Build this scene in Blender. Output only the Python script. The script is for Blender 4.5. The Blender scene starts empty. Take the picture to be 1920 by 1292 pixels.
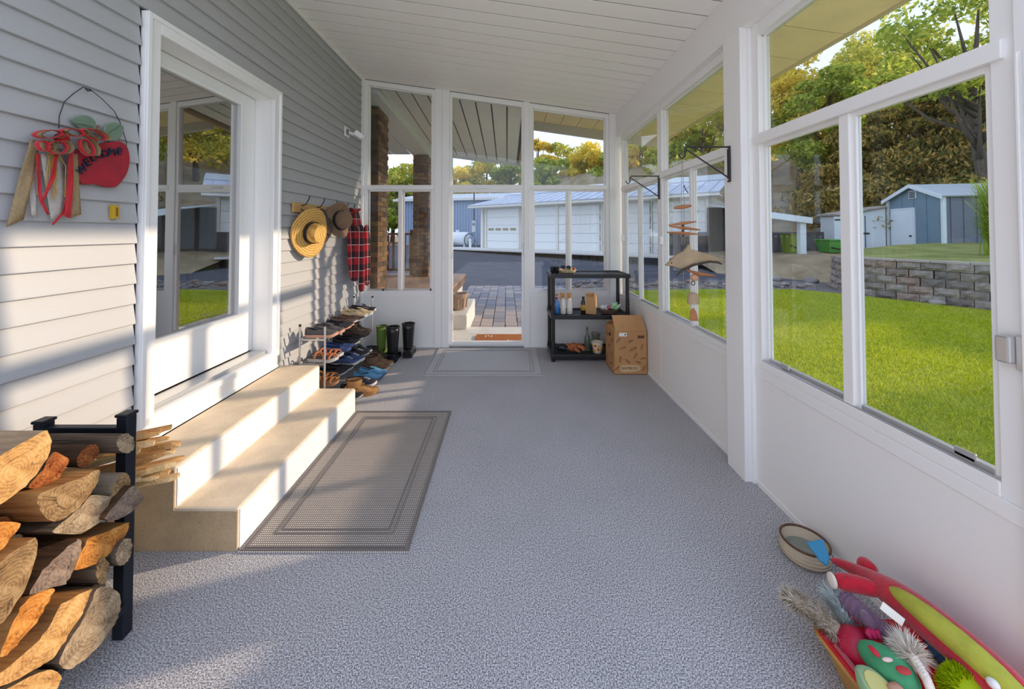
import bpy, bmesh, math, random
import numpy as np
from mathutils import Vector, Matrix, Euler
R = math.radians
scene = bpy.context.scene
col = scene.collection
random.seed(7)

# ---------------------------------------------------------------- camera
F, PU, PV, TH, H = 705.0, 950.0, 420.4, R(1.19), 1.5      # focal length, principal point (px), pitch, eye height
cam_d = bpy.data.cameras.new('camera')
cam = bpy.data.objects.new('camera', cam_d)
col.objects.link(cam)
cam.location = (0, 0, H)
cam.rotation_euler = (R(90) + TH, 0, 0)
cam_d.sensor_width = 36
cam_d.lens = 36 * F / 1920
cam_d.shift_x = (960 - PU) / 1920
cam_d.shift_y = -(646 - PV) / 1920
cam_d.clip_start = 0.05
cam_d.clip_end = 500
scene.camera = cam

# ---------------------------------------------------------------- sky and sun
SUN_AZ, SUN_EL = R(18), R(17)                              # from +X (right) turned towards +Y, and up
world = bpy.data.worlds.new('sky')
scene.world = world
world.use_nodes = True
wn, wl = world.node_tree.nodes, world.node_tree.links
bg = wn['Background']
tc = wn.new('ShaderNodeTexCoord')
sep = wn.new('ShaderNodeSeparateXYZ')
wl.new(tc.outputs['Generated'], sep.inputs[0])
ramp = wn.new('ShaderNodeValToRGB')                        # clear late-afternoon sky, a little paler towards the horizon all round
ramp.color_ramp.elements[0].position = 0.0
ramp.color_ramp.elements[0].color = (0.38, 0.60, 0.96, 1)
ramp.color_ramp.elements[1].position = 0.8
ramp.color_ramp.elements[1].color = (0.32, 0.52, 0.94, 1)
e = ramp.color_ramp.elements.new(0.25)
e.color = (0.42, 0.62, 0.96, 1)
wl.new(sep.outputs['Z'], ramp.inputs[0])
cl = wn.new('ShaderNodeTexNoise')
cl.inputs['Scale'].default_value = 2.6
cl.inputs['Detail'].default_value = 6
wl.new(tc.outputs['Generated'], cl.inputs['Vector'])
clr = wn.new('ShaderNodeValToRGB')
clr.color_ramp.elements[0].position = 0.54
clr.color_ramp.elements[0].color = (0, 0, 0, 1)
clr.color_ramp.elements[1].position = 0.80
clr.color_ramp.elements[1].color = (0.6, 0.6, 0.6, 1)
wl.new(cl.outputs['Fac'], clr.inputs[0])
mx = wn.new('ShaderNodeMixRGB')
wl.new(clr.outputs[0], mx.inputs[0])
wl.new(ramp.outputs[0], mx.inputs[1])
mx.inputs[2].default_value = (0.95, 0.97, 1.0, 1)
wl.new(mx.outputs[0], bg.inputs['Color'])
bg.inputs['Strength'].default_value = 0.66

sun_d = bpy.data.lights.new('sun', 'SUN')
sun = bpy.data.objects.new('sun', sun_d)
col.objects.link(sun)
sd = Vector((math.cos(SUN_EL) * math.cos(SUN_AZ), math.cos(SUN_EL) * math.sin(SUN_AZ), math.sin(SUN_EL)))
sun.rotation_euler = (-sd).to_track_quat('-Z', 'Y').to_euler()
sun.location = (20, 7, 12)
sun_d.energy = 1.3
sun_d.color = (1.0, 0.94, 0.85)
sun_d.angle = R(1.0)

vs = scene.view_settings
vs.view_transform = 'Standard'
vs.look = 'None'
vs.gamma = 1
vs.use_curve_mapping = False
vs.exposure = 1.98
vs.use_white_balance = True
vs.white_balance_temperature = 9100
vs.white_balance_tint = 19
scene.cycles.max_bounces = 10
scene.cycles.diffuse_bounces = 6
scene.cycles.transparent_max_bounces = 24
scene.cycles.glossy_bounces = 4
scene.cycles.sample_clamp_indirect = 6
scene.cycles.caustics_reflective = False
scene.cycles.caustics_refractive = False

# ---------------------------------------------------------------- helpers
def ray(u, v):
    a, b = (u - PU) / F, -(v - PV) / F
    return Vector((a, math.cos(TH) - b * math.sin(TH), math.sin(TH) + b * math.cos(TH)))
def onY(u, v, Y):
    r = ray(u, v); t = Y / r.y
    return Vector((r.x * t, Y, H + r.z * t))
def onX(u, v, X):
    r = ray(u, v); t = X / r.x
    return Vector((X, r.y * t, H + r.z * t))
def onZ(u, v, Z):
    r = ray(u, v); t = (Z - H) / r.z
    return Vector((r.x * t, r.y * t, Z))

def lin(c):
    return c / 12.92 if c <= 0.04045 else ((c + 0.055) / 1.055) ** 2.4
def RGB(r, g, b):
    return (lin(r / 255), lin(g / 255), lin(b / 255), 1)
def scl(c, k):
    return (min(1, c[0] * k), min(1, c[1] * k), min(1, c[2] * k), 1)

def world_of(o):
    if o is None:
        return Matrix.Identity(4)
    if o.parent:
        return world_of(o.parent) @ o.matrix_parent_inverse @ o.matrix_basis
    return o.matrix_basis.copy()

def put(o, parent=None):
    col.objects.link(o)
    if parent:
        o.parent = parent
        o.matrix_parent_inverse = world_of(parent).inverted()
    return o
def tag(o, label=None, cat=None, group=None, kind=None):
    if label: o['label'] = label
    if cat: o['category'] = cat
    if group: o['group'] = group
    if kind: o['kind'] = kind
    return o
def empty(name, loc=(0, 0, 0), rz=0):
    o = bpy.data.objects.new(name, None)
    o.empty_display_size = 0.05
    o.location = loc
    o.rotation_euler = (0, 0, rz)
    col.objects.link(o)
    return o
def thing(name, label, cat, loc=(0, 0, 0), rz=0, group=None):
    return tag(empty(name, loc, rz), label, cat, group)
def kids(o):
    return [c for c in bpy.data.objects if c.parent == o]
def copy_tree(o, parent=None):
    c = o.copy()
    col.objects.link(c)
    c.parent = parent
    for ch in list(o.children):
        copy_tree(ch, c)
    return c

class MB:
    """collects faces, then links them as ONE mesh object"""
    def __init__(s):
        s.v, s.f, s.m, s.cur = [], [], [], 0
    def add(s, vs_, fs, M=None):
        n = len(s.v)
        for p in vs_:
            p = Vector(p)
            s.v.append(tuple(M @ p) if M is not None else tuple(p))
        for f in fs:
            s.f.append(tuple(i + n for i in f)); s.m.append(s.cur)
        return s
    def box(s, x0, x1, y0, y1, z0, z1, M=None):
        vs_ = [(x0, y0, z0), (x1, y0, z0), (x1, y1, z0), (x0, y1, z0), (x0, y0, z1), (x1, y0, z1), (x1, y1, z1), (x0, y1, z1)]
        return s.add(vs_, [(3, 2, 1, 0), (4, 5, 6, 7), (0, 1, 5, 4), (1, 2, 6, 5), (2, 3, 7, 6), (3, 0, 4, 7)], M)
    def hexa(s, vs_, M=None):
        return s.add(vs_, [(3, 2, 1, 0), (4, 5, 6, 7), (0, 1, 5, 4), (1, 2, 6, 5), (2, 3, 7, 6), (3, 0, 4, 7)], M)
    def prism(s, poly, h0, h1, M=None):
        """polygon in local XY (counter-clockwise) from z=h0 to z=h1"""
        n = len(poly)
        vs_ = [(p[0], p[1], h0) for p in poly] + [(p[0], p[1], h1) for p in poly]
        fs = [tuple(range(n - 1, -1, -1)), tuple(range(n, 2 * n))]
        fs += [(i, (i + 1) % n, n + (i + 1) % n, n + i) for i in range(n)]
        return s.add(vs_, fs, M)
    def rings(s, rs, caps=True, closed=True, M=None):
        """loft through a list of equal-length rings"""
        n = len(rs[0])
        vs_ = [p for r in rs for p in r]
        fs = []
        m = n if closed else n - 1
        for k in range(len(rs) - 1):
            for i in range(m):
                a, b = k * n + i, k * n + (i + 1) % n
                fs.append((a, b, b + n, a + n))
        if caps:
            fs.append(tuple(range(n - 1, -1, -1)))
            fs.append(tuple((len(rs) - 1) * n + i for i in range(n)))
        return s.add(vs_, fs, M)
    def tube(s, pts, r, n=8, caps=True, M=None, squash=1.0):
        pts = [Vector(p) for p in pts]
        rs = r if isinstance(r, (list, tuple)) else [r] * len(pts)
        out, prev = [], None
        for k, p in enumerate(pts):
            t = (pts[min(k + 1, len(pts) - 1)] - pts[max(k - 1, 0)]).normalized()
            if prev is None:
                a = Vector((0, 0, 1)) if abs(t.z) < 0.9 else Vector((1, 0, 0))
                nrm = (a - t * a.dot(t)).normalized()
            else:
                nrm = (prev - t * prev.dot(t)).normalized()
            prev = nrm
            b = t.cross(nrm)
            out.append([p + (nrm * math.cos(2 * math.pi * i / n) * squash + b * math.sin(2 * math.pi * i / n)) * rs[k] for i in range(n)])
        return s.rings(out, caps, True, M)
    def lathe(s, prof, n=24, M=None, caps=True):
        return s.rings([[(r * math.cos(2 * math.pi * i / n), r * math.sin(2 * math.pi * i / n), z) for i in range(n)] for r, z in prof], caps, True, M)
    def ball(s, c, r, n=16, m=10, M=None, rad=None):
        c = Vector(c)
        r = Vector(r) if not isinstance(r, (int, float)) else Vector((r, r, r))
        rr = []
        for k in range(m + 1):
            th = math.pi * (0.02 + 0.96 * k / m)
            ring = []
            for i in range(n):
                ph = 2 * math.pi * i / n
                q = Vector((math.sin(th) * math.cos(ph), math.sin(th) * math.sin(ph), -math.cos(th)))
                k_ = rad(q) if rad else 1
                ring.append(c + Vector((q.x * r.x, q.y * r.y, q.z * r.z)) * k_)
            rr.append(ring)
        return s.rings(rr, True, True, M)
    def grid(s, fn, nu, nv, M=None):
        vs_ = [fn(i / nu, j / nv) for j in range(nv + 1) for i in range(nu + 1)]
        fs = [(j * (nu + 1) + i, j * (nu + 1) + i + 1, (j + 1) * (nu + 1) + i + 1, (j + 1) * (nu + 1) + i) for j in range(nv) for i in range(nu)]
        return s.add(vs_, fs, M)
    def mesh(s, name, mat, smooth=0):
        me = bpy.data.meshes.new(name)
        me.from_pydata(s.v, [], s.f)
        for m in (mat if isinstance(mat, (list, tuple)) else [mat]):
            me.materials.append(m)
        if isinstance(mat, (list, tuple)):
            me.polygons.foreach_set('material_index', s.m)
        if smooth:
            me.polygons.foreach_set('use_smooth', [True] * len(me.polygons))
            if smooth < 180:
                me.set_sharp_from_angle(angle=R(smooth))
        me.update()
        return me
    def build(s, name, mat, parent=None, smooth=0, bevel=0, solid=0, sub=0, fix=True):
        me = s.mesh(name, mat, smooth)
        if fix and len(me.polygons) < 60000:
            bm = bmesh.new(); bm.from_mesh(me)
            bmesh.ops.recalc_face_normals(bm, faces=bm.faces)
            bm.to_mesh(me); bm.free()
        o = bpy.data.objects.new(name, me)
        put(o, parent)
        if solid:
            md = o.modifiers.new('solid', 'SOLIDIFY'); md.thickness = solid; md.offset = 0
        if sub:
            md = o.modifiers.new('sub', 'SUBSURF'); md.levels = sub; md.render_levels = sub
        if bevel:
            md = o.modifiers.new('bevel', 'BEVEL'); md.width = bevel; md.segments = 2; md.limit_method = 'ANGLE'; md.angle_limit = R(40)
        return o
def instance(name, mesh, parent=None, M=None):
    o = bpy.data.objects.new(name, mesh)
    put(o, parent)
    if M is not None:
        o.matrix_basis = M
    return o
def T(x, y, z): return Matrix.Translation((x, y, z))
def RX(a): return Matrix.Rotation(a, 4, 'X')
def RY(a): return Matrix.Rotation(a, 4, 'Y')
def RZ(a): return Matrix.Rotation(a, 4, 'Z')
def S(x, y, z): return Matrix.Diagonal((x, y, z, 1))

# ---------------------------------------------------------------- materials
MATS = {}
def new_mat(name):
    m = bpy.data.materials.new(name)
    m.use_nodes = True
    MATS[name] = m
    n = m.node_tree.nodes
    return m, n, m.node_tree.links, n['Principled BSDF']
def noise(n, l, vec, scale, detail=4, rough=0.55):
    t = n.new('ShaderNodeTexNoise')
    t.inputs['Scale'].default_value = scale
    t.inputs['Detail'].default_value = detail
    t.inputs['Roughness'].default_value = rough
    if vec is not None: l.new(vec, t.inputs['Vector'])
    return t
def ramp2(n, l, fac, stops):
    r = n.new('ShaderNodeValToRGB')
    el = r.color_ramp.elements
    el[0].position, el[0].color = stops[0]
    el[1].position, el[1].color = stops[-1]
    for p, c in stops[1:-1]:
        q = el.new(p); q.color = c
    l.new(fac, r.inputs[0])
    return r
def bump(n, l, h, bs, strength, dist=0.01):
    b = n.new('ShaderNodeBump')
    b.inputs['Strength'].default_value = strength
    b.inputs['Distance'].default_value = dist
    l.new(h, b.inputs['Height'])
    l.new(b.outputs[0], bs.inputs['Normal'])
    return b
def coords(n, l, scale=(1, 1, 1), kind='Object', rot=(0, 0, 0)):
    t = n.new('ShaderNodeTexCoord')
    mp = n.new('ShaderNodeMapping')
    mp.inputs['Scale'].default_value = scale
    mp.inputs['Rotation'].default_value = rot
    l.new(t.outputs[kind], mp.inputs[0])
    return mp.outputs[0]
def mat(name, c, rough=0.6, metal=0.0, var=0.0, vscale=6, bmp=0.0, bscale=80, c2=None, stretch=(1, 1, 1), spec=0.5, sheen=0, coat=0, bdist=0.005):
    if name in MATS: return MATS[name]
    m, n, l, bs = new_mat(name)
    bs.inputs['Roughness'].default_value = rough
    bs.inputs['Metallic'].default_value = metal
    bs.inputs['Specular IOR Level'].default_value = spec
    bs.inputs['Sheen Weight'].default_value = sheen
    bs.inputs['Coat Weight'].default_value = coat
    bs.inputs['Base Color'].default_value = c
    if var or c2 or bmp:
        vec = coords(n, l, stretch)
        if var or c2:
            t = noise(n, l, vec, vscale, 5)
            a, b = (c, c2) if c2 else (scl(c, 1 - var), scl(c, 1 + var))
            r = ramp2(n, l, t.outputs['Fac'], [(0.32, a), (0.68, b)])
            l.new(r.outputs[0], bs.inputs['Base Color'])
        if bmp:
            t2 = noise(n, l, vec, bscale, 3)
            bump(n, l, t2.outputs['Fac'], bs, bmp, bdist)
    return m
def glass_mat(name, tint=(0.86, 0.88, 0.885, 1), ior=1.45, floor_refl=0.0, rough=0.0):
    m, n, l, bs = new_mat(name)
    n.remove(bs)
    out = n['Material Output']
    tr = n.new('ShaderNodeBsdfTransparent'); tr.inputs[0].default_value = tint
    gl = n.new('ShaderNodeBsdfGlossy'); gl.inputs['Roughness'].default_value = rough
    # Schlick reflectance that is the same on both faces of the thin pane
    f0 = ((ior - 1) / (ior + 1)) ** 2
    geo = n.new('ShaderNodeNewGeometry')
    dot = n.new('ShaderNodeVectorMath'); dot.operation = 'DOT_PRODUCT'
    l.new(geo.outputs['Incoming'], dot.inputs[0]); l.new(geo.outputs['Normal'], dot.inputs[1])
    ab = n.new('ShaderNodeMath'); ab.operation = 'ABSOLUTE'; l.new(dot.outputs['Value'], ab.inputs[0])
    om = n.new('ShaderNodeMath'); om.operation = 'SUBTRACT'; om.inputs[0].default_value = 1; l.new(ab.outputs[0], om.inputs[1])
    pw = n.new('ShaderNodeMath'); pw.operation = 'POWER'; pw.inputs[1].default_value = 5; l.new(om.outputs[0], pw.inputs[0])
    ml = n.new('ShaderNodeMath'); ml.operation = 'MULTIPLY_ADD'; ml.inputs[1].default_value = 1 - f0; ml.inputs[2].default_value = f0; l.new(pw.outputs[0], ml.inputs[0])
    mth = n.new('ShaderNodeMath'); mth.operation = 'MAXIMUM'; mth.inputs[1].default_value = floor_refl
    l.new(ml.outputs[0], mth.inputs[0])
    mixs = n.new('ShaderNodeMixShader')
    l.new(mth.outputs[0], mixs.inputs[0])
    l.new(tr.outputs[0], mixs.inputs[1]); l.new(gl.outputs[0], mixs.inputs[2])
    l.new(mixs.outputs[0], out.inputs[0])
    return m
# ================================================================ the room
XL, XR, YE, YB = -1.90, 1.49, 4.92, 1.0                   # house wall, window wall, end wall, near end, roof and window wall cut off here to let skylight in
def ceil_z(x): return 3.52 - 0.143 * (x - XL)

m_white = mat('white_vinyl', RGB(242, 242, 241), 0.38, bmp=0.04, bscale=25)
m_trim = mat('white_trim', RGB(244, 244, 243), 0.35)
m_panel = mat('white_panel', RGB(241, 240, 238), 0.5, bmp=0.35, bscale=260, bdist=0.002)
m_siding = mat('grey_siding', RGB(180, 181, 183), 0.5, bmp=0.25, bscale=30, stretch=(14, 0.6, 14), bdist=0.002)
m_ceil = mat('ceiling_board', RGB(250, 248, 245), 0.5)
m_alu = mat('aluminium', RGB(205, 206, 208), 0.3, metal=0.75)
m_gap = mat('dark_gap', RGB(60, 60, 60), 0.9)
m_dark = mat('dark_metal', RGB(38, 42, 48), 0.45, metal=0.4)
m_glass = glass_mat('window_glass')
m_doorglass = glass_mat('coated_door_glass', (0.75, 0.74, 0.72, 1), 1.6, 0.68)

def carpet_mat():
    m, n, l, bs = new_mat('carpet_grey')
    vec = coords(n, l)
    a = noise(n, l, vec, 190, 2, 0.8)
    b = noise(n, l, vec, 2.2, 3)
    r = ramp2(n, l, a.outputs['Fac'], [(0.40, RGB(112, 110, 112)), (0.5, RGB(182, 180, 183)), (0.62, RGB(240, 238, 240))])
    mx_ = n.new('ShaderNodeMixRGB'); mx_.blend_type = 'MULTIPLY'; mx_.inputs[0].default_value = 0.35
    r2 = ramp2(n, l, b.outputs['Fac'], [(0.3, (0.75, 0.75, 0.76, 1)), (0.7, (1, 1, 1, 1))])
    l.new(r.outputs[0], mx_.inputs[1]); l.new(r2.outputs[0], mx_.inputs[2])
    l.new(mx_.outputs[0], bs.inputs['Base Color'])
    bs.inputs['Roughness'].default_value = 0.95
    bs.inputs['Specular IOR Level'].default_value = 0.1
    bump(n, l, a.outputs['Fac'], bs, 0.9, 0.006)
    return m
m_carpet = carpet_mat()

floor = MB().box(XL - 0.12, XR + 0.06, 0.75, YE + 0.06, -0.12, 0.0).build('floor', m_carpet)
tag(floor, 'blue-grey flecked low pile carpet covering the porch floor', kind='structure')

# ---- ceiling: boards running down the slope, joints open to a backing coloured dark as groove shade
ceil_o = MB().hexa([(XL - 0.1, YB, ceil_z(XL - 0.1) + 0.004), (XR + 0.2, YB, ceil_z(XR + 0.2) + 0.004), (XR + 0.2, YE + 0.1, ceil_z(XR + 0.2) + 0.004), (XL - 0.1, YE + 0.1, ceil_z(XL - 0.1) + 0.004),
                    (XL - 0.1, YB, ceil_z(XL - 0.1) + 0.12), (XR + 0.2, YB, ceil_z(XR + 0.2) + 0.12), (XR + 0.2, YE + 0.1, ceil_z(XR + 0.2) + 0.12), (XL - 0.1, YE + 0.1, ceil_z(XL - 0.1) + 0.12)]).build('ceiling', mat('ceiling_joint_shade', RGB(84, 82, 80), 0.8))
tag(ceil_o, 'white boarded ceiling sloping down to the window side', kind='structure')
BW = 0.1735
x0, x1 = XL, XR + 0.05
z0, z1 = ceil_z(x0), ceil_z(x1)
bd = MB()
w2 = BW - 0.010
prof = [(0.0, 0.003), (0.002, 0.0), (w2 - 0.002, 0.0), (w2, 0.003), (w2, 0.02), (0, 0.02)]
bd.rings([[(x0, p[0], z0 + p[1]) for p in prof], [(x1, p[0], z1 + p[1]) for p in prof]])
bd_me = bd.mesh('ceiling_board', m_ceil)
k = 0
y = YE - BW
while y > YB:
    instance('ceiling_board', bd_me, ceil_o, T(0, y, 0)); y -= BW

# ---- house wall: lap siding, board by board
DY0, DY1, DZ0, DZ1 = 1.94, 3.115, 0.39, 2.66               # outer edges of the door casing, bottom kickboard to head
wall_left = MB()
wall_left.box(XL - 0.12, XL - 0.012, -1.2, DY0 + 0.05, 0, 3.62).box(XL - 0.12, XL - 0.012, DY1 - 0.05, YE + 0.06, 0, 3.62).box(XL - 0.12, XL - 0.012, DY0 + 0.05, DY1 - 0.05, DZ1 - 0.05, 3.62).box(XL - 0.12, XL - 0.012, DY0 + 0.05, DY1 - 0.05, 0, 0.48)
wall_left = wall_left.build('wall_left', m_gap)
tag(wall_left, 'house wall clad in pale grey lap siding', kind='structure')
CE = 0.1026
_sid = {}
def siding(y0, y1, z, h=CE):
    key = (round(y0, 3), round(y1, 3), round(h, 3))
    if key not in _sid:
        pr = [(-0.012, 0), (0.006, 0), (0.008, 0.003), (0.007, 0.012), (-0.008, h + 0.006), (-0.012, h + 0.006)]
        _sid[key] = MB().rings([[(XL + p[0], y0, p[1]) for p in pr], [(XL + p[0], y1, p[1]) for p in pr]]).mesh('siding_board', m_siding)
    instance('siding_board', _sid[key], wall_left, T(0, 0, z))
random.seed(3)
for i in range(35):
    z = 0.005 + i * CE
    if z > 3.50: break
    h = CE
    if z < DZ1 - 0.02:
        siding(-1.2, DY0 - 0.012, z, h)
        siding(DY1 + 0.006, YE - 0.02, z, h)
    else:
        j = [2.72, 4.1, 1.2, 3.3][i % 4] if i % 2 else None
        if j:
            siding(-1.2, j, z, h); siding(j + 0.004, YE - 0.02, z, h)
        else:
            siding(-1.2, YE - 0.02, z, h)
trim_1 = MB().box(XL, XL + 0.03, YE - 0.04, YE, 0, ceil_z(XL)).build('trim_1', m_white)
tag(trim_1, 'narrow white corner strip beside the end window', kind='structure')
o = MB().box(XL, XL + 0.02, YB, YE, ceil_z(XL) - 0.035, ceil_z(XL) - 0.004).build('trim_2', m_white)
tag(o, 'thin strip between siding and ceiling', kind='structure')

# ---- house door with glass, casing, jambs and sill
door = empty('door_1', (XL, (DY0 + DY1) / 2, 0.5))
tag(door, 'white house door with one tall glass pane and moulded casing', kind='structure')
CW = 0.085
def casing(a, parent):      # two-step moulding
    a.build('casing', m_trim, parent, bevel=0.004)
casing(MB().box(XL - 0.01, XL + 0.022, DY0, DY0 + CW, DZ0 + 0.1, DZ1), door)
casing(MB().box(XL - 0.01, XL + 0.022, DY1 - CW, DY1, DZ0 + 0.1, DZ1), door)
casing(MB().box(XL - 0.01, XL + 0.022, DY0 + CW, DY1 - CW, DZ1 - CW, DZ1), door)
for a in (MB().box(XL + 0.02, XL + 0.034, DY0, DY0 + 0.025, DZ0 + 0.1, DZ1), MB().box(XL + 0.02, XL + 0.034, DY1 - 0.025, DY1, DZ0 + 0.1, DZ1), MB().box(XL + 0.02, XL + 0.034, DY0 + 0.025, DY1 - 0.025, DZ1 - 0.025, DZ1)):
    a.build('casing_bead', m_trim, door, bevel=0.004)
for a in (MB().box(XL - 0.16, XL - 0.01, DY0 + CW - 0.03, DY0 + CW, 0.5, DZ1 - CW), MB().box(XL - 0.16, XL - 0.01, DY1 - CW, DY1 - CW + 0.03, 0.5, DZ1 - CW), MB().box(XL - 0.16, XL - 0.01, DY0 + CW, DY1 - CW, DZ1 - CW, DZ1 - CW + 0.03)):
    a.build('jamb', m_trim, door)
MB().box(XL - 0.16, XL + 0.03, DY0 + 0.01, DY1 - 0.01, 0.49, 0.53).build('sill', m_trim, door, bevel=0.006)
MB().box(XL - 0.14, XL - 0.02, DY0 + CW, DY1 - CW, 0.53, 0.555).build('threshold', m_alu, door, bevel=0.006)
MB().box(XL - 0.01, XL + 0.018, DY0 - 0.02, DY1 + 0.0, 0.39, 0.49).build('kickboard', m_trim, door)
MB().box(XL - 0.01, XL + 0.026, DY0 - 0.02, DY1 + 0.0, 0.392, 0.412).build('kickboard_bead', m_trim, door, bevel=0.005)
XD = XL - 0.137                                             # face of the leaf
la, lb, lz0, lz1 = DY0 + CW + 0.004, DY1 - CW - 0.004, 0.562, DZ1 - CW - 0.004
ga, gb, gz0, gz1 = 2.165, 2.86, 0.875, 2.475
leaf = empty('door_leaf'); leaf.parent = door; leaf.matrix_parent_inverse = world_of(door).inverted()
MB().box(XD - 0.045, XD, la, ga - 0.02, lz0, lz1).build('stile', m_trim, leaf, bevel=0.003)
MB().box(XD - 0.045, XD, gb + 0.02, lb, lz0, lz1).build('stile', m_trim, leaf, bevel=0.003)
MB().box(XD - 0.045, XD, ga - 0.02, gb + 0.02, lz0, gz0 - 0.02).build('bottom_rail', m_trim, leaf, bevel=0.003)
MB().box(XD - 0.045, XD, ga - 0.02, gb + 0.02, gz1 + 0.02, lz1).build('top_rail', m_trim, leaf, bevel=0.003)
for a in (MB().box(XD - 0.03, XD + 0.012, ga - 0.022, ga + 0.006, gz0 - 0.022, gz1 + 0.022), MB().box(XD - 0.03, XD + 0.012, gb - 0.006, gb + 0.022, gz0 - 0.022, gz1 + 0.022),
          MB().box(XD - 0.03, XD + 0.012, ga + 0.006, gb - 0.006, gz0 - 0.022, gz0 + 0.006), MB().box(XD - 0.03, XD + 0.012, ga + 0.006, gb - 0.006, gz1 - 0.006, gz1 + 0.022)):
    a.build('glazing_bead', m_trim, leaf, bevel=0.004)
MB().box(XD - 0.026, XD - 0.02, ga, gb, gz0, gz1).build('pane', m_doorglass, leaf)
# dim room behind the door
hall = MB().box(-4.6, -4.5, 0.8, 5.2, 0.5, 3.4).box(-4.5, XL - 0.2, 0.7, 0.8, 0.5, 3.4).box(-4.5, XL - 0.2, 5.2, 5.3, 0.5, 3.4).box(-4.5, XL - 0.2, 0.8, 5.2, 3.3, 3.4)
tag(hall.build('wall_inside', mat('brown_wall', RGB(112, 88, 74), 0.8)), 'dim brown wall of the room behind the door', kind='structure')
tag(MB().box(-4.5, XL - 0.13, 0.8, 5.2, 0.38, 0.49).build('floor_inside', mat('brown_floor', RGB(96, 66, 48), 0.5, var=0.2, stretch=(1, 8, 1))), 'brown floor behind the glass door', kind='structure')

# ---- window units (frame members, sliding sashes, panes)
def window(n, P, a0, a1, z0, ztop, zr, am, label, fw=0.045, mid=0.036, clips=True):
    """P(a, d, z) maps along-wall, depth, height to the place; ztop(a) is the head height"""
    w = empty('window_%d' % n, P(a0, 0, z0))
    tag(w, label, kind='structure')
    def bar(name, a, b, za, zb, d0, d1, m=m_white, bev=0.003, parent=w):
        za = za if callable(za) else (lambda q, v=za: v)
        zb = zb if callable(zb) else (lambda q, v=zb: v)
        return MB().hexa([P(a, d0, za(a)), P(b, d0, za(b)), P(b, d1, za(b)), P(a, d1, za(a)), P(a, d0, zb(a)), P(b, d0, zb(b)), P(b, d1, zb(b)), P(a, d1, zb(a))]).build(name, m, parent, bevel=bev)
    bar('jamb', a0, a0 + fw, z0, ztop, 0, 0.07)
    bar('jamb', a1 - fw, a1, z0, ztop, 0, 0.07)
    bar('head', a0 + fw, a1 - fw, lambda a: ztop(a) - fw - 0.02, ztop, 0, 0.07)
    bar('head_stop', a0 + fw, a1 - fw, lambda a: ztop(a) - fw - 0.034, lambda a: ztop(a) - fw - 0.02, 0.028, 0.062)
    bar('sill', a0 + fw, a1 - fw, z0, z0 + fw * 0.8, -0.004, 0.07)
    bar('rail', a0 + fw * 0.4, a1 - fw * 0.4, zr - 0.03, zr + 0.03, -0.012, 0.06)
    for s in (a0 + fw, a1 - fw - 0.014):
        bar('stop', s, s + 0.014, zr + 0.03, lambda a: ztop(a) - fw, 0.028, 0.062)
    bar('transom_pane', a0 + fw, a1 - fw, zr + 0.03, lambda a: ztop(a) - fw, 0.043, 0.047, m_glass, 0)
    b0, b1, c0, c1 = a0 + fw, a1 - fw, z0 + fw * 0.8, zr - 0.03
    bar('mullion', am - mid / 2, am + mid / 2, c0, c1, 0.0, 0.05)
    for (s0, s1, dd) in ((b0, am - mid / 2, 0.022), (am + mid / 2, b1, 0.036)):
        t = 0.022
        bar('sash_stile', s0, s0 + t, c0, c1, dd - 0.01, dd + 0.014, m_alu if am < 0 else m_white, 0.002)
        bar('sash_stile', s1 - t, s1, c0, c1, dd - 0.01, dd + 0.014, m_white, 0.002)
        bar('sash_rail', s0 + t, s1 - t, c0, c0 + t, dd - 0.01, dd + 0.014, m_alu, 0.002)
        bar('sash_rail', s0 + t, s1 - t, c1 - t, c1, dd - 0.01, dd + 0.014, m_white, 0.002)
        bar('sash_pane', s0 + t, s1 - t, c0 + t, c1 - t, dd, dd + 0.004, m_glass, 0)
    bar('track', b0, b1, c0 - 0.012, c0 + 0.006, 0.0, 0.05, m_alu, 0.002)
    return w, bar
PRt = lambda a, d, z: (XR + d, a, z)
PEn = lambda a, d, z: (a, YE + d, z)
flat = lambda z: (lambda a: z)
ZS, ZR_, ZH = 0.70, 2.05, 2.75
w3, bar3 = window(1, PRt, 1.09, 2.27, ZS, flat(ZH), ZR_, 1.655, 'large sliding window facing the lawn and blue shed, nearest in view', 0.06, 0.05)
MB().box(XR - 0.012, XR + 0.012, 1.085, 1.10, 1.10, 1.20).build('latch_plate', m_alu, w3, bevel=0.002)
MB().box(XR - 0.03, XR + 0.0, 1.10, 1.135, 1.115, 1.195).build('latch', m_alu, w3, bevel=0.006)
for yy in (1.22, 2.02):
    MB().box(XR + 0.012, XR + 0.02, yy, yy + 0.06, 0.757, 0.785).build('vent_clip', m_alu, w3, bevel=0.003)
w4, bar4 = window(2, PRt, 2.48, 3.655, ZS, flat(ZH), ZR_, 3.05, 'sliding window behind the hanging dolphin chime')
MB().box(XR - 0.025, XR + 0.02, 2.50, 2.53, 1.10, 1.19).build('latch', m_alu, w4, bevel=0.004)
MB().box(XR - 0.02, XR + 0.02, 3.60, 3.625, 1.38, 1.46).build('latch', m_trim, w4, bevel=0.004)
w5, bar5 = window(3, PRt, 3.665, 4.86, ZS, flat(ZH), ZR_, 4.25, 'sliding window in the far corner behind the black shelf')
MB().box(XR - 0.02, XR + 0.02, 4.80, 4.82, 1.38, 1.46).build('latch', m_trim, w5, bevel=0.004)
wA, _ = window(6, PEn, XL + 0.035, -0.94, ZS, lambda a: ceil_z(a) - 0.002, 2.085, -1.385, 'end window looking out to the brick pillars')
for q in (-1.62, -1.0):
    MB().box(q, q + 0.02, YE - 0.012, YE + 0.0, 0.735, 0.762).build('window_clip', m_dark, wA, bevel=0.002)
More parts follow.
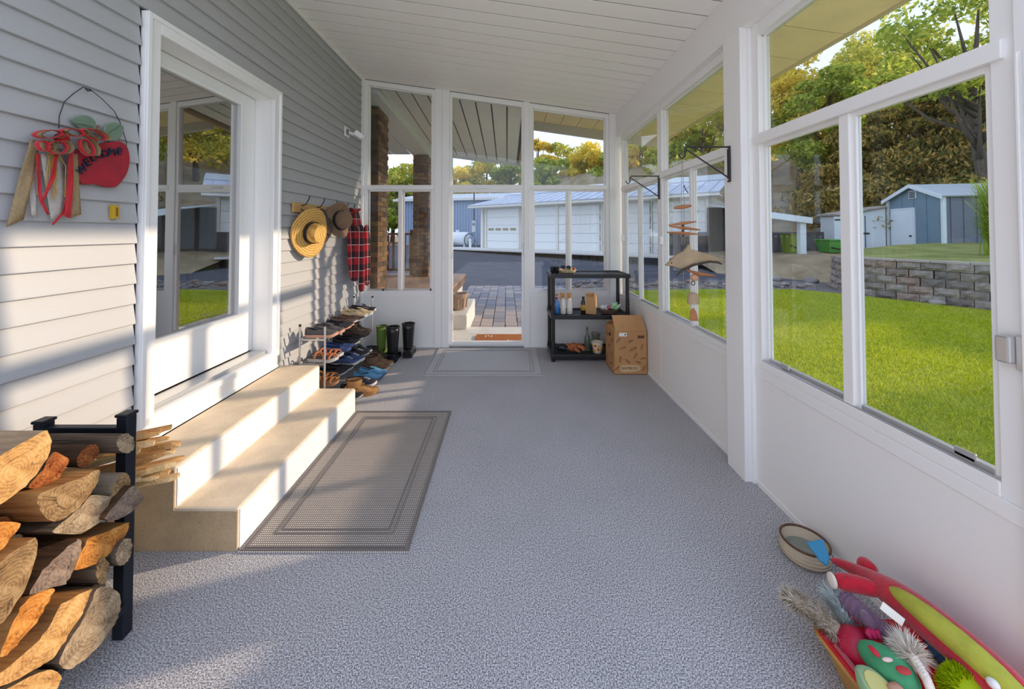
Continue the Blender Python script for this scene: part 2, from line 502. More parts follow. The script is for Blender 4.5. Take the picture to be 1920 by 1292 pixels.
window(7, PEn, 0.30, 1.345, ZS, lambda a: ceil_z(a) - 0.002, 2.085, 0.815, 'end window above the black plastic shelf')

wall_right = empty('wall_right', (XR, 1.9, 0)); tag(wall_right, 'low white panel wall under the sliding windows', kind='structure')
for a, b in ((1.09, 2.27), (2.48, 3.655), (3.665, 4.92)):
    MB().box(XR, XR + 0.07, a, b, 0.0, ZS).build('wall_panel', m_panel, wall_right)
    MB().box(XR - 0.004, XR + 0.01, a + 0.01, b - 0.01, 0.0, 0.03).build('base_strip', m_white, wall_right)
    MB().box(XR - 0.005, XR + 0.01, a, b, ZS - 0.055, ZS - 0.001).build('panel_cap', m_white, wall_right, bevel=0.002)
for a, b, xx in ((1.032, 1.088, XR - 0.012), (2.285, 2.465, XR - 0.06)):
    MB().box(xx, XR + 0.08, a, b, 0, ZH + 0.01).build('post', m_white, wall_right, bevel=0.004)
for q in (2.27, 2.465):
    MB().box(XR - 0.02, XR + 0.06, q, q + 0.018, 0, ZH).build('post_bead', m_white, wall_right, bevel=0.003)
for q in (1.035, 1.055, 1.073):
    MB().box(XR - 0.02, XR - 0.008, q, q + 0.008, 0.02, ZR_ - 0.03).build('post_bead', m_white, wall_right, bevel=0.002)
XBm = XR - 0.05
for a, b in ((YB, 2.0), (2.003, 3.29), (3.294, YE + 0.05)):
    MB().hexa([(XBm, a, ZH), (XR + 0.1, a, ZH), (XR + 0.1, b, ZH), (XBm, b, ZH), (XBm, a, ceil_z(XBm) - 0.001), (XR + 0.1, a, ceil_z(XR + 0.1)), (XR + 0.1, b, ceil_z(XR + 0.1)), (XBm, b, ceil_z(XBm) - 0.001)]).build('beam_board', m_white, wall_right, bevel=0.002)
wall_end = empty('wall_end', (0, YE, 0)); tag(wall_end, 'white end wall of posts and low panels', kind='structure')
for a, b in ((XL, -0.94), (0.30, XR)):
    MB().box(a, b, YE, YE + 0.07, 0, ZS).build('wall_panel', m_panel, wall_end)
    MB().box(a, b, YE - 0.006, YE + 0.01, ZS - 0.045, ZS - 0.001).build('panel_cap', m_white, wall_end, bevel=0.002)
    MB().box(a, b, YE - 0.006, YE + 0.01, 0.0, 0.03).build('base_strip', m_white, wall_end)
def epost(a, b, y0=-0.02, m=m_white):
    MB().hexa([(a, YE + y0, 0), (b, YE + y0, 0), (b, YE + 0.08, 0), (a, YE + 0.08, 0), (a, YE + y0, ceil_z(a)), (b, YE + y0, ceil_z(b)), (b, YE + 0.08, ceil_z(b)), (a, YE + 0.08, ceil_z(a))]).build('post', m, wall_end, bevel=0.004)
epost(-0.94, -0.845); epost(-0.843, -0.745, -0.03); epost(0.225, 0.30); epost(1.345, 1.42, -0.03); epost(1.422, XR + 0.02, -0.015); epost(XL, XL + 0.035, -0.01)
MB().box(-0.815, -0.775, YE - 0.036, YE - 0.028, 1.15, 1.27).build('switch_plate', m_trim, wall_end, bevel=0.002)
# glazed outer door
d2 = empty('door_2', (-0.26, YE, 0)); tag(d2, 'full glass outer door opening to the brick walk', kind='structure')
dx0, dx1 = -0.745, 0.225
MB().hexa([(dx0, YE, 2.06), (dx1, YE, 2.06), (dx1, YE + 0.07, 2.06), (dx0, YE + 0.07, 2.06), (dx0, YE, 2.12), (dx1, YE, 2.12), (dx1, YE + 0.07, 2.12), (dx0, YE + 0.07, 2.12)]).build('transom_rail', m_white, d2, bevel=0.003)
def dbar(name, a, b, za, zb, y0, y1, m=m_white):
    za = za if callable(za) else (lambda q, v=za: v)
    zb = zb if callable(zb) else (lambda q, v=zb: v)
    MB().hexa([(a, y0, za(a)), (b, y0, za(b)), (b, y1, za(b)), (a, y1, za(a)), (a, y0, zb(a)), (b, y0, zb(b)), (b, y1, zb(b)), (a, y1, zb(a))]).build(name, m, d2, bevel=0 if name == 'pane' else 0.003)
hd = lambda a: ceil_z(a) - 0.002
dbar('transom_head', dx0, dx1, lambda a: hd(a) - 0.07, hd, YE, YE + 0.07)
dbar('transom_stile', dx0, dx0 + 0.03, 2.12, lambda a: hd(a) - 0.07, YE, YE + 0.07)
dbar('transom_stile', dx1 - 0.03, dx1, 2.12, lambda a: hd(a) - 0.07, YE, YE + 0.07)
dbar('pane', dx0 + 0.03, dx1 - 0.03, 2.12, lambda a: hd(a) - 0.07, YE + 0.04, YE + 0.044, m_glass)
dbar('door_stile', dx0, dx0 + 0.04, 0.03, 2.06, YE, YE + 0.05)
dbar('door_stile', dx1 - 0.03, dx1, 0.03, 2.06, YE, YE + 0.05)
dbar('door_top', dx0 + 0.04, dx1 - 0.03, 2.02, 2.06, YE, YE + 0.05)
dbar('door_bottom', dx0 + 0.04, dx1 - 0.03, 0.03, 0.075, YE, YE + 0.05, m_trim)
dbar('threshold', dx0, dx1, 0.0, 0.03, YE - 0.015, YE + 0.09, m_alu)
dbar('pane', dx0 + 0.04, dx1 - 0.03, 0.075, 2.02, YE + 0.024, YE + 0.028, m_glass)
for z in (0.35, 1.15, 1.85):
    dbar('hinge', dx0 + 0.032, dx0 + 0.042, z, z + 0.09, YE - 0.008, YE, m_alu)
dbar('door_closer', dx0 + 0.35, dx0 + 0.5, 2.075, 2.09, YE - 0.012, YE, m_alu)
dbar('strike_plate', dx1 - 0.02, dx1 - 0.008, 1.2, 1.35, YE - 0.008, YE, m_alu)

# ---- concrete steps
def concrete_mat(name, c, v):
    m, n, l, bs = new_mat(name)
    vec = coords(n, l)
    a = noise(n, l, vec, 5, 6); b = noise(n, l, vec, 160, 2)
    r = ramp2(n, l, a.outputs['Fac'], [(0.3, scl(c, 1 - v)), (0.7, scl(c, 1 + v))])
    r2 = ramp2(n, l, b.outputs['Fac'], [(0.30, (0.62, 0.60, 0.58, 1)), (0.42, (1, 1, 1, 1))])
    mx_ = n.new('ShaderNodeMixRGB'); mx_.blend_type = 'MULTIPLY'; mx_.inputs[0].default_value = 0.6
    l.new(r.outputs[0], mx_.inputs[1]); l.new(r2.outputs[0], mx_.inputs[2]); l.new(mx_.outputs[0], bs.inputs['Base Color'])
    bs.inputs['Roughness'].default_value = 0.85
    bump(n, l, b.outputs['Fac'], bs, 0.3, 0.003)
    return m
m_conc = concrete_mat('step_concrete', RGB(218, 198, 174), 0.14)
m_concd = concrete_mat('landing_concrete', RGB(214, 210, 204), 0.08)
st = thing('concrete_steps', 'two-tread concrete steps with pale painted risers below the house door', 'steps', (-1.58, 2.48, 0))
m_riser = concrete_mat('riser_paint', RGB(236, 233, 229), 0.06)
pr = [(XL + 0.02, 0.0), (-1.265, 0.0), (-1.265, 0.197), (-1.565, 0.197), (-1.565, 0.389), (XL + 0.02, 0.389)]
sb = MB().rings([[(p[0], 1.80, p[1]) for p in pr], [(p[0], 3.17, p[1]) for p in pr]])
sb.m = [0] * len(sb.f)
sb.build('step_body', m_conc, st, bevel=0.012)
MB().prism([(-p[0], p[1]) for p in [(XL + 0.022, 0.001), (-1.268, 0.001), (-1.268, 0.185), (-1.568, 0.185), (-1.568, 0.377), (XL + 0.022, 0.377)]], 0, 0.003, T(0, 1.80, 0) @ RX(R(90)) @ S(-1, 1, 1)).build('end_face', concrete_mat('raw_concrete', RGB(188, 158, 122), 0.18), st)
MB().box(-1.2655, -1.262, 1.81, 3.16, 0.002, 0.186).build('riser_face', m_riser, st)
MB().box(-1.5655, -1.562, 1.81, 3.16, 0.199, 0.378).build('riser_face', m_riser, st)
# ================================================================ outside
ZG = -0.15                                                  # lawn and walk level
def grass_mat(name, c1, c2, c3):
    m, n, l, bs = new_mat(name)
    vec = coords(n, l)
    a = noise(n, l, vec, 1.3, 4); b = noise(n, l, vec, 60, 3, 0.7)
    ad = n.new('ShaderNodeMath'); ad.operation = 'ADD'; l.new(a.outputs['Fac'], ad.inputs[0]); l.new(b.outputs['Fac'], ad.inputs[1])
    hf = n.new('ShaderNodeMath'); hf.operation = 'MULTIPLY'; hf.inputs[1].default_value = 0.5; l.new(ad.outputs[0], hf.inputs[0])
    r = ramp2(n, l, hf.outputs[0], [(0.36, c1), (0.5, c2), (0.64, c3)])
    l.new(r.outputs[0], bs.inputs['Base Color'])
    bs.inputs['Roughness'].default_value = 0.8
    bs.inputs['Specular IOR Level'].default_value = 0.2
    bump(n, l, b.outputs['Fac'], bs, 1.0, 0.02)
    return m
def leaf_mat(name, cs, trans=0.35):
    """leaf colours picked leaf by leaf"""
    m, n, l, bs = new_mat(name)
    n.remove(bs)
    g = n.new('ShaderNodeNewGeometry')
    st_ = [(i / max(1, len(cs) - 1), c) for i, c in enumerate(cs)]
    r = ramp2(n, l, g.outputs['Random Per Island'], st_)
    df = n.new('ShaderNodeBsdfDiffuse'); tr = n.new('ShaderNodeBsdfTranslucent')
    l.new(r.outputs[0], df.inputs[0]); l.new(r.outputs[0], tr.inputs[0])
    mx_ = n.new('ShaderNodeMixShader'); mx_.inputs[0].default_value = trans
    l.new(df.outputs[0], mx_.inputs[1]); l.new(tr.outputs[0], mx_.inputs[2])
    l.new(mx_.outputs[0], n['Material Output'].inputs[0])
    return m
m_grass = grass_mat('lawn_soil', RGB(104, 126, 32), RGB(140, 158, 46), RGB(176, 182, 66))
m_grassdry = grass_mat('upper_lawn', RGB(104, 116, 58), RGB(142, 148, 82), RGB(176, 170, 108))
m_blade = leaf_mat('grass_blade', [RGB(124, 150, 34), RGB(168, 184, 48), RGB(200, 206, 66), RGB(226, 220, 104)], 0.4)
m_asph = mat('asphalt', RGB(84, 86, 92), 0.95, spec=0.08, var=0.12, vscale=1.5, bmp=0.4, bscale=120)
m_soil = mat('dry_bank', RGB(150, 132, 104), 0.95, var=0.25, vscale=1.2, bmp=0.8, bscale=9, bdist=0.05)

def struct(o, label):
    return tag(o, label, kind='structure')
# terrain: one big ground sheet rising gently away from the house, with lawn, drive and bank laid on it
def gz(x, y):
    up = max(0.0, min(1.0, (y - 11.5) / 14.0)) * 0.52
    return ZG - 0.05 + up
base = MB().grid(lambda a, b: (-60 + 160 * a, -30 + 150 * b, gz(-60 + 160 * a, -30 + 150 * b) - 0.06), 32, 30)
struct(base.build('ground', m_soil), 'bare earth around the yard')
drive = MB().grid(lambda a, b: (-30 + 48 * a, 11.2 + 22 * b, gz(0, 11.2 + 22 * b) - 0.02), 4, 22)
struct(drive.build('driveway', m_asph), 'dark asphalt driveway in front of the garage')
struct(MB().box(-1.9, 3.2, -9, 0.74, ZG - 0.1, -0.005).build('bounce_slab', concrete_mat('pale_bounce_slab', RGB(224, 220, 214), 0.05)), 'pale slab added outside the cut-open porch end to bounce light')  # added out of view, throws sunlight up onto the ceiling
# lawn sheet
lawn_poly = [(1.62, -8), (16, -8), (14.2, 2), (12.2, 5.0), (10.25, 7.9), (9.15, 9.9), (8.6, 10.6), (7.4, 11.0), (5.2, 10.9), (3.2, 10.6), (1.62, 10.2)]
lw = MB(); lw.prism(lawn_poly, ZG - 0.04, ZG)
struct(lw.build('lawn', m_grass), 'sunlit mown lawn beside the porch')
# mown blades, nobody could count them
rng = np.random.default_rng(5)
def blades(n, x0, x1, y0, y1, inside, zf, h, w, name, m, label):
    x = rng.uniform(x0, x1, n * 2); y = rng.uniform(y0, y1, n * 2)
    keep = inside(x, y)
    x, y = x[keep][:n], y[keep][:n]
    n = len(x)
    a = rng.uniform(0, 2 * np.pi, n); hh = h * rng.uniform(0.5, 1.3, n); lean = rng.normal(0, 0.5, (n, 2)) * h
    z = zf(x, y)
    v = np.zeros((n, 3, 3))
    v[:, 0] = np.stack([x - np.cos(a) * w, y - np.sin(a) * w, z], 1)
    v[:, 1] = np.stack([x + np.cos(a) * w, y + np.sin(a) * w, z], 1)
    v[:, 2] = np.stack([x + lean[:, 0], y + lean[:, 1], z + hh], 1)
    return np_mesh(name, v.reshape(-1, 3), 3, m)
def np_mesh(name, verts, k, m, smooth=False):
    me = bpy.data.meshes.new(name)
    nv = len(verts); nf = nv // k
    me.vertices.add(nv); me.vertices.foreach_set('co', np.ascontiguousarray(verts, dtype=np.float32).ravel())
    me.loops.add(nv); me.loops.foreach_set('vertex_index', np.arange(nv, dtype=np.int32))
    me.polygons.add(nf)
    me.polygons.foreach_set('loop_start', np.arange(0, nv, k, dtype=np.int32))
    me.polygons.foreach_set('loop_total', np.full(nf, k, dtype=np.int32))
    me.materials.append(m)
    me.update(calc_edges=True)
    return me
def in_lawn(x, y):
    wall = np.interp(y, [-8, 2, 5, 7.9, 9.9, 10.6], [15.5, 14, 12, 10.05, 8.95, 8.3])
    return (x > 1.65) & (x < wall) & (y < 10.3 + 0.1 * np.clip(x - 2, 0, 5)) & (x < y * 1.75 + 1.2)
gme = blades(230000, 1.65, 12, 0.2, 10.9, in_lawn, lambda x, y: np.full_like(x, ZG), 0.035, 0.004, 'grass_blades', m_blade, '')
go = instance('lawn_grass', gme)
tag(go, 'short green blades of the mown lawn', 'grass', kind='stuff')

# ---- block retaining wall, block by block
m_block = [mat('wall_block_%d' % i, c, 0.95, var=0.22, vscale=9, bmp=1.0, bscale=28, bdist=0.02) for i, c in enumerate((RGB(136, 126, 120), RGB(152, 142, 134), RGB(122, 114, 110), RGB(154, 132, 122)))]
wp = [Vector((13.9, 2.0, 0)), Vector((12.1, 5.0, 0)), Vector((10.4, 7.85, 0)), Vector((9.35, 9.9, 0)), Vector((9.3, 10.7, 0)), Vector((9.8, 11.5, 0)), Vector((10.6, 12.2, 0))]
rw = thing('retaining_wall', 'grey split-face block retaining wall behind the lawn', 'retaining wall', (10.4, 7.85, ZG))
def along(poly, s):
    for a, b in zip(poly, poly[1:]):
        L = (b - a).length
        if s <= L: return a + (b - a) * (s / L), (b - a).normalized()
        s -= L
    return poly[-1].copy(), (poly[-1] - poly[-2]).normalized()
tot = sum((b - a).length for a, b in zip(wp, wp[1:]))
random.seed(11)
blk = []
for q in range(6):
    b = MB()
    j = lambda k_: random.uniform(-k_, k_)
    pts = []
    w, d, h = 0.41, 0.26, 0.187
    # rough split face: 4x3 front grid pushed in and out
    fr = [[(-w / 2 + w * i / 4 + (j(0.012) if 0 < i < 4 else 0), (0.02 + j(0.022)) if (0 < i < 4 and 0 < k_ < 3) else 0.05 + j(0.008), h * k_ / 3) for i in range(5)] for k_ in range(4)]
    b.grid(lambda a, c: fr[int(round(c * 3))][int(round(a * 4))], 4, 3)
    b.add([(-w / 2, 0.05, 0), (w / 2, 0.05, 0), (w / 2, d, 0), (-w / 2, d, 0), (-w / 2, 0.05, h), (w / 2, 0.05, h), (w / 2, d, h), (-w / 2, d, h)], [(3, 2, 1, 0), (4, 5, 6, 7), (1, 2, 6, 5), (2, 3, 7, 6), (3, 0, 4, 7)])
    blk.append(b)
for c in range(5):
    s = (0.2 if c % 2 else 0.0)
    end = tot - max(0, c - 1.5) * 0.42
    while s < end:
        p, t = along(wp, s)
        ang = math.atan2(-t.y, -t.x)
        i = random.randrange(6); mi = random.choice((0, 0, 1, 1, 2, 3))
        key = ('blk', i, mi)
        if key not in _sid:
            _sid[key] = blk[i].mesh('wall_block', m_block[mi])
        instance('wall_block', _sid[key], rw, T(p.x, p.y, ZG + c * 0.19 - 0.02) @ RZ(ang + random.uniform(-0.05, 0.05)) @ T(0, c * 0.018 + random.uniform(-0.02, 0.02), 0) @ S(random.uniform(0.95, 1), 1, random.uniform(0.95, 1)))
        s += 0.415
# cap stones
s = 0.0
cap = MB().box(-0.3, 0.3, -0.0, 0.3, 0, 0.05).mesh('cap_stone', mat('cap_stone', RGB(172, 164, 156), 0.9, var=0.12))
while s < tot - 2.2:
    p, t = along(wp, s + 0.3)
    instance('cap_stone', cap, rw, T(p.x, p.y, ZG + 5 * 0.19 - 0.025) @ RZ(math.atan2(-t.y, -t.x)) @ T(0, 0.1, 0))
    s += 0.61
# upper lawn behind the wall
ul = [(13.9, 2.0), (12.1, 5.0), (10.4, 7.85), (9.42, 9.9), (9.6, 10.6), (11.5, 12.4), (14, 13.6), (22, 15), (30, 9), (26, 1)]
def uz(x, y):
    d = max(0, (x - 10.3) * 0.75 + (y - 8) * 0.45)
    return 0.79 + min(0.6, 0.045 * d)
um = MB()
cx_, cy_ = 17, 8
ring0 = [Vector((p[0] + 0.30 if i < 5 else p[0], p[1] + (0.12 if i < 5 else 0), uz(p[0], p[1]))) for i, p in enumerate(ul)]
rows = []
for k_ in range(7):
    f_ = k_ / 6
    rows.append([Vector((p.x + (cx_ - p.x) * f_, p.y + (cy_ - p.y) * f_, 0)) for p in ring0])
for r_ in rows:
    for p in r_: p.z = uz(p.x, p.y)
um.rings(rows, caps=False)
um.add([(p.x, p.y, p.z) for p in ring0] + [(p.x, p.y, ZG - 0.1) for p in ring0], [(i, (i + 1) % 10, 10 + (i + 1) % 10, 10 + i) for i in range(10)])
struct(um.build('upper_lawn', m_grassdry, smooth=60), 'dry upper lawn above the retaining wall')
# dirt bank and hill behind
def hz(x, y):
    d = 0.62 * (x - 9.5) + 0.78 * (y - 13.5)
    return 0.62 + min(0, (d - 1.6) * 0.5) + max(0, min(7.5, 0.55 * (d - 7.6))) + 0.06 * math.sin(x * 1.7) * math.cos(y * 1.3)
hill = MB().grid(lambda a, b: (8.5 + 46 * a - 6 * b, 12.4 - 16 * a + 42 * b, hz(8.5 + 46 * a - 6 * b, 12.4 - 16 * a + 42 * b) - 0.02), 40, 40)
struct(hill.build('hill', m_soil, smooth=60), 'dry bank rising behind the sheds')

# ---- river stones and boulders along the foot of the wall
m_rock = [mat('stone_%d' % i, c, 0.85, var=0.2, vscale=12, bmp=0.4, bscale=20) for i, c in enumerate((RGB(126, 118, 114), RGB(150, 142, 134), RGB(136, 112, 98), RGB(104, 100, 104)))]
def rock_mesh(seed, m):
    rr = random.Random(seed)
    ks = [(rr.uniform(-1, 1), rr.uniform(-1, 1), rr.uniform(-1, 1), rr.uniform(0.08, 0.2)) for _ in range(6)]
    def rad(q):
        s_ = 1
        for a in ks: s_ += a[3] * math.sin(3 * (q.x * a[0] + q.y * a[1] + q.z * a[2]) + a[0] * 5)
        return s_
    return MB().ball((0, 0, 0.45), (1, 0.8, 0.55), 9, 6, rad=rad).mesh('river_stone', m, 180)
rocks = [rock_mesh(i, m_rock[i % 4]) for i in range(8)]
sr = empty('stone_border', (7.5, 11.2, ZG)); tag(sr, 'border of loose river stones between lawn and drive', 'stones')
struct(MB().prism([(1.7, 10.2), (3.2, 10.6), (5.2, 10.9), (7.4, 11.0), (8.6, 10.6), (9.2, 9.9), (9.6, 9.8), (10.4, 12.4), (7, 12.8), (1.7, 11.6)], ZG - 0.06, ZG + 0.01).build('stone_bed', mat('gravel_bed', RGB(112, 106, 102), 0.95, var=0.3, vscale=25, bmp=1, bscale=30, bdist=0.03)), 'gravelly bed under the river stones')
random.seed(21)
n_st = 0
while n_st < 240:
    x, y = random.uniform(1.9, 9.2), random.uniform(10.2, 12.4)
    if y < 10.55 + 0.08 * min(x, 6) or (x > 8.8 and y < 11.2): continue
    sz = random.choice((0.05, 0.06, 0.08, 0.1)) * random.uniform(0.8, 1.3)
    instance('river_stone', random.choice(rocks), sr, T(x, y, ZG - 0.01) @ RZ(random.uniform(0, 6.3)) @ S(sz, sz, sz))
    n_st += 1
for (u, v, sz, i) in ((1535, 521, 0.30, 2), (1660, 548, 0.30, 3), (1755, 566, 0.15, 1), (1520, 528, 0.24, 0), (1455, 523, 0.2, 1)):
    p = onZ(u, v, ZG + 0.05)
    lab = {1535: 'tan boulder at the left end of the block wall', 1660: 'wide dark flat boulder at the foot of the block wall', 1755: 'small pale boulder below the block wall', 1520: 'low grey boulder in front of the tan one', 1455: 'rounded pale boulder at the left of the stone border'}[u]
    o = instance('boulder', rocks[i + 4], None, T(p.x, p.y, ZG - 0.03) @ RZ(u) @ S(sz, sz, sz * 0.9))
    tag(o, lab, 'boulder', 'boulders by the retaining wall')

# ---- sheds
def slab(pts, th, name, m, parent, bev=0):
    """thick quad: four corners, thickened downwards"""
    a = [Vector(p) for p in pts]
    n = (a[1] - a[0]).cross(a[3] - a[0]).normalized()
    if n.z < 0: n = -n
    return MB().hexa([p - n * th for p in a] + a).build(name, m, parent, bevel=bev)
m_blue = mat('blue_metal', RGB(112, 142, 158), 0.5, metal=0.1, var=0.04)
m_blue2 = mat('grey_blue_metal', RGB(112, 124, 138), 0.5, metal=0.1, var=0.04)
m_sw = mat('shed_white', RGB(214, 226, 232), 0.5)
m_roofm = mat('metal_roof', RGB(196, 206, 214), 0.4, metal=0.2)
def frame_from(o, d):
    d = Vector((d[0], d[1], 0)).normalized()
    n = Vector((d.y, -d.x, 0))
    return Matrix(((d.x, -n.x, 0, o[0]), (d.y, -n.y, 0, o[1]), (0, 0, 1, o[2]), (0, 0, 0, 1)))
def ribs(x0, x1, z0, z1, pitch, name, m, parent, M, face=-0.0, zt=None):
    """ribbed sheet, each rib standing proud of the wall; local +x along the wall, -y towards the viewer"""
    n = int((x1 - x0) / pitch)
    for i in range(n + 1):
        x = x0 + i * (x1 - x0) / n
        zz = zt(x) if zt else z1
        MB().hexa([(x - 0.03, face - 0.03, z0), (x + 0.03, face - 0.03, z0), (x + 0.045, face + 0.01, z0), (x - 0.045, face + 0.01, z0), (x - 0.03, face - 0.03, zz), (x + 0.03, face - 0.03, zz), (x + 0.045, face + 0.01, zz), (x - 0.045, face + 0.01, zz)], M).build(name, m, parent)
# blue gable shed: gable front from pixel columns 1665 to 1770, side running right
A = Vector((16.22, 15.96, 0.70))
Bc = Vector((15.80, 13.60, 0.70))
gw = (Bc - A); gw.z = 0; W = gw.length
sh = thing('garden_shed', 'blue metal shed with white trim, door and gable vent', 'shed', tuple(A))
Mf = frame_from(A, gw)                                       # local x along gable, y into the shed
EV, PK, DP = 2.15, 2.62, 5.0
MB().prism([(0, 0), (W, 0), (W, EV), (W / 2, PK), (0, EV)], 0, 0.05, Mf @ RX(R(90)) @ S(1, 1, -1)).build('gable_wall', m_blue, sh)
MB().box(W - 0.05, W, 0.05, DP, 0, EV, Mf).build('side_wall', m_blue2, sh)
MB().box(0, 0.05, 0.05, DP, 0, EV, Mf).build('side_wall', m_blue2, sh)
for i in range(5):
    x = 0.12 + (W - 0.24) * i / 4
    MB().box(x - 0.02, x + 0.02, -0.018, 0.0, 0, EV + (PK - EV) * (1 - abs(2 * x / W - 1)) - 0.06, Mf).build('rib', m_blue, sh)
for i in range(13):
    y = 0.25 + (DP - 0.3) * i / 12
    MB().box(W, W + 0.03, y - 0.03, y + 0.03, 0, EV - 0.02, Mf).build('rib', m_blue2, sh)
for s_ in (0, 1):
    xa, xb = (0, W / 2) if s_ == 0 else (W, W / 2)
    ov = -0.14 if s_ == 0 else 0.14
    slab([Mf @ Vector((xa + ov, -0.14, EV - 0.03)), Mf @ Vector((xb, -0.14, PK + 0.05)), Mf @ Vector((xb, DP + 0.1, PK + 0.05)), Mf @ Vector((xa + ov, DP + 0.1, EV - 0.03))], 0.05, 'roof_sheet', m_roofm, sh)
    MB().hexa([(xa + ov, -0.17, EV - 0.16), (xb, -0.17, PK - 0.08), (xb, -0.13, PK - 0.08), (xa + ov, -0.13, EV - 0.16), (xa + ov, -0.17, EV - 0.02), (xb, -0.17, PK + 0.06), (xb, -0.13, PK + 0.06), (xa + ov, -0.13, EV - 0.02)], Mf).build('barge_board', m_sw, sh)
MB().box(W - 0.04, W + 0.05, -0.05, 0.06, 0, EV - 0.04, Mf).build('corner_trim', m_sw, sh)
MB().box(-0.05, 0.06, -0.05, 0.06, 0, EV - 0.04, Mf).build('corner_trim', m_sw, sh)
dr = MB().box(0.22, 1.22, -0.05, 0.0, 0.0, 1.70, Mf).build('door', m_sw, sh, bevel=0.01)
for a in (MB().box(0.16, 0.21, -0.04, 0, 0, 1.76, Mf), MB().box(1.23, 1.28, -0.04, 0, 0, 1.76, Mf), MB().box(0.21, 1.23, -0.04, 0, 1.71, 1.76, Mf)):
    a.build('door_frame', m_sw, dr)
MB().box(1.08, 1.16, -0.09, -0.05, 0.62, 0.67, Mf).build('door_handle', m_dark, dr)
vt = MB().box(W / 2 - 0.17, W / 2 + 0.17, -0.04, 0, 2.12, 2.42, Mf).build('gable_vent', m_sw, sh)
for i in range(5):
    MB().box(W / 2 - 0.13, W / 2 + 0.13, -0.055, -0.04, 2.15 + i * 0.052, 2.18 + i * 0.052, Mf).build('vent_slat', m_dark, vt)
# white shed beside it
C0 = onY(1575, 470, 16.6); C0.z = 0.66
ws = thing('white_shed', 'plain white shed with strap-hinged door left of the blue shed', 'shed', tuple(C0))
dd_ = (A - C0); Mw = frame_from(C0, dd_); Lw = dd_.length - 0.1
MB().hexa([(0, 0, 0), (Lw, 0, 0), (Lw, 2.2, 0), (0, 2.2, 0), (0, 0, 1.55), (Lw, 0, 1.86), (Lw, 2.2, 1.9), (0, 2.2, 1.6)], Mw).build('shed_wall', m_sw, ws)
MB().hexa([(-0.1, -0.12, 1.56), (Lw, -0.12, 1.88), (Lw, 2.3, 1.95), (-0.1, 2.3, 1.63), (-0.1, -0.12, 1.64), (Lw, -0.12, 1.96), (Lw, 2.3, 2.03), (-0.1, 2.3, 1.71)], Mw).build('shed_roof', mat('weathered_roof', RGB(170, 160, 150), 0.8, var=0.2), ws)
xd0 = Lw - 1.75
wd = MB().box(xd0, xd0 + 1.05, -0.03, 0.0, 0.03, 1.52, Mw).build('shed_door', m_sw, ws, bevel=0.006)
MB().box(xd0 + 1.05, xd0 + 1.075, -0.035, 0.0, 0.0, 1.54, Mw).build('door_gap', m_dark, wd)
for z in (0.2, 0.75, 1.35):
    MB().box(xd0 + 0.02 if z != 0.75 else xd0 + 0.75, (xd0 + 0.25) if z != 0.75 else xd0 + 1.2, -0.05, -0.03, z, z + 0.06, Mw).build('strap_hinge' if z != 0.75 else 'door_latch', m_dark, wd)

# ---- small lean-to with white roof edge and post, bins
LP = onY(1507, 470, 15.0); LP.z = 0.5
lt = thing('lean_to', 'low lean-to with white fascia and post by the bank', 'shelter', tuple(LP))
MB().box(LP.x - 0.12, LP.x + 0.12, LP.y, LP.y + 0.2, gz(0, 15) - 0.1, onY(1507, 414, 15).z, None).build('post', m_sw, lt, bevel=0.01)
za = onY(1520, 413, 15).z; zb = onY(1380, 392, 15).z; xa = onY(1520, 413, 15).x; xb = onY(1380, 392, 15).x
MB().hexa([(xb, 14.9, zb - 0.2), (xa, 14.9, za - 0.14), (xa, 15.0, za - 0.14), (xb, 15.0, zb - 0.2), (xb, 14.9, zb + 0.06), (xa, 14.9, za + 0.1), (xa, 15.0, za + 0.1), (xb, 15.0, zb + 0.06)]).build('fascia', m_sw, lt)
MB().hexa([(xb, 15.0, zb - 0.02), (xa, 15.0, za + 0.02), (xa, 17.2, za + 0.3), (xb, 17.2, zb + 0.3), (xb, 15.0, zb + 0.05), (xa, 15.0, za + 0.09), (xa, 17.2, za + 0.37), (xb, 17.2, zb + 0.37)]).build('roof_sheet', m_roofm, lt)
MB().box(xb, xa - 0.1, 17.1, 17.2, 0.2, zb + 0.2).build('back_wall', mat('dark_timber', RGB(74, 68, 66), 0.9, var=0.3, stretch=(8, 1, 1)), lt)
MB().box(xb, xb + 0.15, 15.0, 15.15, 0.0, zb).build('post', m_sw, lt)
def bin_(u, v, w, hgt, c, label, nm):
    p = onY(u, v, 15.8); p.z = max(gz(0, 15.8), hz(p.x, p.y)) + 0.0
    b = thing(nm, label, 'bin', tuple(p))
    mm = mat(nm + '_' + label.split()[0], c, 0.5)
    MB().hexa([(p.x - w * 0.42, p.y, p.z), (p.x + w * 0.42, p.y, p.z), (p.x + w * 0.42, p.y + w * 0.8, p.z), (p.x - w * 0.42, p.y + w * 0.8, p.z), (p.x - w / 2, p.y - 0.04, p.z + hgt), (p.x + w / 2, p.y - 0.04, p.z + hgt), (p.x + w / 2, p.y + w, p.z + hgt), (p.x - w / 2, p.y + w, p.z + hgt)]).build('bin_body', mm, b, bevel=0.02)
    MB().box(p.x - w * 0.53, p.x + w * 0.53, p.y - 0.08, p.y + w * 1.02, p.z + hgt, p.z + hgt + 0.06).build('bin_lid', mm, b, bevel=0.02)
    MB().tube([(p.x - w * 0.4, p.y - 0.05, p.z + hgt * 0.45), (p.x, p.y - 0.1, p.z + hgt * 0.3), (p.x + w * 0.4, p.y - 0.05, p.z + hgt * 0.45)], 0.025, 6).build('bin_handle', m_dark, b)
bin_(1570, 470, 0.72, 0.5, RGB(58, 158, 72), 'bright green storage bin at the foot of the dirt bank', 'storage_bin')
bin_(1490, 470, 0.5, 0.75, RGB(120, 150, 52), 'lime green wheelie bin under the lean-to', 'wheelie_bin')
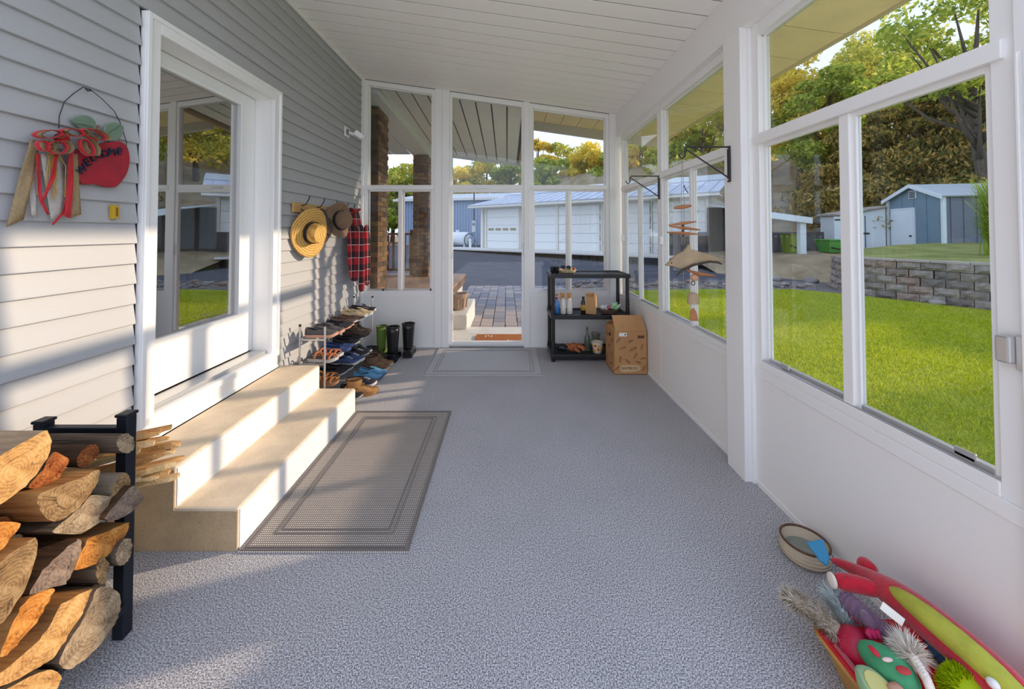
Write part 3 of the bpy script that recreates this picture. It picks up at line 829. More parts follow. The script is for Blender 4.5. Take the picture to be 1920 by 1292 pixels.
# low dark wall on the edge of the drive behind the stones
struct(MB().box(7.4, 14.6, 17.3, 17.6, 0.0, 1.5).build('bank_edging', mat('dark_block', RGB(84, 82, 84), 0.95, var=0.3, vscale=3, bmp=0.6, bscale=12), None), 'low dark block wall at the foot of the bank')

# ---- garage: long white building set at an angle
GO = Vector((-1.66, 26.0, 0.36)); GD = (0.795, -0.607)
Mg = frame_from(GO, GD)
gr = thing('garage', 'long white garage with sectional doors and grey metal roof', 'garage', tuple(GO))
m_gw = mat('garage_white', RGB(226, 222, 212), 0.6)
m_gd = mat('garage_door', RGB(228, 230, 228), 0.5)
m_shade = mat('garage_gap', RGB(60, 58, 56), 0.9)
m_gr = mat('grey_roof', RGB(182, 190, 202), 0.6, metal=0.0, var=0.06)
LG, GH = 14.0, 2.80
MB().box(-0.1, LG, 0.12, 6.5, 0, GH, Mg).build('garage_wall', m_gw, gr)
for (a, b, win) in ((0.35, 2.95, True), (3.45, 5.75, False), (5.95, 8.5, False), (8.7, 11.2, False), (11.4, 13.8, False)):
    g = empty('garage_door'); g.parent = gr; g.matrix_parent_inverse = world_of(gr).inverted()
    for i in range(5):
        z0_ = i * 0.53
        MB().box(a, b, 0.05, 0.11, z0_ + 0.006, z0_ + 0.524, Mg).build('door_panel', m_gd, g, bevel=0.008)
        if win and i == 2:
            for q in range(4):
                xx = a + 0.14 + q * (b - a - 0.12) / 4
                MB().box(xx, xx + 0.46, 0.035, 0.06, z0_ + 0.18, z0_ + 0.34, Mg).build('door_window', mat('dusk_pane', RGB(150, 130, 88), 0.2), g)
    MB().box(b + 0.02, b + 0.14, -0.02, 0.12, 0, GH, Mg).build('door_post', m_gw, gr)
    MB().box(a - 0.14, a - 0.02, -0.02, 0.12, 0, GH, Mg).build('door_post', m_gw, gr)
MB().box(-0.14, 0.06, -0.06, 0.12, 0, GH, Mg).build('corner_board', m_gw, gr)
MB().box(-0.7, LG + 0.5, -0.75, -0.65, GH - 0.02, GH + 0.16, Mg).build('fascia', m_gw, gr)
MB().box(-0.7, LG + 0.5, -0.66, 0.3, GH - 0.02, GH + 0.03, Mg).build('soffit', m_gw, gr)
slab([Mg @ Vector((-0.75, -0.78, GH + 0.15)), Mg @ Vector((LG + 0.5, -0.78, GH + 0.15)), Mg @ Vector((LG + 0.5, 2.6, GH + 1.05)), Mg @ Vector((0.6, 2.6, GH + 1.05))], 0.06, 'roof_sheet', m_gr, gr)
slab([Mg @ Vector((0.4, 2.5, GH + 1.10)), Mg @ Vector((LG + 0.5, 2.5, GH + 1.10)), Mg @ Vector((LG + 0.5, 5.5, GH + 1.75)), Mg @ Vector((0.4, 5.5, GH + 1.75))], 0.06, 'roof_sheet', m_roofm, gr)
for i in range(24):
    x = 0.3 + i * 0.6
    a, b = Mg @ Vector((x, -0.76, GH + 0.17)), Mg @ Vector((x, 2.6, GH + 1.07))
    MB().tube([a, b], 0.025, 4).build('roof_rib', m_gr, gr)
# concrete apron
struct(MB().box(-2.2, LG, -2.2, 0.15, -0.02, 0.06, Mg).build('apron', m_concd), 'pale concrete apron before the garage')
# blue corrugated building behind on the left
BO = Vector((-9.5, 33.0, 0.4)); BD = (1.0, -0.22)
Mb = frame_from(BO, BD)
bb = thing('metal_barn', 'blue corrugated metal building left of the garage', 'building', tuple(BO))
m_bw = mat('barn_blue', RGB(142, 164, 190), 0.5, metal=0.1)
MB().box(0, 11, 0, 6, 0, 3.9, Mb).build('barn_wall', m_bw, bb)
for i in range(44):
    x = 0.1 + i * 0.25
    MB().box(x, x + 0.1, -0.05, 0.02, 0, 3.88, Mb).build('rib', m_bw, bb)
slab([Mb @ Vector((-0.3, -0.4, 3.92)), Mb @ Vector((11.2, -0.4, 3.92)), Mb @ Vector((11.2, 4, 4.75)), Mb @ Vector((-0.3, 4, 4.75))], 0.1, 'roof_sheet', m_roofm, bb)
MB().box(-0.3, 11.2, -0.45, -0.38, 3.74, 3.95, Mb).build('fascia', mat('barn_fascia', RGB(222, 220, 214), 0.6), bb)
# propane tank
tp = onY(858, 465, 27.5); tp.z = 0.42
tk = thing('propane_tank', 'white propane tank beside the blue metal wall', 'tank', tuple(tp))
mtk = mat('tank_white', RGB(226, 230, 234), 0.35)
L_ = 0.75
prf = [(0.02, -L_ - 0.28), (0.25, -L_ - 0.22), (0.42, -L_ - 0.08), (0.46, -L_), (0.46, L_), (0.42, L_ + 0.08), (0.25, L_ + 0.22), (0.02, L_ + 0.28)]
MB().lathe(prf, 20, T(tp.x, tp.y, tp.z + 0.62) @ RZ(R(-20)) @ RY(R(90))).build('tank_body', mtk, tk, smooth=40)
for s_ in (-0.5, 0.5):
    MB().box(tp.x + s_ - 0.06, tp.x + s_ + 0.06, tp.y - 0.25, tp.y + 0.25, tp.z - 0.05, tp.z + 0.3).build('tank_foot', mtk, tk)
MB().lathe([(0.14, 0), (0.14, 0.16), (0.04, 0.18)], 14, T(tp.x, tp.y, tp.z + 1.05)).build('valve_dome', mtk, tk, smooth=40)
hp = thing('coiled_hose', 'dark hose coiled at the end of the propane tank', 'hose', (tp.x + 0.95, tp.y - 0.5, tp.z))
MB().tube([(tp.x + 0.95 + 0.36 * math.cos(a), tp.y - 0.78 - 0.01 * a, tp.z + 0.5 + 0.46 * math.sin(a)) for a in [i * 0.35 for i in range(37)]], 0.035, 6).build('hose', m_dark, hp, smooth=60)
# electric meter, conduit and mast on the garage corner
mp_ = onY(888, 465, 26.6)
me_ = thing('meter_box', 'grey electric meter with conduit on the metal wall', 'meter', (mp_.x, 26.6, 0.4))
m_cond = mat('conduit', RGB(120, 126, 134), 0.5, metal=0.4)
MB().box(mp_.x - 0.13, mp_.x + 0.13, 26.5, 26.65, 1.5, 2.3).build('meter_case', mat('meter_grey', RGB(206, 210, 214), 0.5), me_, bevel=0.02)
MB().lathe([(0.09, 0), (0.09, 0.08), (0.03, 0.1)], 14, T(mp_.x, 26.5, 2.05) @ RX(R(90))).build('meter_dial', m_cond, me_, smooth=40)
MB().tube([(mp_.x + 0.03, 26.6, 2.3), (mp_.x + 0.03, 26.6, 4.9)], 0.05, 8).build('conduit', m_dark, me_)
MB().tube([(mp_.x, 26.55, 1.5), (mp_.x + 0.05, 26.5, 1.1), (mp_.x + 0.22, 26.5, 0.8), (mp_.x + 0.2, 26.5, 0.4)], 0.05, 8).build('conduit', m_cond, me_)
bo = thing('bollard', 'short white pipe post in front of the meter', 'post', (mp_.x - 0.25, 26.2, 0.38))
MB().tube([(mp_.x - 0.2, 26.2, 0.35), (mp_.x - 0.2, 26.2, 0.95)], 0.09, 10).build('pipe', mtk, bo)
MB().lathe([(0.095, 0), (0.07, 0.06), (0.01, 0.08)], 10, T(mp_.x - 0.2, 26.2, 0.95)).build('pipe_cap', mtk, bo, smooth=60)

# ---- brick walk: pavers one by one
struct(MB().box(-1.6, 1.6, YE + 0.05, 6.05, ZG - 0.2, -0.02).build('landing', m_concd), 'small concrete landing outside the glass door')
walk = MB().box(-1.15, 2.3, 6.05, 11.6, ZG - 0.1, ZG - 0.018).build('walk_bed', mat('joint_sand', RGB(70, 64, 62), 0.95))
struct(walk, 'walk of weathered rectangular pavers leading to the drive')
m_pav = [mat('paver_%d' % i, c, 0.9, var=0.12, vscale=8, bmp=0.3, bscale=60) for i, c in enumerate((RGB(156, 146, 142), RGB(142, 136, 138), RGB(168, 152, 144), RGB(132, 128, 132)))]
pv_ = [MB().box(0, 0.208, 0, 0.278, -0.06, 0).mesh('paver', m) for m in m_pav]
random.seed(5)
for i in range(15):
    for j_ in range(19):
        instance('paver', random.choice(pv_), walk, T(-1.13 + i * 0.222 + 0.004 * random.uniform(-1, 1), 6.08 + j_ * 0.29, ZG + random.uniform(-0.004, 0.004)) @ RZ(random.uniform(-0.008, 0.008)))
# coir mat outside
m_coir = mat('coir', RGB(176, 96, 34), 0.95, var=0.25, vscale=60, bmp=1, bscale=220)
dm = thing('coir_doormat', 'orange coir doormat with worn white greeting outside the glass door', 'doormat', (0.05, 5.45, -0.02))
cp = [(-0.42, 5.10), (0.30, 5.10), (0.32, 5.12), (0.32, 5.54), (0.30, 5.56), (-0.42, 5.56), (-0.44, 5.54), (-0.44, 5.12)]
MB().prism(cp, -0.02, 0.0).build('mat_pile', m_coir, dm)
MB().prism([(p[0] * 1.012, p[1] + (p[1] - 5.33) * 0.02) for p in cp], -0.0205, -0.012).build('mat_backing', m_dark, dm)
m_chalk = mat('worn_white_print', RGB(214, 200, 180), 0.9)
def text(s, size, M, name, m, parent, depth=0.0015, font_shear=0, align='CENTER'):
    c = bpy.data.curves.new(name, 'FONT')
    c.body = s; c.size = size; c.extrude = depth; c.align_x = align; c.align_y = 'CENTER'; c.shear = font_shear
    c.resolution_u = 3
    c.materials.append(m)
    o = bpy.data.objects.new(name, c)
    col.objects.link(o)
    if parent is not None:
        o.parent = parent; o.matrix_parent_inverse = world_of(parent).inverted()
    me = bpy.data.meshes.new_from_object(o)
    me.materials.clear(); me.materials.append(m)
    q = bpy.data.objects.new(name, me); col.objects.link(q)
    if parent is not None:
        q.parent = parent; q.matrix_parent_inverse = world_of(parent).inverted()
    q.matrix_basis = M
    bpy.data.objects.remove(o)
    return q
text('hi', 0.17, T(-0.26, 5.45, 0.0015) @ RZ(R(180)), 'mat_print', m_chalk, dm)
text('bye', 0.17, T(0.12, 5.21, 0.0015), 'mat_print', m_chalk, dm)

# ---- entry deck, brick pillars, porch roof
ZD = 0.55
m_deck = mat('deck_board', RGB(176, 132, 100), 0.7, var=0.15, vscale=4, stretch=(8, 1, 1))
deck = MB().box(-6.5, -0.92, 5.25, 8.6, ZD - 0.16, ZD - 0.03).build('deck', mat('deck_joist', RGB(120, 84, 60), 0.8))
struct(deck, 'raised timber deck by the brick pillars')
db = MB().box(0, 0.135, 5.25, 8.6, -0.03, 0).mesh('deck_board', m_deck)
for i in range(40):
    instance('deck_board', db, deck, T(-6.5 + i * 0.1395, 0, ZD))
struct(MB().box(-6.3, -0.98, 5.4, 8.4, ZG - 0.1, ZD - 0.16).build('deck_skirt', m_concd), 'pale concrete base of the deck')
st2 = thing('deck_step', 'single pale stone step at the corner of the deck', 'step', (-0.8, 6.6, ZG))
MB().box(-0.93, -0.62, 5.9, 7.4, ZG, 0.2).build('step_block', m_concd, st2, bevel=0.02)
# railing
rl = thing('deck_railing', 'brown timber railing with balusters along the far side of the deck', 'railing', (-3.6, 8.4, ZD))
m_rail = mat('rail_wood', RGB(140, 100, 74), 0.7, var=0.15)
MB().box(-6.4, -2.05, 8.36, 8.48, ZD + 0.88, ZD + 0.93).build('top_rail', m_rail, rl)
MB().box(-6.4, -2.05, 8.39, 8.44, ZD + 0.08, ZD + 0.14).build('bottom_rail', m_rail, rl)
bal = MB().box(0, 0.045, 8.39, 8.435, ZD + 0.1, ZD + 0.9).mesh('baluster', m_rail)
for i in range(34):
    instance('baluster', bal, rl, T(-6.3 + i * 0.125, 0, 0))
for x in (-6.4, -4.3, -2.15):
    MB().box(x, x + 0.1, 8.36, 8.46, ZD, ZD + 1.0).build('rail_post', m_rail, rl)
# pillars laid brick by brick
m_brick = [mat('brick_%d' % i, c, 0.9, var=0.15, vscale=14, bmp=0.5, bscale=60) for i, c in enumerate((RGB(150, 116, 84), RGB(166, 130, 96), RGB(132, 98, 76), RGB(140, 112, 92), RGB(112, 88, 76)))]
m_mortar = mat('mortar', RGB(128, 116, 102), 0.95)
bk = [MB().box(-0.105, 0.105, 0, 0.045, 0, 0.062).mesh('brick', m) for m in m_brick]
def pillar(x0, x1, y0, y1, z1, label):
    p = thing('brick_pillar', label, 'pillar', ((x0 + x1) / 2, (y0 + y1) / 2, ZD), group='brick pillars of the entry porch')
    MB().box(x0 + 0.012, x1 - 0.012, y0 + 0.012, y1 - 0.012, ZD, z1).build('mortar_core', m_mortar, p)
    z, c = ZD, 0
    while z < z1 - 0.05:
        for side in range(4):
            L = (x1 - x0) if side % 2 == 0 else (y1 - y0)
            n = max(2, round(L / 0.225)); step = L / n
            for i in range(n):
                s_ = (i + 0.5) * step + (step / 2 if c % 2 else 0)
                wdt = step - 0.012
                if s_ + step / 2 > L + 0.01:
                    s_ -= L
                a0, a1 = max(0, s_ - wdt / 2), min(L, s_ + wdt / 2)
                if side in (1, 3) : pass
                mid_, sc_ = (a0 + a1) / 2, (a1 - a0) / 0.21
                if side == 0: M_ = T(x0 + mid_, y0, z)
                elif side == 1: M_ = T(x1, y0 + mid_, z) @ RZ(R(90))
                elif side == 2: M_ = T(x0 + mid_, y1, z) @ RZ(R(180))
                else: M_ = T(x0, y0 + mid_, z) @ RZ(R(-90))
                if side == 2 or side == 3: continue
                instance('brick', random.choice(bk), p, M_ @ S(sc_, 1, 1))
        z += 0.074; c += 1
random.seed(9)
pillar(-2.30, -1.855, 5.42, 5.89, 3.33, 'tall brick pillar nearest the end window, lit golden on one side')
pillar(-2.0, -1.668, 8.0, 8.4, 3.12, 'darker brick pillar at the far corner of the deck')
# porch roof beyond the end wall: soffit boards running away, beam, fascia
pr_ = empty('porch_roof', (-0.9, 6.6, 3.2)); tag(pr_, 'grey boarded soffit of the entry porch roof', 'roof')
def pz(x, y):
    return 3.17 - 0.127 * (x + 1.05) + (8.2 - y) * 0.06
m_soff = mat('soffit_grey', RGB(232, 236, 232), 0.6, var=0.04)
random.seed(2)
x = -1.72
while x < 0.2:
    xe = min(x + 0.195, 0.26)
    MB().hexa([(x, YE + 0.1, pz(x, YE + 0.1)), (xe, YE + 0.1, pz(xe, YE + 0.1)), (xe, 8.2, pz(xe, 8.2)), (x, 8.2, pz(x, 8.2)), (x, YE + 0.1, pz(x, YE + 0.1) + 0.02), (xe, YE + 0.1, pz(xe, YE + 0.1) + 0.02), (xe, 8.2, pz(xe, 8.2) + 0.02), (x, 8.2, pz(x, 8.2) + 0.02)]).build('soffit_board', m_soff, pr_)
    x += 0.217
MB().hexa([(-1.75, YE + 0.1, pz(-1.75, YE + 0.1) + 0.021), (0.27, YE + 0.1, pz(0.27, YE + 0.1) + 0.021), (0.27, 8.25, pz(0.27, 8.25) + 0.021), (-1.75, 8.25, pz(-1.75, 8.25) + 0.021), (-1.75, YE + 0.1, pz(-1.75, YE) + 0.2), (0.27, YE + 0.1, pz(0.27, YE) + 0.15), (0.27, 8.25, pz(0.27, 8.25) + 0.15), (-1.75, 8.25, pz(-1.75, 8.25) + 0.2)]).hexa([(-6, YE + 0.1, 3.46), (-1.75, YE + 0.1, 3.46), (-1.75, 8.25, 3.34), (-6, 8.25, 3.34), (-6, YE + 0.1, 3.7), (-1.75, YE + 0.1, 3.68), (-1.75, 8.25, 3.5), (-6, 8.25, 3.5)]).build('roof_deck', mat('soffit_gap', RGB(84, 86, 84), 0.9), pr_)
MB().hexa([(-2.0, 8.2, pz(-2.0, 8.2) - 0.05), (0.28, 8.2, pz(0.28, 8.2) - 0.05), (0.28, 8.3, pz(0.28, 8.2) - 0.05), (-2.0, 8.3, pz(-2.0, 8.2) - 0.05), (-2.0, 8.2, pz(-2.0, 8.2) + 0.2), (0.28, 8.2, pz(0.28, 8.2) + 0.2), (0.28, 8.3, pz(0.28, 8.2) + 0.2), (-2.0, 8.3, pz(-2.0, 8.2) + 0.2)]).build('fascia', mat('fascia_white', RGB(212, 214, 214), 0.5), pr_)
MB().hexa([(0.26, YE + 0.1, pz(0.26, YE + .1) - 0.05), (0.30, YE + 0.1, pz(0.26, YE + .1) - 0.05), (0.30, 8.3, pz(0.26, 8.3) - 0.05), (0.26, 8.3, pz(0.26, 8.3) - 0.05), (0.26, YE + 0.1, pz(0.26, YE + .1) + 0.2), (0.30, YE + 0.1, pz(0.26, YE + .1) + 0.2), (0.30, 8.3, pz(0.26, 8.3) + 0.2), (0.26, 8.3, pz(0.26, 8.3) + 0.2)]).build('barge_board', mat('tan_trim', RGB(190, 164, 130), 0.6), pr_)
MB().hexa([(-2.15, YE + 0.1, 3.36), (-1.74, YE + 0.1, 3.36), (-1.66, 8.45, 3.12), (-2.0, 8.45, 3.12), (-2.15, YE + 0.1, 3.66), (-1.74, YE + 0.1, 3.66), (-1.66, 8.45, 3.4), (-2.0, 8.45, 3.4)]).build('porch_beam', mat('beam_grey', RGB(232, 238, 238), 0.5), pr_)
for i in range(8):
    x = -2.2 - 0.4 * i
    MB().hexa([(x - 0.385, YE + 0.2, 3.42), (x, YE + 0.2, 3.42), (x, 8.6, 3.28), (x - 0.385, 8.6, 3.28), (x - 0.385, YE + 0.2, 3.44), (x, YE + 0.2, 3.44), (x, 8.6, 3.3), (x - 0.385, 8.6, 3.3)]).build('soffit_board', m_soff, pr_)
# planter on the step
pl = thing('planter_pot', 'tan stone planter standing by the deck corner', 'planter', (-0.80, 6.35, 0.2))
MB().lathe([(0.08, 0), (0.11, 0.03), (0.13, 0.2), (0.16, 0.24), (0.16, 0.27), (0.13, 0.27), (0.12, 0.2)], 16, T(-0.80, 6.35, 0.2)).build('pot', mat('planter_stone', RGB(178, 150, 128), 0.85, var=0.15), pl, smooth=40)
for i in range(8):
    a = i * math.pi / 4
    MB().tube([(-0.80 + 0.118 * math.cos(a), 6.35 + 0.118 * math.sin(a), 0.24), (-0.80 + 0.138 * math.cos(a), 6.35 + 0.138 * math.sin(a), 0.4)], 0.014, 6).build('flute', MATS['planter_stone'], pl)

# ---- our own roof: slab over the room, overhanging the window wall and the end wall
rf = empty('roof', (0, 2, 3.4)); tag(rf, 'porch roof with boarded tan eaves', kind='structure')
m_eave = mat('tan_soffit', RGB(238, 218, 178), 0.7, var=0.06, bmp=0.2, bscale=60)
def rz_(x): return ceil_z(x) - 0.03
XE_ = 2.36
MB().hexa([(XL - 0.6, YB, ceil_z(XL - 0.6) + 0.13), (XE_, YB, ceil_z(XE_) + 0.05), (XE_, 5.62, ceil_z(XE_) + 0.05), (XL - 0.6, 5.62, ceil_z(XL - 0.6) + 0.13), (XL - 0.6, YB, ceil_z(XL - 0.6) + 0.33), (XE_, YB, ceil_z(XE_) + 0.2), (XE_, 5.62, ceil_z(XE_) + 0.2), (XL - 0.6, 5.62, ceil_z(XL - 0.6) + 0.33)]).build('roof_deck', m_gap, rf)
y = YB
while y < 5.6:
    ye = min(y + 0.392, 5.62)
    MB().hexa([(XR + 0.1, y, rz_(XR + 0.1)), (XE_, y, rz_(XE_)), (XE_, ye, rz_(XE_)), (XR + 0.1, ye, rz_(XR + 0.1)), (XR + 0.1, y, rz_(XR + 0.1) + 0.03), (XE_, y, rz_(XE_) + 0.03), (XE_, ye, rz_(XE_) + 0.03), (XR + 0.1, ye, rz_(XR + 0.1) + 0.03)]).build('eave_board', m_eave, rf)
    y += 0.4
MB().hexa([(XE_, YB, rz_(XE_) - 0.01), (XE_ + 0.04, YB, rz_(XE_) - 0.01), (XE_ + 0.04, 5.66, rz_(XE_) - 0.01), (XE_, 5.66, rz_(XE_) - 0.01), (XE_, YB, rz_(XE_) + 0.26), (XE_ + 0.04, YB, rz_(XE_) + 0.26), (XE_ + 0.04, 5.66, rz_(XE_) + 0.26), (XE_, 5.66, rz_(XE_) + 0.26)]).build('fascia', mat('eave_fascia', RGB(206, 190, 160), 0.6), rf)
for i in range(5):
    a, b = 0.32 + i * 0.24, 0.32 + i * 0.24 + 0.232
    MB().hexa([(a, YE + 0.08, rz_(a)), (b, YE + 0.08, rz_(b)), (b, 5.58, rz_(b)), (a, 5.58, rz_(a)), (a, YE + 0.08, rz_(a) + 0.03), (b, YE + 0.08, rz_(b) + 0.03), (b, 5.58, rz_(b) + 0.03), (a, 5.58, rz_(a) + 0.03)]).build('eave_board', m_eave, rf)
MB().hexa([(0.3, 5.58, rz_(0.3) - 0.13), (XE_, 5.58, rz_(XE_) - 0.13), (XE_, 5.64, rz_(XE_) - 0.13), (0.3, 5.64, rz_(0.3) - 0.13), (0.3, 5.58, rz_(0.3) + 0.2), (XE_, 5.58, rz_(XE_) + 0.2), (XE_, 5.64, rz_(XE_) + 0.2), (0.3, 5.64, rz_(0.3) + 0.2)]).build('rake_board', mat('rake_grey', RGB(200, 196, 188), 0.6), rf)

# ---- trees: trunk, branches, leaf by leaf crowns
m_bark = mat('tree_bark', RGB(96, 84, 74), 0.95, var=0.3, vscale=12, bmp=0.8, bscale=20, stretch=(1, 1, 0.3))
LEAF = {
 'green': leaf_mat('leaves_green', [RGB(116, 142, 60), RGB(156, 178, 74), RGB(190, 200, 90), RGB(222, 216, 114)], 0.5),
 'yellow': leaf_mat('leaves_yellow', [RGB(204, 190, 80), RGB(244, 216, 92), RGB(252, 228, 112), RGB(220, 206, 100)], 0.5),
 'olive': leaf_mat('leaves_olive', [RGB(150, 164, 74), RGB(202, 200, 96), RGB(236, 218, 110), RGB(174, 180, 88)], 0.5),
 'dark': leaf_mat('leaves_dark', [RGB(86, 96, 58), RGB(132, 128, 72), RGB(190, 160, 92), RGB(226, 186, 110)], 0.35),
 'willow': leaf_mat('leaves_willow', [RGB(110, 146, 52), RGB(156, 182, 72), RGB(190, 204, 100)], 0.4),
}
def tree_meshes(seed, h, rx, rz, n, leaf, clumps, low=0.25, spiky=False):
    """meshes of one tree standing at the origin: trunk with branches, and leaves"""
    rr = np.random.default_rng(seed)
    cc = []
    for i in range(clumps):
        f = i / clumps
        if spiky:
            z = h * (low + (1 - low) * rr.uniform(0, 1) ** 1.2); rmax = rx * (1.02 - (z / h - low) / (1 - low)) ** 0.8
            a = rr.uniform(0, 2 * np.pi); r_ = rmax * rr.uniform(0.35, 1.0)
            cc.append((r_ * np.cos(a), r_ * np.sin(a), z, rmax * 0.45 + 0.25))
        else:
            v = rr.normal(0, 1, 3); v /= np.linalg.norm(v)
            q = rr.uniform(0.35, 1.0) ** 0.6
            cc.append((v[0] * rx * q, v[1] * rx * q, h - rz + v[2] * rz * q * 0.9, rx * rr.uniform(0.22, 0.38)))
    cc = np.array(cc)
    idx = rr.integers(0, clumps, n)
    d = rr.normal(0, 1, (n, 3)); d /= np.linalg.norm(d, axis=1, keepdims=True)
    rad_ = rr.uniform(0.3, 1.0, n) ** 0.5
    P_ = cc[idx, :3] + d * (cc[idx, 3] * rad_)[:, None] * np.array([1, 1, 0.62 if not spiky else 0.4])
    sz = leaf * rr.uniform(0.6, 1.3, n)
    t1 = rr.normal(0, 1, (n, 3)); t1 /= np.linalg.norm(t1, axis=1, keepdims=True)
    if spiky: t1[:, 2] -= 0.6
    t2 = np.cross(t1, rr.normal(0, 1, (n, 3))); t2 /= np.linalg.norm(t2, axis=1, keepdims=True)
    V = np.zeros((n, 4, 3))
    V[:, 0] = P_ - t1 * sz[:, None]; V[:, 1] = P_ + t2 * (sz * 0.5)[:, None]; V[:, 2] = P_ + t1 * sz[:, None]; V[:, 3] = P_ - t2 * (sz * 0.5)[:, None]
    tb = MB()
    r0 = 0.022 * h + 0.05
    tb.tube([(0, 0, -0.6), (0.02 * h, 0, h * 0.25), (0, 0.02 * h, h * 0.5), (0.01 * h, 0, h * 0.88)], [r0, r0 * 0.75, r0 * 0.5, r0 * 0.12], 7)
    for i in range(min(clumps, 16)):
        c = Vector(cc[i][:3]); z_ = max(h * 0.2, c.z - 0.25 * h); b = Vector((0, 0, z_))
        m1 = b.lerp(c, 0.5) + Vector((0, 0, -0.04 * h))
        tb.tube([b, m1, c], [r0 * 0.34, r0 * 0.2, r0 * 0.06], 5)
    return tb.mesh('trunk', m_bark, 180), V.reshape(-1, 3)
TREES = {}
def tree(kind, seed, x, y, z, h, rx, rz, n, leaf, clumps, label, cat='tree', rot=0, low=0.25, spiky=False, nm='tree', group='trees beyond the yard'):
    key = (seed, kind, h, rx)
    if key not in TREES:
        tm, V = tree_meshes(seed, h, rx, rz, n, leaf, clumps, low, spiky)
        TREES[key] = (tm, np_mesh('foliage', V, 4, LEAF[kind]))
    t = thing(nm, label, cat, (x, y, z), rot, group)
    for nm_, me in zip(('trunk', 'foliage'), TREES[key]):
        o = bpy.data.objects.new(nm_, me)
        col.objects.link(o); o.parent = t
    return t
def tu(u, Y): return (u - PU) / F * Y
# behind the barn and garage, left to right (pixel column gives the bearing, the second number the distance)
for i, (u, Y, h, rx, kind, lab) in enumerate((
    (735, 46, 9.0, 3.4, 'green', 'green tree seen left of the far brick pillar'),
    (770, 44, 8.0, 3.0, 'olive', 'olive tree seen beside the far brick pillar'),
    (868, 44, 8.2, 3.4, 'yellow', 'yellowing tree above the left end of the blue barn'),
    (912, 47, 9.6, 3.8, 'olive', 'olive-green tree above the garage corner'),
    (958, 45, 8.8, 3.3, 'green', 'green tree behind the garage, next to the door post'),
    (1008, 48, 12.8, 2.4, 'yellow', 'tall slim yellow tree behind the garage'),
    (1030, 43, 8.2, 3.2, 'green', 'low green tree in front of the tall yellow one'),
    (1062, 47, 11.4, 3.8, 'olive', 'broad olive tree over the middle of the garage roof'),
    (1108, 44, 10.0, 3.6, 'yellow', 'golden tree over the right part of the garage roof'),
    (1150, 42, 9.6, 3.4, 'green', 'green tree behind the corner post'),
    (1200, 40, 10.6, 3.8, 'yellow', 'golden tree seen through the far corner window'),
    (1262, 38, 11.5, 4.0, 'green', 'green tree seen beside the dolphin chime'),
    (1320, 34, 12.5, 4.0, 'olive', 'tall olive tree seen above the dolphin chime'))):
    tree(kind, 100 + i, tu(u, Y), Y, 0.3, h * 1.18, rx * 1.05, h * 0.48, 6500, 0.26, 36, lab)
for i in range(9):     # dense hedge row under them
    u = 700 + i * 62
    tree('green', 150 + i % 3, tu(u, 41), 41 + (i % 2), 0.3, 5.4, 2.7, 2.5, 5200, 0.24, 30, ['leftmost shrub of the hedge behind the garage', 'second hedge shrub from the left, behind the blue barn', 'third hedge shrub from the left, behind the blue barn', 'fourth hedge shrub from the left, seen over the door', 'middle hedge shrub, behind the garage corner', 'sixth hedge shrub from the left, behind the garage roof', 'seventh hedge shrub from the left, under the golden tree', 'second hedge shrub from the right end', 'rightmost shrub of the hedge behind the garage'][i], rot=i * 1.3, nm='hedge_shrub', cat='shrub', group='hedge behind the garage')
# on the hill to the right
for i, (u, Y, top, rx, kind, sp, lab) in enumerate((
    (1425, 27, 130, 3.2, 'olive', False, 'yellow-green tree beyond the lean-to'),
    (1500, 24, 95, 3.0, 'yellow', False, 'golden tree above the lean-to'),
    (1560, 22, 108, 2.6, 'green', False, 'green tree left of the wide window mullion'),
    (1640, 25, 62, 3.4, 'olive', False, 'tall light green tree above the white shed'),
    (1720, 27, 84, 3.2, 'green', False, 'rounded green tree rising over the blue shed'),
    (1660, 18.6, 205, 2.6, 'dark', True, 'dark bronze conifer behind the white shed'),
    (1740, 18.0, 175, 3.0, 'dark', True, 'largest dark bronze conifer behind the blue shed roof'),
    (1830, 17.6, 150, 3.0, 'dark', True, 'dark bronze conifer at the right behind the blue shed'),
    (1580, 20.5, 240, 2.4, 'dark', True, 'low bronze conifer on the bank beside the mullion'),
    (1905, 17.6, 120, 2.8, 'dark', True, 'dark conifer at the right edge of the window'))):
    X = tu(u, Y); zb_ = hz(X, Y) - 0.2
    top_z = onY(u, top, Y).z
    tree(kind, 200 + i, X, Y, zb_, top_z - zb_, rx, (top_z - zb_) * 0.40, 26000 if sp else 13000, 0.125 if not sp else 0.10, 60 if sp else 44, lab, low=0.05 if sp else 0.25, spiky=sp, group='trees on the hill')
# tall airy tree at the upper right
X = tu(1840, 15.0)
tree('green', 231, X, 15.0, hz(X, 15) - 0.3, onY(1840, -60, 15).z - hz(X, 15), 3.4, 2.7, 5200, 0.13, 26, 'tall airy tree with pale limbs at the upper right', group='trees on the hill')
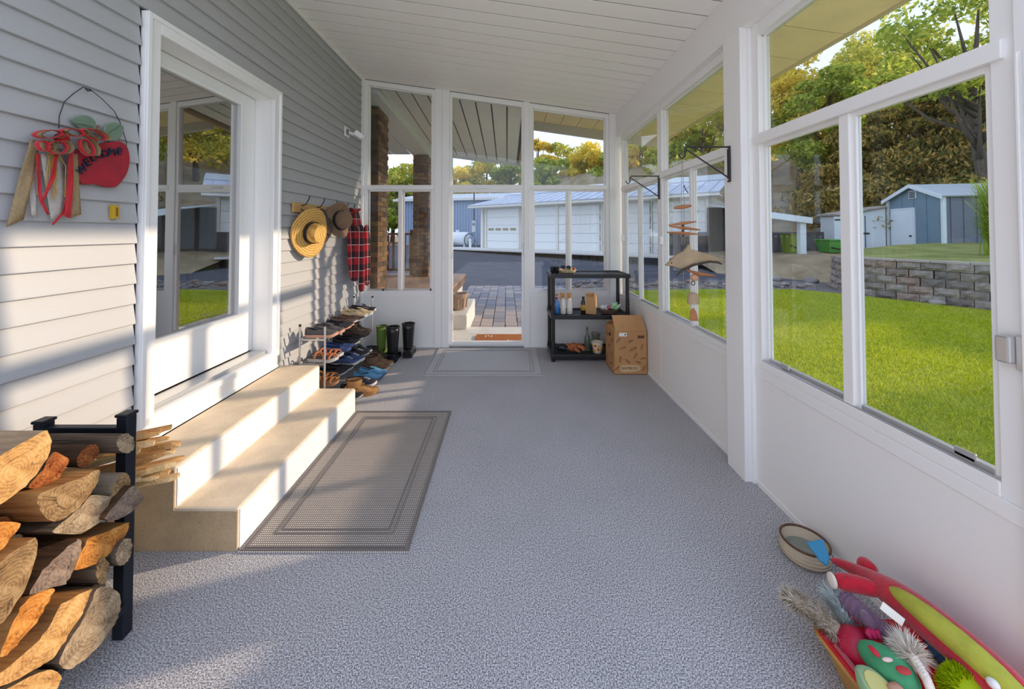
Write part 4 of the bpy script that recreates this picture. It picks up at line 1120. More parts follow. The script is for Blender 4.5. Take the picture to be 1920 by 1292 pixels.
# drooping bamboo-like plant at the right edge of the view
bp_ = onY(1872, 465, 9.6)
wv = thing('weeping_grass', 'tall arching green grass plant in front of the blue shed', 'plant', (bp_.x + 0.25, 9.6, uz(bp_.x, 9.6)))
rr = np.random.default_rng(77)
n = 1500
V = []
for i in range(n):
    a = rr.uniform(0, 2 * np.pi); rch = rr.uniform(0.1, 0.85); hh = rr.uniform(0.7, 2.75); w_ = 0.017
    px, py = bp_.x + 0.1 + rr.normal(0, 0.08), 9.6 + rr.normal(0, 0.08); zb_ = uz(bp_.x, 9.6)
    prev = None
    for k_ in range(5):
        f = k_ / 4
        c = np.array([px + np.cos(a) * rch * f ** 1.6, py + np.sin(a) * rch * f ** 1.6, zb_ + hh * (f * 1.25 - 0.5 * f ** 3)])
        t = np.array([-np.sin(a), np.cos(a), 0]) * w_ * (1 - 0.8 * f)
        if prev is not None: V += [prev[0] - prev[1], prev[0] + prev[1], c + t, c - t]
        prev = (c, t)
wo = bpy.data.objects.new('foliage', np_mesh('foliage', np.array(V), 4, LEAF['willow'])); put(wo, wv)
# trees beyond the right edge of the view that shade the far lawn
for i, (x, y, h, rx) in enumerate(((24.5, 12.2, 5.9, 2.6), (25, 16.0, 6.4, 2.6), (26, 19.8, 6.4, 2.6), (24, 6.0, 5.0, 2.4), (25, 9.6, 7.4, 1.3))):
    tree('green', 260 + i, x, y, 0.6, h - 0.6, rx, 2.2, 9000, 0.26, 40, ['rounded yard tree', 'broad yard tree', 'bushy yard tree', 'low yard tree', 'slim yard tree'][i] + ' right of the sheds', group='yard trees to the right')
# ================================================================ things inside, left side
def local_build(mb, name, m, parent, **k):
    """verts already relative to the parent's own origin"""
    o = mb.build(name, m, parent, **k)
    o.matrix_parent_inverse = Matrix.Identity(4)
    return o

# ---- flat mats with raised ribs
def weave_mat(name, c1, c2, sc):
    m, n, l, bs = new_mat(name)
    vec = coords(n, l)
    w1 = n.new('ShaderNodeTexWave'); w1.inputs['Scale'].default_value = sc; w1.bands_direction = 'X'; w1.inputs['Distortion'].default_value = 0.4
    w2 = n.new('ShaderNodeTexWave'); w2.inputs['Scale'].default_value = sc * 0.8; w2.bands_direction = 'Y'; w2.inputs['Distortion'].default_value = 0.4
    l.new(vec, w1.inputs[0]); l.new(vec, w2.inputs[0])
    mu = n.new('ShaderNodeMath'); mu.operation = 'MULTIPLY'; l.new(w1.outputs['Fac'], mu.inputs[0]); l.new(w2.outputs['Fac'], mu.inputs[1])
    r = ramp2(n, l, mu.outputs[0], [(0.05, c1), (0.75, c2)])
    l.new(r.outputs[0], bs.inputs['Base Color'])
    bs.inputs['Roughness'].default_value = 0.75
    bump(n, l, mu.outputs[0], bs, 0.8, 0.004)
    return m
def floor_mat(name, label, x0, x1, y0, y1, mf, mr, insets):
    t = thing(name, label, 'floor mat', ((x0 + x1) / 2, (y0 + y1) / 2, 0))
    MB().box(x0, x1, y0, y1, 0.0005, 0.008).build('mat_field', mf, t, bevel=0.003)
    for d in insets:
        w = 0.007
        for a in (MB().box(x0 + d, x1 - d, y0 + d, y0 + d + w, 0.006, 0.0115), MB().box(x0 + d, x1 - d, y1 - d - w, y1 - d, 0.006, 0.0115),
                  MB().box(x0 + d, x0 + d + w, y0 + d + w, y1 - d - w, 0.006, 0.0115), MB().box(x1 - d - w, x1 - d, y0 + d + w, y1 - d - w, 0.006, 0.0115)):
            a.build('rib_border', mr, t)
    return t
m_rug = weave_mat('rug_weave', RGB(116, 108, 103), RGB(226, 216, 208), 30)
m_rugr = mat('rug_rib', RGB(120, 112, 108), 0.7)
floor_mat('entry_mat', 'long taupe ribbed mat lying along the concrete steps', -1.255, -0.455, 1.785, 3.17, m_rug, m_rugr, (0.008, 0.022, 0.105, 0.13))
m_mat2 = mat('mat_grey', RGB(188, 187, 190), 0.95, var=0.18, vscale=120, bmp=0.5, bscale=300)
floor_mat('door_mat', 'grey carpet mat with ribbed border before the glass door', -0.88, 0.39, 3.95, 4.88, m_mat2, mat('mat_rib', RGB(150, 148, 148), 0.8), (0.012, 0.09, 0.12))

# ---- firewood rack
m_rack = mat('rack_black', RGB(34, 40, 50), 0.4, metal=0.5)
rk = thing('log_rack', 'black steel firewood rack against the siding', 'log rack', (-1.56, 0.9, 0))
pA, pB = (-1.43, 1.43), (-1.765, 1.45)
for (x, y), z in ((pA, 0.81), (pB, 0.775), ((-1.42, 0.35), 0.81), ((-1.765, 0.35), 0.775)):
    MB().box(x - 0.02, x + 0.02, y - 0.02, y + 0.02, 0, z).build('rack_post', m_rack, rk, bevel=0.004)
    MB().box(x - 0.024, x + 0.024, y - 0.024, y + 0.024, z, z + 0.012).build('post_cap', m_rack, rk, bevel=0.004)
for y in (1.44, 0.35):
    MB().box(-1.745, -1.45, y - 0.014, y + 0.014, 0.735, 0.765).build('end_rail', m_rack, rk, bevel=0.003)
    MB().box(-1.745, -1.45, y - 0.014, y + 0.014, 0.10, 0.13).build('end_rail', m_rack, rk, bevel=0.003)
for x in (-1.42, -1.765):
    MB().box(x - 0.014, x + 0.014, 0.37, 1.42, 0.10, 0.13).build('base_rail', m_rack, rk, bevel=0.003)

def wood_end(name, c1, c2, c3):
    m, n, l, bs = new_mat(name)
    vec = coords(n, l)
    w = n.new('ShaderNodeTexWave'); w.wave_type = 'RINGS'; w.rings_direction = 'X'
    w.inputs['Scale'].default_value = 34; w.inputs['Distortion'].default_value = 9; w.inputs['Detail'].default_value = 5; w.inputs['Detail Scale'].default_value = 1.2; w.inputs['Detail Roughness'].default_value = 0.65
    l.new(vec, w.inputs[0])
    ns = noise(n, l, vec, 22, 8, 0.7)
    ad = n.new('ShaderNodeMath'); ad.operation = 'MULTIPLY_ADD'; ad.inputs[1].default_value = 0.13; l.new(w.outputs['Fac'], ad.inputs[0]); l.new(ns.outputs['Fac'], ad.inputs[2])
    r = ramp2(n, l, ad.outputs[0], [(0.36, c1), (0.56, c2), (0.78, c3)])
    l.new(r.outputs[0], bs.inputs['Base Color'])
    bs.inputs['Roughness'].default_value = 0.85; bs.inputs['Specular IOR Level'].default_value = 0.25
    bump(n, l, ad.outputs[0], bs, 0.5, 0.006)
    return m
def split_side(name, c1, c2):
    m, n, l, bs = new_mat(name)
    vec = coords(n, l, (2, 26, 26))
    a = noise(n, l, vec, 1.0, 6, 0.7)
    r = ramp2(n, l, a.outputs['Fac'], [(0.3, c1), (0.7, c2)])
    l.new(r.outputs[0], bs.inputs['Base Color']); bs.inputs['Roughness'].default_value = 0.9; bs.inputs['Specular IOR Level'].default_value = 0.2
    bump(n, l, a.outputs['Fac'], bs, 1.0, 0.012)
    return m
WE = {'tan': wood_end('end_tan', RGB(150, 104, 60), RGB(196, 146, 92), RGB(216, 172, 116)),
      'orange': wood_end('end_orange', RGB(142, 80, 34), RGB(194, 122, 58), RGB(216, 152, 84)),
      'brown': wood_end('end_brown', RGB(96, 70, 46), RGB(146, 112, 76), RGB(176, 146, 108)),
      'grey': wood_end('end_grey', RGB(104, 84, 66), RGB(152, 128, 102), RGB(184, 160, 130)),
      'purple': wood_end('end_purple', RGB(86, 68, 58), RGB(128, 106, 92), RGB(158, 136, 118)),
      'red': wood_end('end_red', RGB(104, 50, 24), RGB(152, 82, 42), RGB(184, 114, 66))}
WS = {'bark': split_side('side_bark', RGB(58, 46, 38), RGB(128, 108, 90)), 'split': split_side('side_split', RGB(120, 72, 38), RGB(190, 136, 84)),
      'dark': split_side('side_dark', RGB(52, 36, 26), RGB(104, 74, 50)), 'grey': split_side('side_grey', RGB(110, 94, 80), RGB(182, 158, 130))}
def smooth_poly(P, k=3, amt=0.5):
    """round a polygon a little (keeps split corners fairly crisp)"""
    out = []
    n = len(P)
    for i in range(n):
        p0, p1, p2, p3 = P[i - 1], P[i], P[(i + 1) % n], P[(i + 2) % n]
        for j in range(k):
            t = j / k
            cr = [0.5 * (2 * p1[a] + (p2[a] - p0[a]) * t + (2 * p0[a] - 5 * p1[a] + 4 * p2[a] - p3[a]) * t * t + (3 * p1[a] - p0[a] - 3 * p2[a] + p3[a]) * t ** 3) for a in (0, 1)]
            li = [p1[a] + (p2[a] - p1[a]) * t for a in (0, 1)]
            out.append((li[0] + (cr[0] - li[0]) * amt, li[1] + (cr[1] - li[1]) * amt))
    return out
def log(P, xf, end, side, label, L=0.40, amt=0.6, dy=0.0, group='split logs in the black rack'):
    """P: outline of the cut end as (y, z) on the plane x = xf; the log runs back towards the wall"""
    P = smooth_poly(P, 4, amt)
    cy = sum(p[0] for p in P) / len(P); cz = sum(p[1] for p in P) / len(P)
    ar = sum(P[i][0] * P[(i + 1) % len(P)][1] - P[(i + 1) % len(P)][0] * P[i][1] for i in range(len(P)))
    if ar < 0: P = P[::-1]
    t = thing('firewood_log', label, 'firewood', (xf, cy, cz), group=group)
    n = len(P)
    rr = random.Random(int(cy * 1e4))
    def ring(x, k, jt):
        return [(x + (rr.uniform(-jt, jt) if jt else 0), (p[0] - cy) * k + dy * (-x / L), (p[1] - cz) * k) for p in P]
    rs = [[(rr.uniform(-0.004, 0.003), (p[0] - cy), (p[1] - cz)) for p in P]]
    for k in range(1, 6):
        f = k / 5
        rs.append([(-L * f, (p[0] - cy) * (1 + rr.uniform(-0.05, 0.03)) + dy * f, (p[1] - cz) * (1 + rr.uniform(-0.05, 0.03))) for p in P])
    s = MB().rings(rs, caps=False)
    s.add(rs[-1], [tuple(range(n))])
    local_build(s, 'log_side', WS[side], t)
    e = MB()
    inner = [(0.002 + rr.uniform(-0.004, 0.004), (p[0] - cy) * 0.5, (p[1] - cz) * 0.5) for p in P]
    e.rings([rs[0], inner], caps=False); e.add(inner, [tuple(range(n))])
    local_build(e, 'end_grain', WE[end], t)
    return t
def Z3(pts, xf): return [((lambda q: (q.y, q.z))(onX(a / 4.968, 780 + b / 4.968, xf))) for a, b in pts]
def Z4(pts, xf): return [((lambda q: (q.y, q.z))(onX(a / 4.425, 1000 + b / 4.425, xf))) for a, b in pts]
def oval(cx, cy, rx, ry, tilt, n=9): return [(cx + rx * math.cos(a) * math.cos(tilt) - ry * math.sin(a) * math.sin(tilt), cy + rx * math.cos(a) * math.sin(tilt) + ry * math.sin(a) * math.cos(tilt)) for a in [2 * math.pi * i / n for i in range(n)]]
LOGS = [
 (Z3([(445, 125), (490, 270), (420, 440), (240, 660), (0, 830), (-200, 900), (-300, 760), (-200, 520), (60, 330), (320, 190)], -1.355), -1.355, 'tan', 'grey', 'large pale quarter log on top of the rack at the left edge', 0.42),
 (Z3([(500, 330), (640, 390), (620, 480), (540, 590), (360, 670), (250, 670), (400, 500)], -1.40), -1.40, 'red', 'bark', 'reddish wedge of firewood just right of the large pale quarter log', 0.38),
 (Z3(oval(1175, 255, 88, 96, 0), -1.375), -1.375, 'grey', 'bark', 'small round bark-covered log at the top beside the rack post', 0.36),
 (Z3([(365, 720), (770, 565), (930, 490), (930, 600), (850, 720), (740, 860), (600, 960), (500, 990), (400, 930), (350, 820)], -1.345), -1.345, 'brown', 'split', 'brown half-round log with a swirled grain end below the top logs', 0.42),
 (Z3([(480, 1080), (690, 900), (860, 735), (1020, 745), (1050, 770), (930, 990), (760, 1100), (600, 1105)], -1.35), -1.35, 'grey', 'bark', 'grey weathered bark slab below the half-round log', 0.40),
 (Z3([(1030, 740), (1060, 640), (1160, 520), (1225, 600), (1160, 770), (1070, 790)], -1.365), -1.365, 'brown', 'grey', 'narrow pale quarter log beside the rack post', 0.38),
 (Z3([(960, 960), (1100, 800), (1250, 640), (1340, 760), (1230, 900), (1090, 970)], -1.33), -1.33, 'purple', 'dark', 'dark purplish slab sticking out past the rack post', 0.40),
 (Z3([(0, 985), (200, 1000), (100, 1140), (0, 1260), (-160, 1300), (-220, 1120)], -1.35), -1.35, 'orange', 'split', 'orange wedge cut off by the left edge, under the half-round log', 0.40),
 (Z4([(0, 230), (290, 25), (305, 180), (200, 480), (100, 640), (0, 770), (-120, 820), (-180, 420)], -1.335), -1.335, 'brown', 'split', 'big tan log end with a white scar at the left edge', 0.42),
 (Z4([(240, 515), (320, 350), (480, 180), (660, 40), (685, 130), (610, 310), (545, 425), (430, 450)], -1.345), -1.345, 'purple', 'dark', 'grey-purple slab in the middle of the rack', 0.40),
 (Z4([(690, 120), (740, 40), (900, -20), (1075, -95), (1060, 0), (960, 130), (800, 255), (610, 312)], -1.352), -1.352, 'orange', 'split', 'bright orange split log beside the grey-purple slab', 0.40),
 (Z4(oval(1030, 155, 62, 125, 0.35), -1.335), -1.335, 'grey', 'bark', 'thin round branch with dark bark next to the rack post', 0.36),
 (Z4(oval(852, 310, 52, 118, 0.12), -1.345), -1.345, 'brown', 'bark', 'small oval branch end left of the thin round branch', 0.36),
 (Z4([(0, 1030), (110, 720), (245, 525), (450, 450), (430, 520), (335, 700), (200, 860), (70, 1000)], -1.34), -1.34, 'orange', 'split', 'long orange wedge low in the rack at the left', 0.42),
 (Z4([(250, 960), (390, 800), (520, 580), (780, 448), (765, 540), (715, 640), (555, 900), (430, 1045), (340, 1110), (100, 1240), (-40, 1292), (-100, 1250)], -1.348), -1.348, 'tan', 'split', 'long tan wedge beside the big oval log', 0.42),
 (Z4([(800, 455), (900, 432), (1000, 500), (1000, 640), (950, 760), (840, 920), (700, 1060), (570, 1140), (480, 1090), (565, 905), (725, 645)], -1.335), -1.335, 'grey', 'bark', 'big oval grey log with rough sawn end, lowest on the right', 0.42),
 (Z4([(60, 1292), (300, 1165), (420, 1128), (515, 1175), (500, 1292), (380, 1400), (100, 1420)], -1.35), -1.35, 'tan', 'bark', 'round tan log at the bottom of the rack', 0.42),
]
def shrink(P, k=0.975):
    cy = sum(p[0] for p in P) / len(P); cz = sum(p[1] for p in P) / len(P)
    return [(cy + (p[0] - cy) * k, max(0.135, cz + (p[1] - cz) * k)) for p in P]
for P, xf, e_, s_, lab, L in LOGS:
    log(shrink(P), xf, e_, s_, lab, min(L, 0.40))
# darker logs set further back that fill the gaps of the rack
def seg_d(p, a, b):
    ax, ay, bx, by = a[0], a[1], b[0], b[1]
    t = max(0, min(1, ((p[0] - ax) * (bx - ax) + (p[1] - ay) * (by - ay)) / max(1e-9, (bx - ax) ** 2 + (by - ay) ** 2)))
    return math.hypot(p[0] - ax - t * (bx - ax), p[1] - ay - t * (by - ay))
def inside(p, P):
    c = False
    for i in range(len(P)):
        a, b = P[i - 1], P[i]
        if (a[1] > p[1]) != (b[1] > p[1]) and p[0] < (b[0] - a[0]) * (p[1] - a[1]) / (b[1] - a[1]) + a[0]: c = not c
    return c
rf_ = random.Random(44)
polys = [smooth_poly(shrink(q[0]), 4, 0.6) for q in LOGS]
fill = []
for _ in range(1500):
    p = (rf_.uniform(0.45, 1.38), rf_.uniform(0.16, 0.74))
    if any(inside(p, P) for P in polys): continue
    r = min([min(seg_d(p, P[i - 1], P[i]) for i in range(len(P))) for P in polys] + [math.hypot(p[0] - q[0], p[1] - q[1]) - q[2] for q in fill] + [p[1] - 0.135, 1.40 - p[0], 0.085])
    if r > 0.016: fill.append((p[0], p[1], r * 0.97))
fill = sorted(fill, key=lambda q: -q[2])[:34]
for i, (y, z, r) in enumerate(fill):
    log([(y + r * math.cos(a), z + r * math.sin(a)) for a in [2 * math.pi * k / 9 for k in range(9)]], -1.44, ['brown', 'red', 'grey'][i % 3], ['dark', 'bark'][i % 2], 'dark log set deep among the others in the rack', 0.30, group='logs deep in the rack')
# kindling sticks poking out beyond the post
m_kin = [split_side('kindling_%d' % i, a, b) for i, (a, b) in enumerate(((RGB(170, 118, 70), RGB(224, 178, 124)), (RGB(140, 92, 54), RGB(198, 148, 98)), (RGB(190, 150, 104), RGB(236, 204, 156))))]
random.seed(31)
kin = []
for (u, v, yy) in ((322, 800, 1.66), (300, 812, 1.62), (338, 832, 1.68), (345, 858, 1.68), (330, 868, 1.65), (318, 884, 1.64), (300, 892, 1.62), (290, 830, 1.60), (310, 848, 1.62), (285, 862, 1.6), (275, 880, 1.58), (328, 846, 1.67), (300, 878, 1.64), (270, 815, 1.56), (262, 845, 1.56), (316, 822, 1.63), (265, 896, 1.56), (335, 893, 1.66)):
    p = onY(u, v, yy)
    d = Vector((random.uniform(-0.30, -0.22) , random.uniform(-0.22, -0.08), random.uniform(-0.03, 0.035)))
    if p.z > 0.82: continue
    L = d.length; w, h_ = random.uniform(0.012, 0.022), random.uniform(0.008, 0.015)
    q = d.to_track_quat('X', 'Z').to_matrix().to_4x4()
    t = thing('kindling_stick', 'thin split kindling stick in the heap beyond the rack post', 'kindling', tuple(p), group='kindling heap')
    rg = []
    for f, k in ((0, 0.7), (0.1, 0.95), (0.5, 1.0), (0.9, 0.9), (1.0, 0.3)):
        rg.append([q @ Vector((L * f, a * w * k + random.uniform(-0.002, 0.002), b * h_ * k + random.uniform(-0.002, 0.002))) for a, b in ((-1, -1), (1, -0.7), (0.8, 1), (-0.9, 0.8))])
    local_build(MB().rings(rg), 'stick', random.choice(m_kin), t)

# ---- welcome sign with bow
XW = XL + 0.008
def W(u, v, off=0.0): return onX(u, v, XW + off)
def Z1(a, b, off=0.0): return W(a / 3.4, 100 + b / 3.4, off)
m_red = mat('red_paint', RGB(176, 36, 52), 0.6, var=0.12, vscale=14)
m_ribred = mat('red_ribbon', RGB(200, 24, 34), 0.7, sheen=0.2)
m_burlap = mat('burlap', RGB(176, 148, 112), 0.95, var=0.15, vscale=90, bmp=0.8, bscale=400)
m_gauze = mat('pale_gauze', RGB(186, 180, 172), 0.95, var=0.12, vscale=50)
m_leafp = mat('leaf_paint', RGB(112, 138, 118), 0.7, var=0.1, vscale=20)
m_navy = mat('navy_letter', RGB(38, 44, 66), 0.6)
m_wire = mat('dark_wire', RGB(58, 58, 62), 0.5, metal=0.5)
ap = thing('apple_sign', 'red wooden apple sign with navy letters, leaves and wire hanger on the siding', 'sign', tuple(Z1(640, 700)))
def wall_slab(pts, o0, o1, name, m, parent, bev=0.004, amt=0.8):
    P = smooth_poly(pts, 4, amt)
    a = [Z1(p[0], p[1], o0) for p in P]; b = [Z1(p[0], p[1], o0) + Vector((o1 - o0, 0, 0)) for p in P]
    n = len(P)
    mb = MB().add(a + b, [tuple(range(n)), tuple(range(2 * n - 1, n - 1, -1))] + [(i, (i + 1) % n, n + (i + 1) % n, n + i) for i in range(n)])
    return mb.build(name, m, parent, bevel=bev)
wall_slab([(455, 640), (520, 590), (620, 575), (740, 560), (790, 600), (805, 680), (785, 770), (720, 850), (650, 852), (590, 835), (500, 832), (450, 760)], 0.004, 0.024, 'apple', m_red, ap)
lf1 = wall_slab([(470, 455), (440, 420), (500, 395), (560, 400), (600, 440), (590, 480), (520, 490)], 0.01, 0.02, 'leaf', m_leafp, ap)
lf2 = wall_slab([(650, 480), (670, 450), (720, 440), (770, 460), (775, 500), (740, 550), (690, 560), (655, 530)], 0.014, 0.026, 'leaf', m_leafp, ap)
MB().tube([Z1(660, 540, 0.03), Z1(705, 500, 0.034), Z1(765, 460, 0.03)], 0.0015, 5).build('leaf_vein', mat('vein', RGB(80, 104, 88), 0.8), lf2)
MB().tube([Z1(455, 450, 0.024), Z1(520, 450, 0.026), Z1(590, 470, 0.024)], 0.0015, 5).build('leaf_vein', MATS['vein'], lf1)
MB().tube([Z1(610, 560, 0.016), Z1(622, 500, 0.016), Z1(628, 460, 0.016)], 0.006, 8).build('stem', mat('stem_brown', RGB(140, 104, 84), 0.8), ap)
MB().tube([Z1(*p, 0.012) for p in ((375, 480), (378, 400), (410, 310), (470, 255), (530, 215), (575, 230), (650, 290), (730, 370), (765, 440), (785, 500), (805, 560), (806, 620))], 0.0018, 6).build('hanger_wire', m_wire, ap, smooth=60)
MB().tube([Z1(545, 222, 0.012), Z1(560, 238, 0.016), Z1(578, 236, 0.012)], 0.004, 6).build('wire_twist', m_wire, ap)
MW = lambda p, a: Matrix.Translation(p) @ Matrix(((0, 0, 1, 0), (1, 0, 0, 0), (0, 1, 0, 0), (0, 0, 0, 1))) @ RZ(a)
for ch, a_, b_, ang in (('W', 520, 742, 48), ('E', 556, 698, 38), ('L', 590, 668, 28), ('C', 628, 650, 18), ('O', 670, 640, 8), ('M', 716, 630, 4), ('E', 762, 626, -6)):
    text(ch, 0.046, MW(Z1(a_, b_, 0.028), R(ang)), 'letter', m_navy, ap, depth=0.006)
bw = thing('ribbon_bow', 'red and burlap ribbon bow with long tails hung on the apple sign', 'bow', tuple(Z1(370, 580, 0.03)))
def strip(Lp, Rp, o, name, m, parent=bw, wav=0.004):
    n = 10
    def at(pl, f):
        s = f * (len(pl) - 1); i = min(int(s), len(pl) - 2); t = s - i
        return (pl[i][0] + (pl[i + 1][0] - pl[i][0]) * t, pl[i][1] + (pl[i + 1][1] - pl[i][1]) * t)
    def fn(a, b):
        l_, r_ = at(Lp, b), at(Rp, b)
        return Z1(l_[0] + (r_[0] - l_[0]) * a, l_[1] + (r_[1] - l_[1]) * a, o + wav * math.sin(a * 3 + b * 7))
    return MB().grid(fn, 4, n).build(name, m, parent, smooth=180, solid=0.0015)
strip([(195, 545), (120, 800), (40, 1110)], [(255, 560), (215, 790), (150, 1060)], 0.03, 'burlap_tail', m_burlap)
strip([(462, 640), (458, 850), (455, 1050)], [(497, 640), (506, 850), (516, 1026)], 0.03, 'burlap_tail', m_burlap)
strip([(258, 640), (290, 850), (325, 1060)], [(405, 640), (412, 850), (395, 1040)], 0.02, 'gauze_tail', m_gauze)
strip([(195, 780), (190, 900), (200, 1030)], [(225, 780), (228, 900), (238, 1045)], 0.022, 'gauze_tail', m_gauze)
strip([(444, 590), (428, 800), (410, 1040)], [(472, 590), (468, 800), (456, 1052)], 0.045, 'red_tail', m_ribred)
strip([(230, 640), (235, 780), (245, 930), (300, 1030)], [(258, 640), (258, 780), (268, 920), (318, 1028)], 0.042, 'red_tail', m_ribred)
strip([(350, 640), (325, 780), (265, 940)], [(372, 640), (352, 790), (275, 955)], 0.046, 'red_tail', m_ribred)
strip([(430, 860), (400, 1010), (332, 1085)], [(440, 880), (410, 1022), (338, 1098)], 0.036, 'red_tail', m_ribred)
random.seed(4)
for i in range(14):
    a_ = random.uniform(290, 430); b_ = random.uniform(760, 950)
    MB().tube([Z1(330 + random.uniform(-30, 60), 640, 0.03), Z1(a_, 720, 0.034 + random.uniform(0, 0.01)), Z1(a_ + random.uniform(-15, 25), b_, 0.03)], 0.0016, 4).build('raffia_strand', mat('raffia', RGB(196, 152, 84), 0.8), bw)
def loop(ca, cb, ra, rb, tilt, o0, wd, m, name='bow_loop'):
    n = 20
    rs = []
    for i in range(n):
        t = 2 * math.pi * i / n
        x, y = ra * math.cos(t), rb * math.sin(t)
        rs.append((ca + x * math.cos(tilt) - y * math.sin(tilt), cb + x * math.sin(tilt) + y * math.cos(tilt)))
    v = [Z1(p[0], p[1], o0) for p in rs] + [Z1(p[0], p[1], o0) + Vector((wd, 0, 0)) for p in rs]
    MB().add(v, [(i, (i + 1) % n, n + (i + 1) % n, n + i) for i in range(n)]).build(name, m, bw, smooth=180, solid=0.002)
for ca, cb, ra, rb, tl in ((285, 515, 88, 26, -0.05), (575, 518, 82, 28, 0.35), (345, 600, 62, 42, 0.1), (535, 600, 62, 34, 0.95), (440, 505, 75, 24, 0.1), (255, 590, 40, 30, 0.6)):
    loop(ca, cb, ra, rb, tl, 0.026, 0.016, m_ribred); loop(ca, cb, ra * 0.97, rb * 0.97, tl, 0.041, 0.045, m_burlap); loop(ca, cb, ra, rb, tl, 0.085, 0.02, m_ribred)
MB().ball(Z1(395, 545, 0.06), (0.02, 0.026, 0.022), 12, 8).build('bow_knot', m_ribred, bw, smooth=180)
# small brass-coloured level on the siding
sl = thing('mini_level', 'small yellow plastic level fixed to the siding', 'level', tuple(Z1(715, 1010)))
p = Z1(715, 1012, 0.0)
MB().box(XW, XW + 0.022, p.y - 0.014, p.y + 0.014, p.z - 0.034, p.z + 0.034).build('level_body', mat('yellow_plastic', RGB(206, 160, 40), 0.4), sl, bevel=0.003)
MB().box(XW + 0.0215, XW + 0.024, p.y - 0.003, p.y + 0.004, p.z - 0.02, p.z + 0.02).build('level_slot', mat('level_slot', RGB(120, 88, 24), 0.5), sl, bevel=0.001)
for dz in (-0.027, 0.027):
    MB().lathe([(0.004, 0), (0.004, 0.002), (0.001, 0.003)], 10, T(XW + 0.022, p.y, p.z + dz) @ RY(R(90))).build('screw', m_alu, sl)

# ---- flood light near the far corner
fl = thing('flood_light', 'white flood light on a square plate high on the siding by the end window', 'wall light', (XL, 4.42, 2.68))
MB().box(XL + 0.004, XL + 0.02, 4.36, 4.48, 2.62, 2.74).build('wall_plate', m_trim, fl, bevel=0.004)
MB().lathe([(0.032, 0), (0.036, 0.012), (0.02, 0.02)], 16, T(XL + 0.02, 4.41, 2.68) @ RY(R(90))).build('plate_hub', mat('hub_grey', RGB(130, 132, 134), 0.5), fl, smooth=40)
MB().tube([(XL + 0.03, 4.42, 2.68), (XL + 0.075, 4.43, 2.66), (XL + 0.11, 4.44, 2.66)], 0.016, 10).build('swivel_arm', m_trim, fl, smooth=60)
Mh = T(XL + 0.15, 4.45, 2.655) @ RY(R(35)) @ RZ(R(10))
MB().box(-0.05, 0.05, -0.06, 0.06, -0.028, 0.028, Mh).build('lamp_head', m_trim, fl, bevel=0.006)
MB().box(-0.044, 0.044, -0.054, 0.054, -0.034, -0.027, Mh).build('lamp_lens', mat('frosted_lens', RGB(236, 236, 232), 0.2), fl, bevel=0.002)
MB().box(0.05, 0.07, -0.05, 0.05, -0.02, 0.032, Mh).build('lamp_cap', m_trim, fl, bevel=0.005)

# ---- coat rack board with hooks, hats, shirt
m_pine = mat('pine_board', RGB(202, 156, 98), 0.55, var=0.12, vscale=3, stretch=(10, 1, 10))
cr = thing('coat_rack', 'pine coat rack board with metal hooks on the siding', 'coat rack', (XL, 3.8, 1.72))
MB().box(XL + 0.008, XL + 0.03, 3.30, 4.5, 1.675, 1.765).build('rack_board', m_pine, cr, bevel=0.005)
for y in (3.42, 3.70, 3.98, 4.26, 4.44):
    MB().tube([(XL + 0.03, y, 1.74), (XL + 0.07, y, 1.75), (XL + 0.10, y, 1.80), (XL + 0.105, y, 1.83)], 0.005, 6).build('hook', m_wire, cr, smooth=60)
    MB().tube([(XL + 0.03, y, 1.71), (XL + 0.06, y, 1.68), (XL + 0.075, y, 1.70)], 0.005, 6).build('hook', m_wire, cr, smooth=60)
def hat(name, label, M, rb, crown_r, crown_h, mb_, mband, dish, ell=1.15, dent=0.0):
    """hat with the crown along local +z; brim rb in radius, curled by dish"""
    t = thing(name, label, 'hat', tuple(M.translation), group='hats on the coat rack')
    n = 40
    def P(r, a, z): return M @ Vector((r * math.cos(a) * ell, r * math.sin(a), z + dish * (r / rb) ** 2 * math.cos(2 * a) * (1 if r > crown_r * 0.99 else 0)))
    br = MB()
    rr_ = [crown_r + (rb - crown_r) * k / 6 for k in range(7)]
    br.rings([[P(r, 2 * math.pi * i / n, 0.0) for i in range(n)] for r in rr_], caps=False)
    br.build('brim', mb_, t, smooth=180, solid=0.005)
    cw = MB()
    prof = [(crown_r, 0.0), (crown_r * 0.98, crown_h * 0.35), (crown_r * 0.93, crown_h * 0.75), (crown_r * 0.84, crown_h * 0.95), (crown_r * 0.6, crown_h * (1.0 - dent * 0.4)), (crown_r * 0.25, crown_h * (1.0 - dent)), (0.002, crown_h * (1.0 - dent))]
    cw.rings([[P(r, 2 * math.pi * i / n, z) for i in range(n)] for r, z in prof], caps=True)
    cw.build('crown', mb_, t, smooth=50)
    bd_ = MB()
    bd_.rings([[P(crown_r * 1.02, 2 * math.pi * i / n, z) for i in range(n)] for z in (0.004, crown_h * 0.34)], caps=False)
    bd_.build('hat_band', mband, t, smooth=180, solid=0.004)
    return t
